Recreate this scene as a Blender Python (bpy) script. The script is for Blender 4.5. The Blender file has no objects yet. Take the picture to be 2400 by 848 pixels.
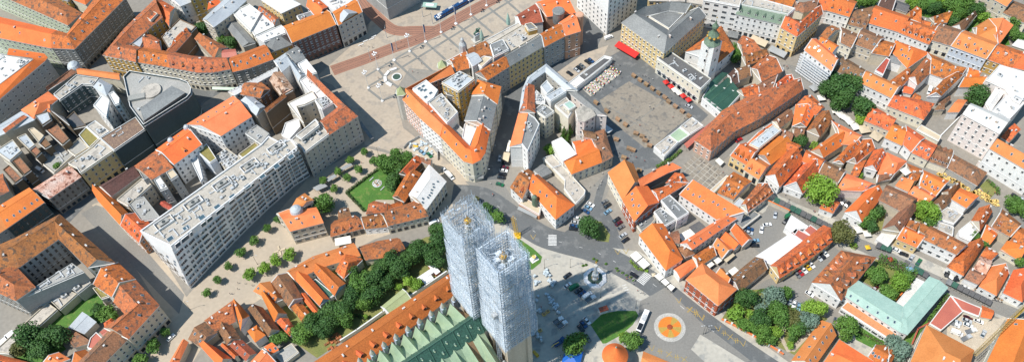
import bpy, bmesh, math, random
from mathutils import Vector, Matrix, noise
C = bpy.context.scene.collection
SC = bpy.context.scene
# ------------------------------------------------------------------ camera
FPX, CX, CY, HCAM = 2000.0, 1200.0, 424.0, 370.0
_n = Vector((100.0, 1426.0, FPX)).normalized()      # straight down, in camera axes (x right, y down, z forward)
_up = -_n
_ex = Vector((1, 0, 0)); _ex = (_ex - _ex.dot(_up)*_up).normalized()
_ey = _up.cross(_ex)
RM = Matrix((_ex, _ey, _up))
EYE = Vector((0, 0, HCAM))
cam = bpy.data.cameras.new('camera'); co = bpy.data.objects.new('camera', cam); C.objects.link(co)
cx_, cy_, cz_ = RM @ Vector((1, 0, 0)), RM @ Vector((0, -1, 0)), RM @ Vector((0, 0, -1))
m4 = Matrix((cx_, cy_, cz_)).transposed().to_4x4(); m4.translation = EYE
co.matrix_world = m4
cam.sensor_width = 36; cam.lens = 36*FPX/2400; cam.clip_end = 6000; cam.clip_start = 1
SC.camera = co
# ------------------------------------------------------------------ light
SUN_AZ, SUN_EL = math.radians(180+25), math.radians(59)   # direction towards the sun, counter-clockwise from +X
sv = Vector((math.cos(SUN_AZ)*math.cos(SUN_EL), math.sin(SUN_AZ)*math.cos(SUN_EL), math.sin(SUN_EL)))
sl = bpy.data.lights.new('sun', 'SUN'); sl.energy = 4.8; sl.angle = math.radians(.5); sl.color = (1, .955, .88)
so = bpy.data.objects.new('sun', sl); C.objects.link(so); so.rotation_euler = sv.to_track_quat('Z', 'Y').to_euler()
w = bpy.data.worlds.new('World'); SC.world = w; w.use_nodes = True
nt = w.node_tree; sky = nt.nodes.new('ShaderNodeTexSky'); sky.sky_type = 'NISHITA'; sky.sun_disc = False
sky.sun_elevation = SUN_EL; sky.sun_rotation = math.pi/2 - SUN_AZ
sky.air_density = 1.8; sky.dust_density = .3; sky.ozone_density = 4
tn = nt.nodes.new('ShaderNodeMix'); tn.data_type = 'RGBA'; tn.blend_type = 'MULTIPLY'; tn.inputs[0].default_value = 1; tn.inputs[7].default_value = (.72, 1.0, 1.08, 1); nt.links.new(sky.outputs[0], tn.inputs[6]); nt.links.new(tn.outputs[2], nt.nodes['Background'].inputs[0]); nt.nodes['Background'].inputs[1].default_value = .09
SC.view_settings.view_transform = 'Standard'; SC.view_settings.look = 'None'
SC.view_settings.gamma = 1; SC.view_settings.exposure = .2; SC.view_settings.use_curve_mapping = False
SC.render.engine = 'CYCLES'; SC.cycles.max_bounces = 5; SC.cycles.diffuse_bounces = 3
# ------------------------------------------------------------------ pixels to the world
TS = .35386
TILES = {k: v for k, v in zip('ABCDEFGHIJKLMNOPQRSTUVWXYZ', [(x, y) for y in (0, 270, 548) for x in (0, 400, 800, 1200, 1600, 1900)])}
def px(t, x, y):
    if t == '0': return x, y
    if t == '1': return 2120+x*.2359, 130+y*.2359
    if t == '2': return x*.2359, 130+y*.2359
    if t == '3': return x*.2359, 300+y*.2359
    if t == '4': return 500+x*.2359, 100+y*.2359
    if t == '5': return 1200+x*.2359, 130+y*.2359
    if t == '6': return 2120+x*.2359, 400+y*.2359
    if t == '7': return 880+x*.2335, 650+y*.2335
    if t == '8': return 1240+x*.2359, 600+y*.2359
    if t == '9': return 1740+x*.3608, 180+y*.3608
    if t == 'a': return 1400+x*.4695, 420+y*.4695
    ox, oy = TILES[t]; return ox+x*TS, oy+y*TS
def back(u, v, z=0.0):
    d = RM @ Vector((u-CX, v-CY, FPX)); t = (z-HCAM)/d.z
    return Vector((d.x*t, d.y*t, z))
def proj(p):
    c = RM.transposed() @ (Vector(p)-EYE)
    return c.x/c.z*FPX+CX, c.y/c.z*FPX+CY
def G(t, x, y, z=0.0):
    u, v = px(t, x, y); return back(u, v, z)
def PT(t, s, z=0.0):
    return [G(t, *map(float, q.split(',')), z) for q in s.split()]
# ------------------------------------------------------------------ materials
MATS = {}
def srgb(h):
    v = [int(h[i:i+2], 16)/255 for i in (0, 2, 4)]
    return tuple(c/12.92 if c <= .04045 else ((c+.055)/1.055)**2.4 for c in v)
def mat(name, c1, c2=None, rough=.8, s1=.12, s2=1.6, amt=.5, fine=.25, metal=0.0, rnd=.0, bump=.0, emit=None, streak=False, alpha=None, c3=None):
    """c1-c2 mixed by a large noise, c3 a third, patchy colour, a fine noise on top, plus a random value shift for each object"""
    m = bpy.data.materials.new(name); m.use_nodes = True; N = m.node_tree.nodes; L = m.node_tree.links
    b = N['Principled BSDF']; b.inputs['Roughness'].default_value = rough; b.inputs['Metallic'].default_value = metal
    if c2 is None: c2 = tuple(x*.8 for x in c1)
    g = N.new('ShaderNodeNewGeometry'); oi = N.new('ShaderNodeObjectInfo')
    def nz(sc, det=3, vec=None):
        n = N.new('ShaderNodeTexNoise'); n.inputs['Scale'].default_value = sc; n.inputs['Detail'].default_value = det
        L.new(vec or g.outputs['Position'], n.inputs['Vector']); return n.outputs['Fac']
    def ramp(f, a, z_):
        r = N.new('ShaderNodeMapRange'); r.inputs[1].default_value = a; r.inputs[2].default_value = z_; r.clamp = True
        L.new(f, r.inputs[0]); return r.outputs[0]
    def mix(f, a, b_, mode='MIX'):
        x = N.new('ShaderNodeMix'); x.data_type = 'RGBA'; x.blend_type = mode
        if isinstance(f, float): x.inputs[0].default_value = f
        else: L.new(f, x.inputs[0])
        for k, v in ((6, a), (7, b_)):
            if isinstance(v, tuple): x.inputs[k].default_value = v+(1,)
            else: L.new(v, x.inputs[k])
        return x.outputs[2]
    vec = None
    if streak:
        mp = N.new('ShaderNodeVectorMath'); mp.operation = 'MULTIPLY'; mp.inputs[1].default_value = (1, 1, .2)
        L.new(g.outputs['Position'], mp.inputs[0]); vec = mp.outputs[0]
    f = ramp(nz(s1, 4, vec), .5-.5*amt*.6, .5+.5*amt*.6)
    col = mix(f, c1, c2)
    if c3: col = mix(ramp(nz(s1*2.7+.05, 5), .54, .62), col, c3)
    fn = N.new('ShaderNodeMapRange'); L.new(nz(s2, 3), fn.inputs[0]); fn.inputs[1].default_value = .3; fn.inputs[2].default_value = .7
    fn.inputs[3].default_value = 1-fine; fn.inputs[4].default_value = 1+fine*.6
    hs = N.new('ShaderNodeHueSaturation'); L.new(col, hs.inputs['Color'])
    if rnd:
        rr = N.new('ShaderNodeMapRange'); L.new(oi.outputs['Random'], rr.inputs[0]); rr.inputs[3].default_value = 1-rnd; rr.inputs[4].default_value = 1+rnd
        mm = N.new('ShaderNodeMath'); mm.operation = 'MULTIPLY'; L.new(fn.outputs[0], mm.inputs[0]); L.new(rr.outputs[0], mm.inputs[1])
        L.new(mm.outputs[0], hs.inputs['Value'])
        r2 = N.new('ShaderNodeMapRange'); L.new(oi.outputs['Random'], r2.inputs[0]); r2.inputs[3].default_value = .5+rnd*.05; r2.inputs[4].default_value = .5-rnd*.05
        L.new(r2.outputs[0], hs.inputs['Hue'])
    else: L.new(fn.outputs[0], hs.inputs['Value'])
    L.new(hs.outputs[0], b.inputs['Base Color'])
    if bump:
        bp = N.new('ShaderNodeBump'); bp.inputs['Strength'].default_value = bump; bp.inputs['Distance'].default_value = .15
        L.new(nz(s2*1.5, 2), bp.inputs['Height']); L.new(bp.outputs[0], b.inputs['Normal'])
    if alpha is not None: b.inputs['Alpha'].default_value = alpha
    MATS[name] = m; return m
def roofmat(name, a, b_, c=None, **k): return mat(name, a, b_, c3=c, **{**dict(rough=.85, s1=.16, s2=1.5, amt=.8, fine=.38, rnd=.2, bump=.3), **k})
roofmat('o1', (.76, .205, .042), (.66, .165, .035), fine=.14, amt=.6)
roofmat('o2', (.68, .18, .04), (.46, .12, .035), (.26, .095, .045))
roofmat('o3', (.50, .165, .05), (.31, .11, .045), (.17, .09, .055))
roofmat('o4', (.76, .24, .08), (.66, .195, .06), fine=.12, amt=.6)
roofmat('o5', (.66, .16, .04), (.52, .125, .035), fine=.25, amt=.8)
roofmat('br', (.34, .15, .07), (.22, .115, .065), (.15, .095, .065))
roofmat('rd', (.40, .09, .045), (.30, .08, .045))
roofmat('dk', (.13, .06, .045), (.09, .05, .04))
roofmat('rust', (.50, .22, .11), (.62, .50, .42), (.22, .09, .05))
mat('zinc', (.50, .53, .55), (.40, .43, .46), rough=.5, amt=.8, fine=.15, rnd=.08)
mat('slate', (.17, .175, .175), (.23, .235, .23), rough=.6, fine=.25, rnd=.1)
mat('flatw', (.72, .70, .67), (.58, .56, .53), amt=.9, fine=.15, rnd=.06)
mat('flatb', (.50, .455, .39), (.40, .36, .31), amt=.9, fine=.2, rnd=.06, c3=(.33, .30, .26))
mat('flatg', (.30, .30, .28), (.38, .36, .33), amt=.9, fine=.2, rnd=.08)
mat('flatd', (.095, .095, .10), (.13, .125, .12), fine=.25)
mat('metalbrown', (.16, .10, .075), (.25, .16, .11), rough=.6, s1=.5, amt=1, c3=(.32, .21, .13))
mat('grassroof', (.30, .235, .07), (.18, .17, .05), s1=.5, amt=1)
mat('copper', (.36, .50, .43), (.28, .42, .36), rough=.6, s1=.3, amt=.9, fine=.12)
mat('copperdark', (.04, .115, .085), (.06, .15, .11), rough=.5, s1=.8, fine=.4, s2=1.5)
mat('copperpale', (.38, .48, .32), (.28, .38, .26), rough=.6, fine=.1)
mat('palegreen', (.42, .47, .25), (.36, .40, .2), fine=.15)
mat('greenroof', (.035, .10, .07), (.05, .13, .09), rough=.5, fine=.15)
mat('mansgreen', (.12, .18, .12), (.15, .21, .15), rough=.6)
mat('redsheet', (.50, .15, .10), (.42, .12, .085), rough=.5, fine=.2, s2=3)
mat('whitesheet', (.82, .80, .79), (.74, .73, .72), rough=.5, fine=.06)
def wallmat(name, a, k=.86, **kw): return mat(name, a, tuple(x*k for x in a), rough=.9, s1=.2, s2=1.2, amt=.9, fine=.14, rnd=.05, streak=True, **kw)
wallmat('white', (.86, .85, .83), .9); wallmat('cream', (.80, .74, .60), .9); wallmat('yellow', (.76, .57, .28)); wallmat('ochre', (.55, .35, .10))
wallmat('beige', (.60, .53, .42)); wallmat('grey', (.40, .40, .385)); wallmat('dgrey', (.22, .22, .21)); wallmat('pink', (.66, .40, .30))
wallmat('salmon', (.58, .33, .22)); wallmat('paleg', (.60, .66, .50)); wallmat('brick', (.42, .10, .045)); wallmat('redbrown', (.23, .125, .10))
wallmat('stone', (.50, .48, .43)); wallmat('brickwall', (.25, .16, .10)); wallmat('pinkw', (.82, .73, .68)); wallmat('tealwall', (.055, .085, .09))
wallmat('wrap', (.44, .44, .43), .75); wallmat('fire', (.16, .12, .08)); wallmat('orangew', (.62, .27, .12)); wallmat('bluew', (.62, .68, .76))
mat('glass', (.02, .03, .045), (.03, .045, .06), rough=.12, fine=.1, rnd=.5)
mat('glassb', (.05, .09, .12), (.07, .12, .15), rough=.1, fine=.1)
mat('wframe', (.74, .73, .71), rough=.6, fine=.05)
mat('dframe', (.20, .15, .10), rough=.6)
mat('trim', (.70, .69, .67), (.62, .61, .59), rough=.7, fine=.08)
mat('chim', (.50, .33, .24), (.62, .56, .50), s1=.4, amt=1, fine=.2, rnd=.2)
mat('unit', (.55, .56, .56), (.42, .43, .44), rough=.5, s1=.6, amt=1)
mat('metal', (.45, .46, .47), rough=.4, metal=.5)
mat('iron', (.05, .06, .06), rough=.5)
mat('leafd', (.035, .105, .02), (.06, .145, .025), rough=.7, s1=.25, s2=1.2, amt=.9, fine=.5, rnd=.15)
mat('leafm', (.065, .165, .022), (.11, .22, .03), rough=.7, s1=.25, s2=1.2, amt=.9, fine=.45, rnd=.15)
mat('leafl', (.15, .29, .025), (.20, .34, .035), rough=.7, s1=.25, s2=1.2, amt=.9, fine=.4, rnd=.12)
mat('leafb', (.11, .19, .13), (.18, .26, .20), rough=.7, s1=.4, s2=1.5, amt=.9, fine=.35)
mat('leafo', (.14, .135, .035), (.10, .12, .03), rough=.7, s1=.4, s2=1.5, amt=.9, fine=.35)
mat('bark', (.12, .085, .055), (.08, .06, .04))
mat('lawn', (.085, .20, .025), (.05, .14, .018), s1=.12, s2=2, amt=1, fine=.35, c3=(.13, .20, .04))
mat('lawndry', (.24, .22, .07), (.13, .17, .04), s1=.15, amt=1, fine=.25)
mat('ground', (.29, .262, .222), (.225, .205, .178), s1=.03, s2=.5, amt=1, fine=.12)
mat('pavebeige', (.43, .36, .28), (.37, .31, .245), s1=.05, s2=.6, amt=.9, fine=.1, c3=(.33, .285, .235))
mat('pavewarm', (.46, .38, .285), (.38, .32, .25), s1=.05, s2=.5, amt=.9, fine=.08)
mat('pavelight', (.47, .435, .37), (.38, .355, .305), s1=.05, s2=.6, amt=.9, fine=.1, c3=(.30, .29, .265))
mat('asphalt', (.14, .145, .145), (.105, .11, .112), s1=.06, s2=1.5, amt=.9, fine=.15, c3=(.17, .172, .17))
mat('asphaltl', (.25, .235, .21), (.185, .178, .163), s1=.06, s2=1.2, amt=.9, fine=.12)
mat('slab', (.30, .26, .205), (.22, .19, .155), s1=.09, s2=.8, amt=1, fine=.15, c3=(.17, .155, .135))
mat('bandgrey', (.23, .225, .205), (.19, .185, .17), fine=.15)
mat('tramred', (.34, .17, .115), (.28, .145, .10), s1=.15, s2=2, amt=.9, fine=.2)
mat('kerbm', (.50, .48, .44), rough=.8)
mat('paint', (.74, .73, .70), (.55, .54, .52), s1=1.5, amt=1)
mat('ypaint', (.48, .32, .07), (.28, .22, .10), s1=1.5, amt=1)
mat('dirt', (.55, .47, .37), (.42, .36, .28), s1=.2, amt=1, fine=.2)
mat('flowero', (.75, .19, .02), (.62, .22, .03), s1=1.5, s2=5, amt=1, fine=.4)
mat('flowerr', (.36, .055, .02), (.30, .07, .02), s2=5, fine=.4)
mat('flowery', (.50, .30, .05), (.42, .28, .06), s2=5, fine=.4)
mat('water', (.06, .10, .07), (.08, .12, .09), rough=.08)
mat('red', (.62, .02, .015), rough=.6, fine=.05); mat('blue', (.01, .12, .50), rough=.5, fine=.08)
mat('tramblue', (.015, .11, .36), rough=.35, fine=.05); mat('gold', (.80, .45, .08), rough=.35, metal=.6)
mat('canvas', (.78, .74, .66), (.70, .66, .58), fine=.06, rnd=.05); mat('canvast', (.58, .48, .34), fine=.06, rnd=.05)
mat('greyfab', (.34, .35, .35), fine=.08); mat('wood', (.30, .185, .10), (.22, .14, .08), rnd=.15); mat('woodo', (.70, .42, .10), (.80, .60, .22), s1=.6, amt=1, fine=.3, rnd=.1)
mat('scafw', (.66, .71, .77), (.50, .58, .66), rough=.5, s1=.5, s2=3, fine=.15)
mat('scafb', (.36, .45, .54), (.45, .52, .60), rough=.5, s1=.5, s2=3, fine=.15)
mat('tank', (.55, .62, .66), (.48, .55, .60), rough=.5, s1=.6, rnd=.08)
mat('black', (.015, .017, .02), rough=.35); mat('rubber', (.02, .02, .02), rough=.8)
for nm, c in dict(cwhite=(.80, .80, .79), cblack=(.018, .02, .024), cgrey=(.16, .165, .17), csilver=(.46, .48, .50), cblue=(.02, .07, .18), cred=(.40, .02, .02), cgreen=(.02, .14, .06), clblue=(.20, .35, .48), cdred=(.10, .01, .02), cyellow=(.75, .45, .03)).items():
    mat(nm, c, c, rough=.25, fine=.02)
for nm, c in dict(skin=(.55, .33, .22), hair=(.05, .03, .02), clothw=(.70, .68, .65), clothb=(.03, .04, .07), clothr=(.45, .05, .04), clothg=(.20, .21, .22), jeans=(.05, .09, .17)).items():
    mat(nm, c, c, rough=.85, fine=.05)
# ------------------------------------------------------------------ object helpers
def link(name, data, parent=None, loc=(0, 0, 0), rz=0.0, sc=None):
    o = bpy.data.objects.new(name, data); C.objects.link(o); o.location = loc
    if rz: o.rotation_euler[2] = rz
    if sc: o.scale = sc
    if parent: o.parent = parent
    return o
def tag(o, label=None, cat=None, group=None, kind=None):
    if label: o['label'] = label
    if cat: o['category'] = cat
    if group: o['group'] = group
    if kind: o['kind'] = kind
    return o
def thing(name, label, cat, loc, rz=0.0, group=None):
    return tag(link(name, None, None, loc, rz), label, cat, group)
class MB:
    """collects polygons, then becomes one mesh object"""
    def __init__(s): s.v, s.f, s.m, s.names = [], [], [], []
    def mi(s, m):
        if m not in s.names: s.names.append(m)
        return s.names.index(m)
    def poly(s, pts, m):
        k = len(s.v); s.v += [tuple(p) for p in pts]; s.f.append(tuple(range(k, k+len(pts)))); s.m.append(s.mi(m))
    def box(s, c, sz, m, rz=0.0, taper=1.0):
        x, y, z = sz[0]/2, sz[1]/2, sz[2]; ca, sa = math.cos(rz), math.sin(rz); k = len(s.v)
        for dz, t in ((0, 1), (z, taper)):
            for a, b in ((-x, -y), (x, -y), (x, y), (-x, y)):
                a *= t; b *= t
                s.v.append((c[0]+a*ca-b*sa, c[1]+a*sa+b*ca, c[2]+dz))
        for f in ((0, 3, 2, 1), (4, 5, 6, 7), (0, 1, 5, 4), (1, 2, 6, 5), (2, 3, 7, 6), (3, 0, 4, 7)):
            s.f.append(tuple(k+i for i in f)); s.m.append(s.mi(m))
    def bar(s, a, b, r, m, n=4, r2=None):
        a, b = Vector(a), Vector(b); d = (b-a)
        if d.length < 1e-6: return
        d.normalize(); u = d.cross(Vector((0, 0, 1)) if abs(d.z) < .9 else Vector((1, 0, 0))).normalized(); v = d.cross(u)
        k = len(s.v); r2 = r if r2 is None else r2
        for p, q in ((a, r), (b, r2)):
            for i in range(n):
                t = 2*math.pi*i/n; s.v.append(tuple(p+u*math.cos(t)*q+v*math.sin(t)*q))
        mm = s.mi(m)
        for i in range(n):
            j = (i+1) % n; s.f.append((k+i, k+j, k+n+j, k+n+i)); s.m.append(mm)
        s.f.append(tuple(k+i for i in range(n))[::-1]); s.m.append(mm); s.f.append(tuple(k+n+i for i in range(n))); s.m.append(mm)
    def lathe(s, c, prof, m, n=12, ph=0.0):
        k = len(s.v); mm = s.mi(m)
        for r, z in prof:
            for i in range(n):
                t = 2*math.pi*i/n+ph; s.v.append((c[0]+r*math.cos(t), c[1]+r*math.sin(t), c[2]+z))
        for j in range(len(prof)-1):
            for i in range(n):
                a = k+j*n+i; b = k+j*n+(i+1) % n; s.f.append((a, b, b+n, a+n)); s.m.append(mm)
        s.f.append(tuple(k+i for i in range(n))[::-1]); s.m.append(mm)
        s.f.append(tuple(k+(len(prof)-1)*n+i for i in range(n))); s.m.append(mm)
    def prism(s, pts, z0, z1, m, mt=None):
        """vertical prism over a plan polygon"""
        n = len(pts); k = len(s.v)
        s.v += [(p[0], p[1], z0) for p in pts]+[(p[0], p[1], z1) for p in pts]
        for i in range(n):
            j = (i+1) % n; s.f.append((k+i, k+j, k+n+j, k+n+i)); s.m.append(s.mi(m))
        s.f.append(tuple(k+n+i for i in range(n))); s.m.append(s.mi(mt or m))
        s.f.append(tuple(k+i for i in range(n))[::-1]); s.m.append(s.mi(m))
    def mesh(s, name, off=(0, 0, 0), recalc=True, smooth=False):
        me = bpy.data.meshes.new(name); o = Vector(off)
        me.from_pydata([tuple(Vector(v)-o) for v in s.v], [], s.f)
        for m in s.names: me.materials.append(MATS[m])
        me.polygons.foreach_set('material_index', s.m)
        if smooth: me.polygons.foreach_set('use_smooth', [True]*len(s.f))
        me.update()
        if recalc:
            bm = bmesh.new(); bm.from_mesh(me); bmesh.ops.recalc_face_normals(bm, faces=bm.faces); bm.to_mesh(me); bm.free()
        return me
    def build(s, name, parent=None, off=(0, 0, 0), recalc=True, smooth=False):
        if not s.f: return None
        return link(name, s.mesh(name, off, recalc, smooth), parent)
def area2(p):
    return sum(p[i][0]*p[(i+1) % len(p)][1]-p[(i+1) % len(p)][0]*p[i][1] for i in range(len(p)))
def inset(p, d):
    """plan polygon moved inwards by d"""
    n = len(p); s = 1 if area2(p) > 0 else -1; out = []
    for i in range(n):
        a, b, c = Vector(p[i-1][:2]), Vector(p[i][:2]), Vector(p[(i+1) % n][:2])
        e1, e2 = (b-a).normalized(), (c-b).normalized()
        n1, n2 = Vector((-e1.y, e1.x))*s, Vector((-e2.y, e2.x))*s
        m = (n1+n2); l = m.length
        if l < .2: out.append(b+n1*d); continue
        m /= l; out.append(b+m*d/max(.35, m.dot(n1)))
    return out
def inside(q, p):
    x, y = q[0], q[1]; r = False; n = len(p)
    for i in range(n):
        x1, y1, x2, y2 = p[i][0], p[i][1], p[i-1][0], p[i-1][1]
        if (y1 > y) != (y2 > y) and x < (x2-x1)*(y-y1)/(y2-y1)+x1: r = not r
    return r
def inframe(p, mg=25):
    u, v = proj(p); return -mg < u < 2400+mg and -mg < v < 848+mg
# ------------------------------------------------------------------ shared small parts
def _window(style, P='glass'):
    b = MB()   # unit window: 1 wide, 1 high, outward is -y, the origin at its middle
    fr = 'dframe' if style == 'dark' else 'wframe'
    b.box((0, -.02, -.5), (1, .12, 1), fr)
    if style == 'plain' or style == 'dark':
        for x in (-.225, .225): b.box((x, -.05, -.42), (.38, .1, .84), P if x < 0 else 'glass')
        b.box((0, -.1, -.56), (1.15, .2, .06), fr)
    elif style == 'wide':
        for i in range(4): b.box((-.375+.25*i, -.05, -.44), (.22, .1, .88), (P, 'glass')[i % 2])
    elif style == 'hood':
        for x in (-.225, .225): b.box((x, -.05, -.42), (.38, .1, .84), P if x < 0 else 'glass')
        b.box((0, -.14, .52), (1.3, .3, .09), 'trim'); b.box((0, -.12, -.58), (1.3, .24, .07), 'trim')
    return b.mesh('window_'+style+('' if P == 'glass' else '_blind'))
WIN = {k: _window(k) for k in ('plain', 'dark', 'wide', 'hood')}; WINB = {k: _window(k, 'greyfab') for k in WIN}
def _shop():
    b = MB(); b.box((0, -.03, -.5), (1, .1, 1), 'dframe'); b.box((0, -.05, -.45), (.9, .12, .85), 'glass'); return b.mesh('shop_window')
SHOP = _shop()
def _arch():
    b = MB(); p = [(-.5, -.5), (.5, -.5), (.5, .1)]+[(.5*math.cos(t*math.pi/6), .1+.4*math.sin(t*math.pi/6)) for t in range(1, 6)]+[(-.5, .1)]
    for sc, d, m in ((1, .1, 'trim'), (.82, .14, 'glass')):
        q = [(x*sc, -d, z*sc) for x, z in p]; q0 = [(x*sc, .05, z*sc) for x, z in p]
        b.poly(q, m)
        for i in range(len(q)): j = (i+1) % len(q); b.poly([q[i], q[j], q0[j], q0[i]], m)
    return b.mesh('arched_window')
ARCH = _arch()
def _skylight():
    b = MB(); b.box((0, 0, 0), (1, 1, .14), 'unit'); b.box((0, 0, .1), (.8, .84, .07), 'glassb'); return b.mesh('skylight')
SKY = _skylight()
def _chimney(k):
    b = MB(); rr = random.Random(k)
    b.box((0, 0, -1.2), (1, .55, 2.6), 'chim'); b.box((0, 0, 1.4), (1.16, .7, .14), 'trim')
    for i in range(2+k % 2): b.lathe((-.3+.3*i, 0, 1.5), [(.1, 0), (.08, .35)], 'chim', 6)
    return b.mesh('chimney')
CHIM = [_chimney(0), _chimney(1)]
def _dormer(rm, wm='white'):
    b = MB()   # unit dormer: front at y=0 facing -y, runs back 2.4, its sill at z=0
    w, h, r, d = .65, 1.25, .6, 2.6
    b.poly([(-w, 0, -.4), (w, 0, -.4), (w, 0, h), (0, 0, h+r), (-w, 0, h)], wm)
    for s in (-1, 1):
        b.poly([(s*w, 0, -.4), (s*w, d, -.4), (s*w, d, h), (s*w, 0, h)], wm)
        b.poly([(s*(w+.15), -.2, h-.12), (s*(w+.15), d, h-.12), (0, d, h+r), (0, -.2, h+r)], rm)
        b.poly([(s*(w+.15), -.2, h-.22), (s*(w+.15), d, h-.22), (0, d, h+r-.1), (0, -.2, h+r-.1)], rm)
        b.poly([(s*(w+.15), -.2, h-.22), (s*(w+.15), -.2, h-.12), (0, -.2, h+r), (0, -.2, h+r-.1)], 'trim')
    b.box((0, -.02, .2), (.8, .08, .95), 'glass')
    return b.mesh('dormer', recalc=False)
DORM = {}
def dormer(rm, wm='white'):
    k = (rm, wm)
    if k not in DORM: DORM[k] = _dormer(rm, wm)
    return DORM[k]
def _unit(k):
    b = MB(); rr = random.Random(k)
    if k == 0: b.box((0, 0, 0), (2.2, 1.4, 1.1), 'unit'); b.lathe((0, 0, 1.1), [(.5, 0), (.5, .12)], 'iron', 10)
    elif k == 1: b.box((0, 0, 0), (1.1, 1.1, .8), 'unit'); b.box((1.2, .1, 0), (.8, .9, .6), 'flatg')
    elif k == 2: b.box((0, 0, 0), (4, .5, .5), 'unit'); b.box((2, .8, 0), (.5, 1.8, .5), 'unit')
    else: b.lathe((0, 0, 0), [(.2, 0), (.2, .8), (.35, .85), (.35, 1.0)], 'unit', 8)
    return b.mesh('rooftop_unit')
UNIT = [_unit(k) for k in range(4)]
# ------------------------------------------------------------------ buildings
SPECS = []; FOOT = []
def S(o, i, h, r=3.0, ends='gg', ratio=.5, m=None, **k): return dict(t='S', o=o, i=i, h=h, r=r, ends=ends, ratio=ratio, m=m, **k)
def F(p, h, m=None, **k): return dict(t='F', p=p, h=h, m=m, **k)
def B(tile, label, wings, wall='cream', roof='o2', name='town_house', cat='house', **k):
    SPECS.append(dict(tile=tile, label=label, wings=wings, wall=wall, roof=roof, name=name, cat=cat, **k))
def prep():
    for s in SPECS:
        for w_ in s['wings']:
            t = w_.get('tile', s['tile']); z = 0 if w_.get('g') else w_['h']
            if w_['t'] == 'S':
                w_['O'] = [Vector(p[:2]) for p in PT(t, w_['o'], z)]
                hi = w_['h']+(w_['r'] if w_['ratio'] >= .99 else 0)
                w_['I'] = [Vector(p[:2]) for p in PT(t, w_['i'], 0 if w_.get('g') else hi)]
                w_['foot'] = w_['O']+w_['I'][::-1]
            else:
                w_['foot'] = [Vector(p[:2]) for p in PT(t, w_['p'], z)]
            FOOT.append((w_['foot'], w_['h'], (min(p.x for p in w_['foot']), max(p.x for p in w_['foot']), min(p.y for p in w_['foot']), max(p.y for p in w_['foot']))))
def hidden(p):
    for f, h, bb in FOOT:
        if h > p[2] and bb[0] <= p[0] <= bb[1] and bb[2] <= p[1] <= bb[3] and inside(p, f): return True
    return False
BUD = dict(win=0)
def wall_details(root, wallo, c, edges, s, rnd, cnt):
    """windows, shop fronts and string courses on the wall faces that are open to the view"""
    style = s.get('win', 'plain')
    belt = MB()
    for a, b, h, front, wing in edges:
        d = b-a; L_ = d.length
        if L_ < 2.5: continue
        d /= L_; nrm = Vector((d.y, -d.x)); mid = (a+b)/2
        if wing['ccw'] < 0: nrm = -nrm
        tocam = Vector((EYE.x-mid.x, EYE.y-mid.y)).normalized()
        if nrm.dot(tocam) < .12: continue
        ang = math.atan2(nrm.x, -nrm.y)
        if wing.get('blind') or (s.get('blindside') and not front): continue
        if style != 'none':
            fl = s.get('fl', 3.4); nfl = max(1, int((h-.9)/fl)); sp = s.get('sp', 2.9)
            n = max(1, int((L_-1.0)/sp)); w0 = s.get('ww', 1.15); h0 = s.get('wh', 1.75)
            nz_ = (h-.6)/nfl
            for k in range(nfl):
                z = nz_*k+nz_*.55
                shop = (k == 0 and s.get('shop') and front)
                for i in range(n):
                    q = a+d*(L_*(i+.5)/n)
                    p = Vector((q.x, q.y, z))
                    if not inframe(p): continue
                    if hidden((q.x+nrm.x*.7, q.y+nrm.y*.7, z)): continue
                    if cnt[0] >= 98: continue
                    cnt[0] += 1; BUD['win'] += 1
                    if shop:
                        link('shop_window', SHOP, wallo, (q.x-c.x, q.y-c.y, z-.2), ang, (sp*.72, 1, nz_*.66))
                    else:
                        mesh_ = ARCH if s.get('arch') and k == nfl-1 else (WINB if rnd.random() < .25 else WIN)[style if style in WIN else 'plain']
                        link('window', mesh_, wallo, (q.x-c.x, q.y-c.y, z), ang, (w0, 1, h0))
        if not hidden((mid.x+nrm.x*.7, mid.y+nrm.y*.7, h-.5)):
            for z, o_, t_ in ((h-.55, .32, .38),)+(((h/3.2 if h > 12 else 3.6), .16, .22),)*(h > 9):
                cc = mid+nrm*(o_/2); belt.box((cc.x, cc.y, z), (L_-.04, o_, t_), s.get('trim', 'trim'), math.atan2(d.y, d.x))
    if belt.f: belt.build('cornice', wallo, c)
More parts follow.
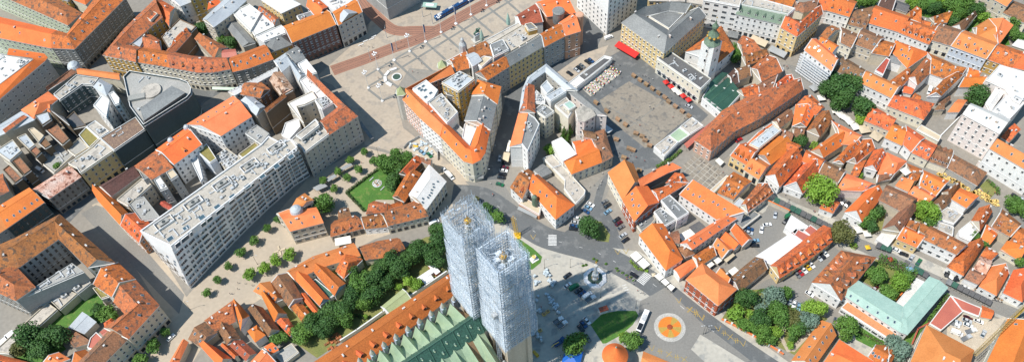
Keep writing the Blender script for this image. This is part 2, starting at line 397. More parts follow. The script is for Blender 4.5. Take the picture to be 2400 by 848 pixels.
def build_all():
    prep()
    for idx, s in enumerate(SPECS):
        rnd = random.Random(1000+idx)
        allp = [p for w_ in s['wings'] for p in w_['foot']]
        c2 = sum(allp, Vector((0, 0)))/len(allp); c = Vector((c2.x, c2.y, 0))
        root = thing(s['name'], s['label'], s['cat'], c, 0, s.get('group'))
        wb = MB(); edges = []; roofs = []
        for w_ in s['wings']:
            wm = w_.get('wall', s['wall']); rm = w_.get('m') or s['roof']; h = w_['h']
            if rm == 'o1': rm = ('o1', 'o4', 'o1', 'o5', 'o4')[idx % 5]
            w_['ccw'] = 1 if area2(w_['foot']) > 0 else -1
            rb = MB()
            if w_['t'] == 'F':
                P = w_['foot']; n = len(P); par = w_.get('par', .6); top = h+par
                for i in range(n):
                    a, b = P[i], P[(i+1) % n]
                    wb.poly([(a.x, a.y, -.5), (b.x, b.y, -.5), (b.x, b.y, top), (a.x, a.y, top)], wm)
                    edges.append((a, b, h, True, w_))
                Q = inset(P, .35)
                for i in range(n):
                    j = (i+1) % n; a, b, e, g_ = P[i], P[j], Q[j], Q[i]
                    wb.poly([(a.x, a.y, top), (b.x, b.y, top), (e.x, e.y, top), (g_.x, g_.y, top)], wm if wm in ('fire', 'beige', 'grey', 'dgrey', 'brickwall') else 'trim')
                    wb.poly([(g_.x, g_.y, h-.1), (e.x, e.y, h-.1), (e.x, e.y, top), (g_.x, g_.y, top)], wm)
                rb.poly([(q.x, q.y, h) for q in Q], rm)
                ro = rb.build('roof', root, c, recalc=False)
                me = ro.data
                if me.polygons[0].normal.z < 0: me.flip_normals()
                nu = w_.get('u', 0); bb = FOOT[0]
                xs = [p.x for p in Q]; ys = [p.y for p in Q]; tries = 0; k = 0
                if w_.get('sk'): nu = max(nu, w_['sk'])
                ed = (P[1]-P[0]); a0 = math.atan2(ed.y, ed.x)
                QQ = inset(P, 1.6)
                while k < nu and tries < nu*12:
                    tries += 1; q = (rnd.uniform(min(xs), max(xs)), rnd.uniform(min(ys), max(ys)))
                    if inside(q, QQ) and inframe((q[0], q[1], h)):
                        k += 1
                        if w_.get('sk') and k <= w_['sk']: link('skylight', SKY, ro, (q[0]-c.x, q[1]-c.y, h), a0, (2.2, 1.4, 2))
                        else: link('rooftop_unit', rnd.choice(UNIT), ro, (q[0]-c.x, q[1]-c.y, h), a0+rnd.choice((0, math.pi/2)), (rnd.uniform(.7, 1.3),)*3)
                continue
            O, I = w_['O'], w_['I']; n = len(O); r = w_['r']; ra = w_['ratio']; mono = ra >= .99
            Rg = [O[k]+(I[k]-O[k])*ra for k in range(n)]
            e0, e1 = w_['ends'][0], w_['ends'][1]
            if e0 == 'h': dd = Rg[1]-Rg[0]; Rg[0] = Rg[0]+dd.normalized()*min(dd.length*.45, (I[0]-O[0]).length*.5)
            if e1 == 'h': dd = Rg[-2]-Rg[-1]; Rg[-1] = Rg[-1]+dd.normalized()*min(dd.length*.45, (I[-1]-O[-1]).length*.5)
            hi = h+r if mono else h
            def V(p, z): return (p.x, p.y, z)
            for k in range(n-1):
                wb.poly([V(O[k], -.5), V(O[k+1], -.5), V(O[k+1], h), V(O[k], h)], wm); edges.append((O[k], O[k+1], h, True, w_))
            for k in range(n-1, 0, -1):
                wb.poly([V(I[k], -.5), V(I[k-1], -.5), V(I[k-1], hi), V(I[k], hi)], w_.get('iwall', wm)); edges.append((I[k], I[k-1], h, False, w_))
            for k, e in ((0, e0), (n-1, e1)):
                q = [V(O[k], -.5), V(I[k], -.5), V(I[k], hi)]
                if e == 'g' and not mono: q.append(V(Rg[k], h+r))
                q.append(V(O[k], h)); wb.poly(q, w_.get('ewall', wm))
                if k == 0: edges.append((I[0], O[0], h, False, w_))
                else: edges.append((O[-1], I[-1], h, False, w_))
            # roof
            ov = w_.get('ov', .45); th = .22
            def ext(k, side):
                p = (O if side else I)[k]; q = Rg[k]
                if (w_['ends'][0] == 'h' and k == 0) or (w_['ends'][1] == 'h' and k == n-1):
                    q = Rg[k]
                if (p-q).length < .01: return p, (h+r)
                d = (p-q); l = d.length; z = h if side else hi
                return p+d*(ov/l), z-(h+r-z)*(ov/l)+.04
            def endshift(k):
                if e0 == 'g' and k == 0: return (Rg[0]-Rg[1]).normalized()*.12
                if e1 == 'g' and k == n-1: return (Rg[-1]-Rg[-2]).normalized()*.12
                return Vector((0, 0))
            top = []
            for k in range(n):
                a, za = ext(k, True); b, zb = ext(k, False); sh = endshift(k)
                top.append([V(a+sh, za), V(Rg[k]+sh, h+r+.05), V(b+sh, zb)])
            for k in range(n-1):
                for j in ((0, 1),) if mono else ((0, 1), (1, 2)):
                    q = [top[k][j[0]], top[k+1][j[0]], top[k+1][j[1]], top[k][j[1]]]
                    q2 = [(x, y, z+th) for x, y, z in q]
                    rb.poly(q2, rm); rb.poly(q, rm)
                for j in (0, 1 if mono else 2):
                    a, b = top[k][j], top[k+1][j]
                    rb.poly([a, b, (b[0], b[1], b[2]+th), (a[0], a[1], a[2]+th)], 'trim')
            for k, e in ((0, e0), (n-1, e1)):
                t3 = top[k][:2] if mono else top[k]
                if e == 'h':
                    rb.poly([(x, y, z+th) for x, y, z in t3], rm); rb.poly(t3, rm)
                    if not mono: rb.poly([t3[0], t3[2], (t3[2][0], t3[2][1], t3[2][2]+th), (t3[0][0], t3[0][1], t3[0][2]+th)], 'trim')
                else:
                    for j in range(len(t3)-1):
                        a, b = t3[j], t3[j+1]; rb.poly([a, b, (b[0], b[1], b[2]+th), (a[0], a[1], a[2]+th)], 'trim')
            # ridge tiles and party-wall copings
            for k in range(n-1):
                a, b = Vector(top[k][1]), Vector(top[k+1][1]); rb.bar(a+Vector((0, 0, th)), b+Vector((0, 0, th)), .14, rm, 5)
            ro = rb.build('roof', root, c)
            if w_.get('pw', rnd.random() < .3) and r > 1.5:
                pb = MB()
                for k, e in ((0, e0), (n-1, e1)):
                    if e != 'g': continue
                    for j in ((0, 1),) if mono else ((0, 1), (1, 2)):
                        a, b = Vector(top[k][j[0]])+Vector((0, 0, .15)), Vector(top[k][j[1]])+Vector((0, 0, .15)); pb.bar(a, b, .28, 'trim', 4)
                pb.build('coping', ro, c)
            # things on the slopes
            def slope_pt(seg, t, f, outer):
                p = (O if outer else I); a = p[seg]+(p[seg+1]-p[seg])*t; b = Rg[seg]+(Rg[seg+1]-Rg[seg])*t
                zz = h if outer else hi
                return Vector((a.x+(b.x-a.x)*f, a.y+(b.y-a.y)*f, zz+(h+r-zz)*f+th+.03)), (b-a)
            segl = [(Rg[k+1]-Rg[k]).length for k in range(n-1)]; tot = sum(segl)
            def along(u):
                u *= tot
                for k, l in enumerate(segl):
                    if u <= l or k == n-2: return k, min(1, u/l)
                    u -= l
            for key, outer in (('d', True), ('di', False)):
                nd = w_.get(key, 0); f = w_.get('df', .18)
                for q in range(nd):
                    k, t = along((q+.5)/nd); p, d = slope_pt(k, t, f, outer)
                    if d.length < 1: continue
                    link('dormer', dormer(rm if rm in ('o1', 'o2', 'o3', 'o4', 'o5', 'br', 'slate', 'zinc', 'mansgreen') else 'o2', w_.get('dw', 'white')), ro, (p.x-c.x, p.y-c.y, p.z-.15), math.atan2(-d.x, d.y), (w_.get('ds', 1.0),)*3)
            for key, outer in (('s', True), ('si', False)):
                ns = w_.get(key, 0)
                for q in range(ns):
                    k, t = along((q+.3+.4*rnd.random())/ns); p, d = slope_pt(k, t, w_.get('sf', rnd.choice((.35, .45, .6))), outer)
                    if d.length < 1: continue
                    o = link('skylight', SKY, ro, (p.x-c.x, p.y-c.y, p.z), 0, (1.0, 1.4, 1))
                    o.rotation_euler = (math.atan2(r, d.length), 0, math.atan2(-d.x, d.y))
            nc = w_.get('c', 1+int(rnd.random() < .6) if r > 1.5 else 0)
            for q in range(nc):
                k, t = along(min(.97, max(.03, (q+rnd.uniform(.1, .9))/nc))); p, d = slope_pt(k, t, rnd.uniform(.55, .9), rnd.random() < .6)
                d2 = Rg[k+1]-Rg[k]
                link('chimney', rnd.choice(CHIM), ro, (p.x-c.x, p.y-c.y, p.z), math.atan2(d2.y, d2.x)+rnd.choice((0, math.pi/2)), (rnd.uniform(.8, 1.3), 1, rnd.uniform(.6, 1)))
        wo = wb.build('wall', root, c)
        wall_details(root, wo, c, edges, s, rnd, [0])
        s['root'] = root; s['c'] = c
# ------------------------------------------------------------------ ground
ZL = [0]
def sheet(name, tile, pts, m, lvl, kind='structure', pts3=None):
    P = pts3 or PT(tile, pts, 0); b = MB(); ZL[0] += 1; lvl = lvl+ZL[0]*.012 if lvl else 0
    b.poly([(p[0], p[1], lvl*.02) for p in P], m)
    me = b.mesh(name, recalc=False)
    # concave outlines: let bmesh cut them into triangles
    bm = bmesh.new(); bm.from_mesh(me); bmesh.ops.triangulate(bm, faces=bm.faces)
    for f in bm.faces:
        if f.normal.z < 0: f.normal_flip()
    bm.to_mesh(me); bm.free()
    return tag(link(name, me), kind=kind)
def ribbon_pts(P, w_):
    n = len(P); L_, R_ = [], []
    for i in range(n):
        a = P[max(0, i-1)]; b = P[min(n-1, i+1)]; d = (Vector(b[:2])-Vector(a[:2])).normalized(); nn = Vector((-d.y, d.x))
        q = Vector(P[i][:2]); L_.append(q+nn*w_/2); R_.append(q-nn*w_/2)
    return L_, R_
def ribbon(name, P, w_, m, lvl, kind='structure', h=0.0, mb=None):
    L_, R_ = ribbon_pts(P, w_); b = mb or MB(); ZL[0] += 1; z = (lvl+ZL[0]*.004)*.02+h
    for i in range(len(P)-1):
        q = [(L_[i].x, L_[i].y, z), (R_[i].x, R_[i].y, z), (R_[i+1].x, R_[i+1].y, z), (L_[i+1].x, L_[i+1].y, z)]
        b.poly(q[::-1] if False else q, m)
        if h:
            for S_ in (L_, R_): b.poly([(S_[i].x, S_[i].y, 0), (S_[i+1].x, S_[i+1].y, 0), (S_[i+1].x, S_[i+1].y, z), (S_[i].x, S_[i].y, z)], m)
    if mb: return None
    me = b.mesh(name, recalc=not not h)
    if not h:
        bm = bmesh.new(); bm.from_mesh(me)
        for f in bm.faces:
            if f.normal.z < 0: f.normal_flip()
        bm.to_mesh(me); bm.free()
    return tag(link(name, me), kind=kind)
def smooth(P, k=4):
    out = []
    for i in range(len(P)-1):
        p0, p1, p2, p3 = P[max(0, i-1)], P[i], P[i+1], P[min(len(P)-1, i+2)]
        for j in range(k):
            t = j/k; out.append(.5*((2*p1)+(p2-p0)*t+(2*p0-5*p1+4*p2-p3)*t*t+(3*p1-p0-3*p2+p3)*t**3))
    out.append(P[-1]); return out
sheet('ground', '0', '', 'ground', 0, pts3=[(-3000, -3000, 0), (3000, -3000, 0), (3000, 3000, 0), (-3000, 3000, 0)])
sheet('main_square_paving', '0', '740,182 860,75 900,-60 1500,-90 1340,40 1240,20 1130,110 1060,170 960,160 925,215 945,300 1010,350 1090,410 1110,440 1060,470 960,370 900,350 855,340 845,285 780,200', 'pavebeige', 1)
sheet('pedestrian_street_paving', '0', '960,372 850,345 720,420 640,510 450,680 400,740 360,800 330,860 420,900 500,770 690,650 880,560 1050,500 1090,440 1040,390', 'pavewarm', 1)
sheet('alley_paving', '0', '330,520 440,700 400,760 300,600 215,480 240,470', 'pavewarm', 1)
sheet('side_street', '0', '225,480 262,492 345,590 432,690 420,735 375,690 290,600 190,500', 'asphaltl', 2)
sheet('side_street', '0', '130,555 260,420 420,300 480,240 520,215 700,160 860,60 900,20 860,0 700,110 500,190 300,200 180,150 120,130 210,190 300,230 420,240 380,300 250,400 110,530', 'asphalt', 1)
sheet('side_street', '0', '1130,430 1180,430 1200,370 1225,230 1290,190 1400,110 1440,20 1500,-40 1420,-60 1370,60 1260,150 1190,210 1160,330', 'asphalt', 2)
sheet('market_square_slab', '0', '1330,220 1400,150 1470,110 1660,270 1600,330 1545,390 1500,400 1420,350 1380,250', 'asphalt', 2)
sheet('market_floor', 'D', '580,665 775,540 1010,670 1180,770 1040,880 960,960 880,980 640,790', 'slab', 3)
sheet('market_terrace', 'D', '455,580 500,540 660,440 720,490 520,640', 'pavelight', 3)
sheet('car_park', 'D', '300,480 470,360 640,300 610,365 380,540', 'pavebeige', 3)
sheet('theatre_forecourt', '0', '1430,395 1500,350 1545,395 1500,430 1430,440 1400,500 1480,640 1390,620 1300,575 1360,510 1385,440', 'asphaltl', 1)
sheet('lane', '0', '1420,410 1400,440 1385,500 1300,560 1360,590 1430,610 1470,600 1440,520 1410,470 1430,400', 'asphalt', 2)
sheet('crossroads', '0', '1090,425 1170,420 1215,480 1300,560 1240,560 1150,480', 'asphaltl', 2)
kap = smooth([Vector(p) for p in PT('0', '1060,455 1130,462 1190,500 1262,548 1310,566 1390,588 1450,618 1530,665 1640,752 1760,838 1900,930')], 5)
ribbon('main_road', kap, 12.5, 'asphalt', 3)
sheet('cathedral_square', '0', '1120,478 1190,520 1262,570 1330,590 1420,612 1490,650 1540,700 1560,760 1520,780 1500,900 1150,900 1180,700', 'pavelight', 2)
sheet('roundabout', '0', '1500,705 1530,690 1560,672 1640,752 1760,845 1640,870 1560,860 1520,840 1490,800', 'asphaltl', 4)
sheet('traffic_island', 'Q', '55,762 95,700 115,665 160,690 420,850 300,900 150,850', 'pavelight', 5)
sheet('sidewalk', '0', '1400,575 1440,600 1500,640 1560,680 1660,755 1780,840 1900,920 1920,900 1700,740 1600,655 1500,590', 'pavelight', 2)
sheet('school_yard', 'K', '385,745 600,600 720,690 660,770 850,860 560,1010 540,940 440,850', 'asphaltl', 2)
sheet('gridded_square', '0', '1633,360 1702,411 1666,449 1594,394', 'slab', 3)
sheet('upper_lane', '0', '1845,150 1880,160 1925,235 1990,280 2080,320 2160,370 2260,440 2420,530 2420,560 2230,460 2110,390 1990,320 1900,250', 'asphaltl', 2)
ribbon('market_street', smooth([Vector(p) for p in PT('0', '1790,470 1850,500 1960,545 2060,585 2170,640 2290,690 2440,750')]), 15, 'pavelight', 2)
ribbon('market_street_road', smooth([Vector(p) for p in PT('0', '1800,482 1855,505 1960,550 2060,592 2170,648 2290,700 2440,760')]), 7, 'asphaltl', 3)
ribbon('steep_lane', smooth([Vector(p) for p in PT('0', '1600,400 1660,385 1760,310 1850,250 1880,215')]), 6, 'asphaltl', 2)
sheet('manor_yard', 'Q', '560,300 650,270 760,310 1000,80 1040,115 870,310 800,400 860,440 1000,500 960,540 780,470 640,380 480,370 440,380', 'asphaltl', 2)
sheet('building_site_floor', 'R', '905,560 1010,510 1110,545 1240,560 1300,545 1180,720 1060,790 900,690', 'dirt', 2)
sheet('building_site_floor', 'I', '420,200 520,150 590,200 640,260 560,300 470,270', 'dirt', 3)
sheet('hotel_yard', 'R', '230,690 290,670 500,730 430,760 350,830 220,720', 'pavelight', 2)
# lawns and garden soil
sheet('lawn', 'I', '35,518 240,362 330,330 420,380 400,560 330,560 230,560 160,640', 'lawn', 3, 'stuff')
sheet('lawn', 'P', '520,600 600,525 700,508 820,508 838,540 800,600 720,670 620,724 600,724', 'lawn', 3, 'stuff')
sheet('lawn', 'P', '20,20 60,40 140,95 200,150 190,190 135,235 100,235', 'lawn', 3, 'stuff')
sheet('lawn', 'M', '270,600 600,340 680,440 700,540 560,700 300,720', 'lawn', 2, 'stuff')
sheet('lawn', 'M', '20,800 120,700 300,600 440,760 300,850 60,850', 'lawn', 2, 'stuff')
sheet('garden_soil', 'O', '0,120 300,150 560,20 760,0 700,260 350,520 100,640 -160,820 -420,640 -380,480 -200,400', 'lawndry', 2, 'stuff')
sheet('garden_grass', 'Q', '260,560 380,372 600,362 700,480 790,470 960,560 740,800', 'lawndry', 3, 'stuff')
sheet('garden_grass', 'R', '330,305 432,165 700,300 560,460 455,375', 'lawndry', 2, 'stuff')
sheet('garden_grass', 'R', '260,560 560,700 700,640 900,440 910,400 680,720 500,800 300,700', 'lawn', 2, 'stuff')
sheet('garden_grass', 'L', '320,720 440,600 500,640 470,760 380,800', 'lawndry', 2, 'stuff')
sheet('garden_grass', 'L', '690,700 720,600 850,620 830,760', 'lawndry', 2, 'stuff')
sheet('garden_grass', 'F', '650,40 760,-40 1080,-40 1150,60 1280,150 1320,300 1230,310 1000,180 740,110', 'lawn', 2, 'stuff')
sheet('garden_grass', 'L', '1120,470 1170,425 1240,500 1180,560', 'lawndry', 4, 'stuff')
sheet('garden_grass', 'J', '540,700 590,705 650,790 640,840 560,830', 'lawndry', 4, 'stuff')
for pts in ('480,400 520,440 440,470 420,500', '650,560 640,690 690,780 715,780 670,690 690,600', '740,780 700,770 860,600 890,620'):
    sheet('garden_path', 'Q', pts, 'pavewarm', 4)
# bands of the main square
PLZ = dict(t='0')
def L840(x, y): return back(840+x*.2831, y*.2831)
gr = MB()
def band(a, b_, w_=1.5):
    ribbon('', [Vector(L840(*a)), Vector(L840(*b_))], w_, 'bandgrey', 2, mb=gr)
band((350, 565), (1290, -10)); band((60, 635), (1330, -115), 1.3); band((85, 715), (340, 568), 1.3)
for a, b_ in (((165, 580), (225, 650)), ((290, 500), (480, 670)), ((425, 420), (610, 590)), ((555, 350), (720, 495)), ((683, 268), (850, 415)), ((808, 198), (990, 345)), ((933, 125), (1115, 280)), ((1062, 52), (1240, 200)), ((1190, -20), (1340, 110)), ((80, 740), (195, 830)), ((240, 660), (350, 740)), ((195, 835), (330, 775))): band(a, b_)
me = gr.mesh('paving_bands', recalc=False); tag(link('paving_bands', me), kind='structure')
# tram tracks
tr = [Vector(p) for p in PT('C', '-60,470 0,448 150,395 300,335 500,262 640,200 780,120 900,55 1040,-20 1200,-110')]
ribbon('tram_track_bed', smooth(tr), 8.5, 'tramred', 3)
cv = [Vector(p) for p in PT('C', '620,205 480,205 390,208 320,188 240,120 170,50 120,-20')]
ribbon('tram_track_bed', smooth(cv), 8, 'tramred', 2.6)
rl = MB()
for path, offs in ((smooth(tr), (-2.6, -1.2, 1.2, 2.6)), (smooth(cv), (-2.4, -1, 1, 2.4))):
    for o_ in offs:
        L_, R_ = ribbon_pts(path, abs(o_)*2); q = L_ if o_ > 0 else R_
        ribbon('', [Vector((a.x, a.y, 0)) for a in q], .16, 'iron', 4.2, mb=rl)
tag(link('tram_rails', rl.mesh('tram_rails', recalc=False)), kind='structure')
# market floor joints, gridded square joints
jt = MB()
for a, b_ in (('D', '580,665 1040,965'), ('D', '775,845 1010,665'), ('D', '690,745 760,700'), ('D', '840,720 720,640'), ('D', '700,740 900,830')): 
    q = [Vector(p) for p in PT(a, b_)]; ribbon('', q, .35, 'bandgrey', 3.5, mb=jt)
g4 = [back(*p) for p in ((1633, 360), (1702, 411), (1666, 449), (1594, 394))]
for k in range(1, 7):
    t = k/7; ribbon('', [g4[0].lerp(g4[1], t), g4[3].lerp(g4[2], t)], .3, 'pavelight', 4, mb=jt)
for k in range(1, 5):
    t = k/5; ribbon('', [g4[0].lerp(g4[3], t), g4[1].lerp(g4[2], t)], .3, 'pavelight', 4.3, mb=jt)
tag(link('paving_joints', jt.mesh('paving_joints', recalc=False)), kind='structure')
# road paint
pb = MB()
def stripes(tile, a, b_, n, w_, L_, m='paint', lvl=4):
    A, Bq = G(tile, *a), G(tile, *b_); d = (Bq-A); l = d.length; d.normalize(); nn = Vector((-d.y, d.x, 0))
    for k in range(n):
        c_ = A+d*(l*(k+.5)/n)
        q = [c_+d*w_/2+nn*L_/2, c_-d*w_/2+nn*L_/2, c_-d*w_/2-nn*L_/2, c_+d*w_/2-nn*L_/2]; pb.poly([(v.x, v.y, lvl*.02) for v in q], m)
stripes('P', (268, 5), (268, 78), 8, .5, 4.2); stripes('P', (905, 262), (848, 325), 8, .5, 4.2); stripes('P', (1020, 410), (985, 470), 6, .5, 3)
stripes('P', (740, 330), (770, 395), 4, .35, 2.2, lvl=5.2)
for t in range(8, 44, 3):
    if t+1 < len(kap): ribbon('', [kap[t], kap[t].lerp(kap[t+1], .45)], .18, 'paint', 5, mb=pb)
def cross(tile, x, y, s, m='ypaint', k='x'):
    p = G(tile, x, y)
    dd = [((-1, -1), (1, 1)), ((-1, 1), (1, -1))] if k == 'x' else [((-1, 1), (0, -1)), ((0, -1), (1, 1))] if k == 'v' else [((-1, 0), (1, 0)), ((-.3, -1), (-.3, 1)), ((.4, -1), (.4, 1))]
    for n_, (a, b_) in enumerate(dd): ribbon('', [Vector((p.x+a[0]*s, p.y+a[1]*s, 0)), Vector((p.x+b_[0]*s, p.y+b_[1]*s, 0))], .28, m, 5.4+n_*.3, mb=pb)
for x, y, k in ((50, 502, 'x'), (130, 555, 'v'), (235, 625, 'v'), (315, 680, 'x'), (400, 725, 'v'), (90, 530, 'n'), (275, 655, 'n'), (355, 705, 'n')): cross('Q', x, y, 1.35, k=k)
for x, y, k in ((1175, 500, 'x'), (1255, 550, 'v'), (1105, 440, 'v'), (925, 755, 'v'), (1040, 795, 'x'), (1140, 830, 'x'), (980, 775, 'n'), (1215, 515, 'n'), (1090, 815, 'n'), (140, 20, 'v'), (700, 120, 'v'), (755, 115, 'v')): cross('P', x, y, 1.35, k=k)
for t in range(12): ribbon('', [kap[min(len(kap)-1, 30+t)], kap[min(len(kap)-1, 30+t)]+Vector((.01, 0, 0))], .01, 'paint', 6, mb=pb)
tag(link('road_markings', pb.mesh('road_markings', recalc=False)), kind='structure')
# flower roundabout
def disc(c, r, z, m, mb, n=32, r0=0.0, h=0.0):
    mb.lathe(c, [(r, 0), (r, z)], m, n)
rc = G('P', 1045, 617)
rb_ = MB(); rb_.lathe(rc, [(7.4, 0), (7.4, .16), (7.3, .18)], 'kerbm', 40); rb_.lathe(rc, [(5.9, .15), (5.9, .32)], 'pavelight', 40)
rb_.build('roundabout_island'); tag(bpy.data.objects['roundabout_island'], kind='structure')
fb = MB()
for k in range(10):
    a0, a1 = k*math.tau/10, (k+1)*math.tau/10
    pts = [(rc.x+1.3*math.cos(a0), rc.y+1.3*math.sin(a0), .36)]+[(rc.x+5.4*math.cos(a0+(a1-a0)*j/5), rc.y+5.4*math.sin(a0+(a1-a0)*j/5), .36) for j in range(6)]+[(rc.x+1.3*math.cos(a1), rc.y+1.3*math.sin(a1), .36)]
    fb.poly(pts, ('flowero', 'flowery')[k % 2] if k not in (3, 8) else 'flowero')
fb.lathe(rc, [(1.35, .2), (1.35, .5), (.8, .7)], 'flowerr', 16)
o = fb.build('flower_bed', recalc=False); tag(o, 'round orange and yellow flower bed on the roundabout', 'flower bed')
# ------------------------------------------------------------------ the blocks at the upper left
AP = dict(name='apartment_building', cat='building')
B('A', 'long pale green stucco block with a low orange roof, reaching the upper left frame edge', [S('-160,190 -30,245 340,318', '-160,60 -30,110 375,205', 18, 4, s=4)], 'paleg', 'o1', sp=3.3, **AP)
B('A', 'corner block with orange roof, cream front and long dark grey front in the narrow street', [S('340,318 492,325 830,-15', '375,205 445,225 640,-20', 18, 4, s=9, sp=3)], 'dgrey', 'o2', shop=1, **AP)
B('A', 'pale green court block with brown orange roof behind the long green stucco block', [S('-120,-85 245,75 450,168', '0,-130 380,0 540,90', 17, 3, 'gh')], 'paleg', 'o3', sp=3, **AP)
B('A', 'cream narrow house with hipped orange roof at the top edge by the green court', [S('475,-5 568,32', '520,-60 620,-20', 14, 3, 'hh')], 'cream', 'o1', win='none')
B('A', 'ochre building cut by the top edge between green court block and narrow cream house', [S('335,-30 450,10', '400,-90 505,-50', 14, 1)], 'ochre', 'slate', **AP)
B('A', 'corner building of the triangular block with red brown roof and dark beige street front', [S('1030,-5 828,188 682,365 900,408', '1075,110 955,215 850,300 935,318', 17, 3.5, s=3)], 'ochre', 'o3', shop=1, win='hood', **AP)
B('A', 'yellow cream fronted building with orange roof and clustered skylights, next to the red brown corner', [S('900,408 1120,445', '935,318 1120,345', 16, 3.5, s=5)], 'cream', 'o2', shop=1, win='hood', **AP)
B('B', 'curved cream building with orange roof, dark dormers and a green shop band at street level', [S('-10,445 170,478 280,478 395,455', '-5,345 150,375 300,385 375,385', 16, 4, d=6)], 'cream', 'o3', shop=1, win='hood', sp=2.5, **AP)
B('B', 'orange roofed building with a rounded gable and ornate dark grey front above a narrow street', [S('410,475 520,450 680,390', '395,385 490,350 620,300', 16, 4, s=9)], 'dgrey', 'o1', shop=1, win='hood', **AP)
B('A', 'flat grey roof terrace with dark tubs inside the triangular block', [F('1070,250 1190,130 1300,180 1250,230 1120,335', 12, u=8), S('1125,355 1255,225', '1180,235 1235,185', 13, 2, m='o2')], 'brickwall', 'flatb', win='none', **AP)
B('B', 'long narrow orange roof above a tall dark brick fire wall inside the triangular block', [S('10,365 135,225', '-35,345 100,215', 14, 1.5, m='o3')], 'brickwall', 'o3', win='none', **AP)
B('B', 'steep brown orange courtyard house behind the curved cream building', [S('160,255 290,385', '250,248 375,320', 12, 4)], 'beige', 'o3', win='none')
B('B', 'small salmon red roof with a pale glass lantern beside the courtyard tree', [S('340,385 440,370', '345,335 430,330', 13, 1)], 'cream', 'redsheet', c=0, win='none')
B('A', 'orange brown roof with pale glass lantern high inside the triangular block', [S('1030,60 1120,170', '1060,0 1155,55', 14, 3), F('955,110 1000,70 1045,95 1000,140', 19)], 'beige', 'o2', win='none')
B('A', 'low brown roofs with grey metal patches in the corner court of the triangular block', [S('940,335 1065,330', '975,220 1060,270', 14, 3), F('850,285 885,250 970,240 930,320', 16, m='zinc')], 'brickwall', 'o3', win='none')
B('B', 'white walled gable house under a grey metal roof near the top left courtyard tree', [S('65,42 160,5', '-20,-20 60,-60', 15, 2.5)], 'white', 'zinc', **AP)
B('B', 'tall ochre brick building with window rows at the top edge by the grey blue roof', [S('130,0 245,-40', '95,-70 215,-100', 19, 1.5)], 'ochre', 'slate', **AP)
B('B', 'small bright orange roof squeezed beside the ochre brick building', [S('245,65 330,20', '275,10 315,-5', 11, 2)], 'white', 'o1', win='none', c=0)
B('B', 'long grey blue metal roof over a beige wing behind the two courtyard trees', [S('285,180 395,100 500,5', '215,130 345,10 420,-50', 15, 2.5, c=3)], 'beige', 'zinc', **AP)
B('B', 'white flat roofed cluster with a round terrace in the middle of the upper left block', [F('405,85 520,30 600,90 530,210', 14, u=4), F('600,90 640,75 690,180 560,240 533,205', 13, u=3)], 'cream', 'flatw', sp=3.5, **AP)
B('B', 'wide white grey hipped roof over a yellow cream wall at the upper left block', [S('735,88 860,30', '600,0 720,-60', 16, 2.5, 'hh', c=3)], 'yellow', 'flatw', **AP)
B('B', 'low long grey green roof running towards the courtyard trees', [S('365,170 480,310', '425,135 560,285', 9, 1.5)], 'beige', 'slate', win='none')
B('B', 'yellow building with grey hipped glass-edged roof at the end of the orange roofed terrace', [S('665,345 800,295', '625,270 745,220', 14, 3, 'hh')], 'ochre', 'slate', **AP)
B('B', 'white flat roof with small orange debris above the yellow hipped building', [F('565,245 735,170 770,220 620,278', 16, u=5)], 'white', 'flatw', win='none', **AP)
B('B', 'narrow orange roof with black awnings beside the white grey hipped roof', [S('580,68 690,165', '600,45 715,125', 13, 1.5, s=5)], 'cream', 'o3', win='none')
B('B', 'reddish brown brick fronted block with orange roof facing the tram tracks', [S('803,282 1095,162', '745,178 1035,70', 19, 4), S('900,40 985,125', '940,-30 1040,50', 19, 3, m='o1')], 'redbrown', 'o1', shop=1, win='hood', sp=2.7, **AP)
B('B', 'flat dark grey roof with pipes behind the reddish brown block', [F('835,110 930,80 970,125 870,165', 19, u=5)], 'white', 'slate', win='none', **AP)
B('B', 'grey stone bank with pediment and tall pilasters on the corner of the square', [S('1110,168 1268,78', '1070,85 1225,0', 19, 3)], 'stone', 'o1', win='hood', shop=1, fl=4.2, **AP)
B('B', 'white flat roofs with plant rooms behind the bank with the pediment', [F('985,-5 1180,-60 1225,-5 1130,60 1075,85', 18, u=9)], 'white', 'flatw', win='none', **AP)
B('C', 'tall block wrapped in grey sheeting beside the tram bend', [F('320,135 530,15 400,-160 130,-25', 30, g=1)], 'wrap', 'flatg', win='none', **AP)
# ------------------------------------------------------------------ left edge
B('A', 'big grey office block with rounded corner and orange mansard rim at the left edge', [S('-90,730 295,405 312,385 290,360 60,325', '-90,630 225,400 222,392 212,385 50,365', 18, 3, ratio=1, s=7, c=0), F('-100,640 222,398 50,368 -100,340', 20, u=26, m='flatw')], 'grey', 'o1', sp=3.6, win='plain', wh=1.6, **AP)
B('2', 'orange hipped roof house against the grey office block', [S('215,540 330,640', '475,365 570,440', 13, 3.5, 'hh'), S('350,500 500,560', '390,440 520,470', 12, 2)], 'beige', 'o1', win='none')
B('2', 'low brown red roof with a round turret behind the grey office block', [S('470,350 755,165', '470,330 705,140', 13, 1.5)], 'beige', 'br', win='none')
B('2', 'long flat concrete roof with small vents running beside the orange street strip', [F('535,390 760,200 985,230 930,300 820,290 600,445', 15, u=8)], 'tealwall', 'flatb', win='plain', **AP)
B('2', 'thin orange roof strip along the narrow street opposite the yellow cream building', [S('770,180 1020,215 1190,240', '770,130 1030,165 1190,185', 13, 1, pw=1)], 'cream', 'o1', win='none', **AP)
B('2', 'pale blue metal hip roof with dormer windows left of the department store', [S('930,310 1060,400', '990,235 1110,300', 16, 2.5, 'hh')], 'white', 'zinc', win='none')
B('2', 'tall white house with narrow top and small windows against the department store', [F('930,500 1010,400 1090,450 1060,620', 17), F('1080,390 1130,360 1190,430 1187,480 1140,500', 18)], 'white', 'flatw', **AP)
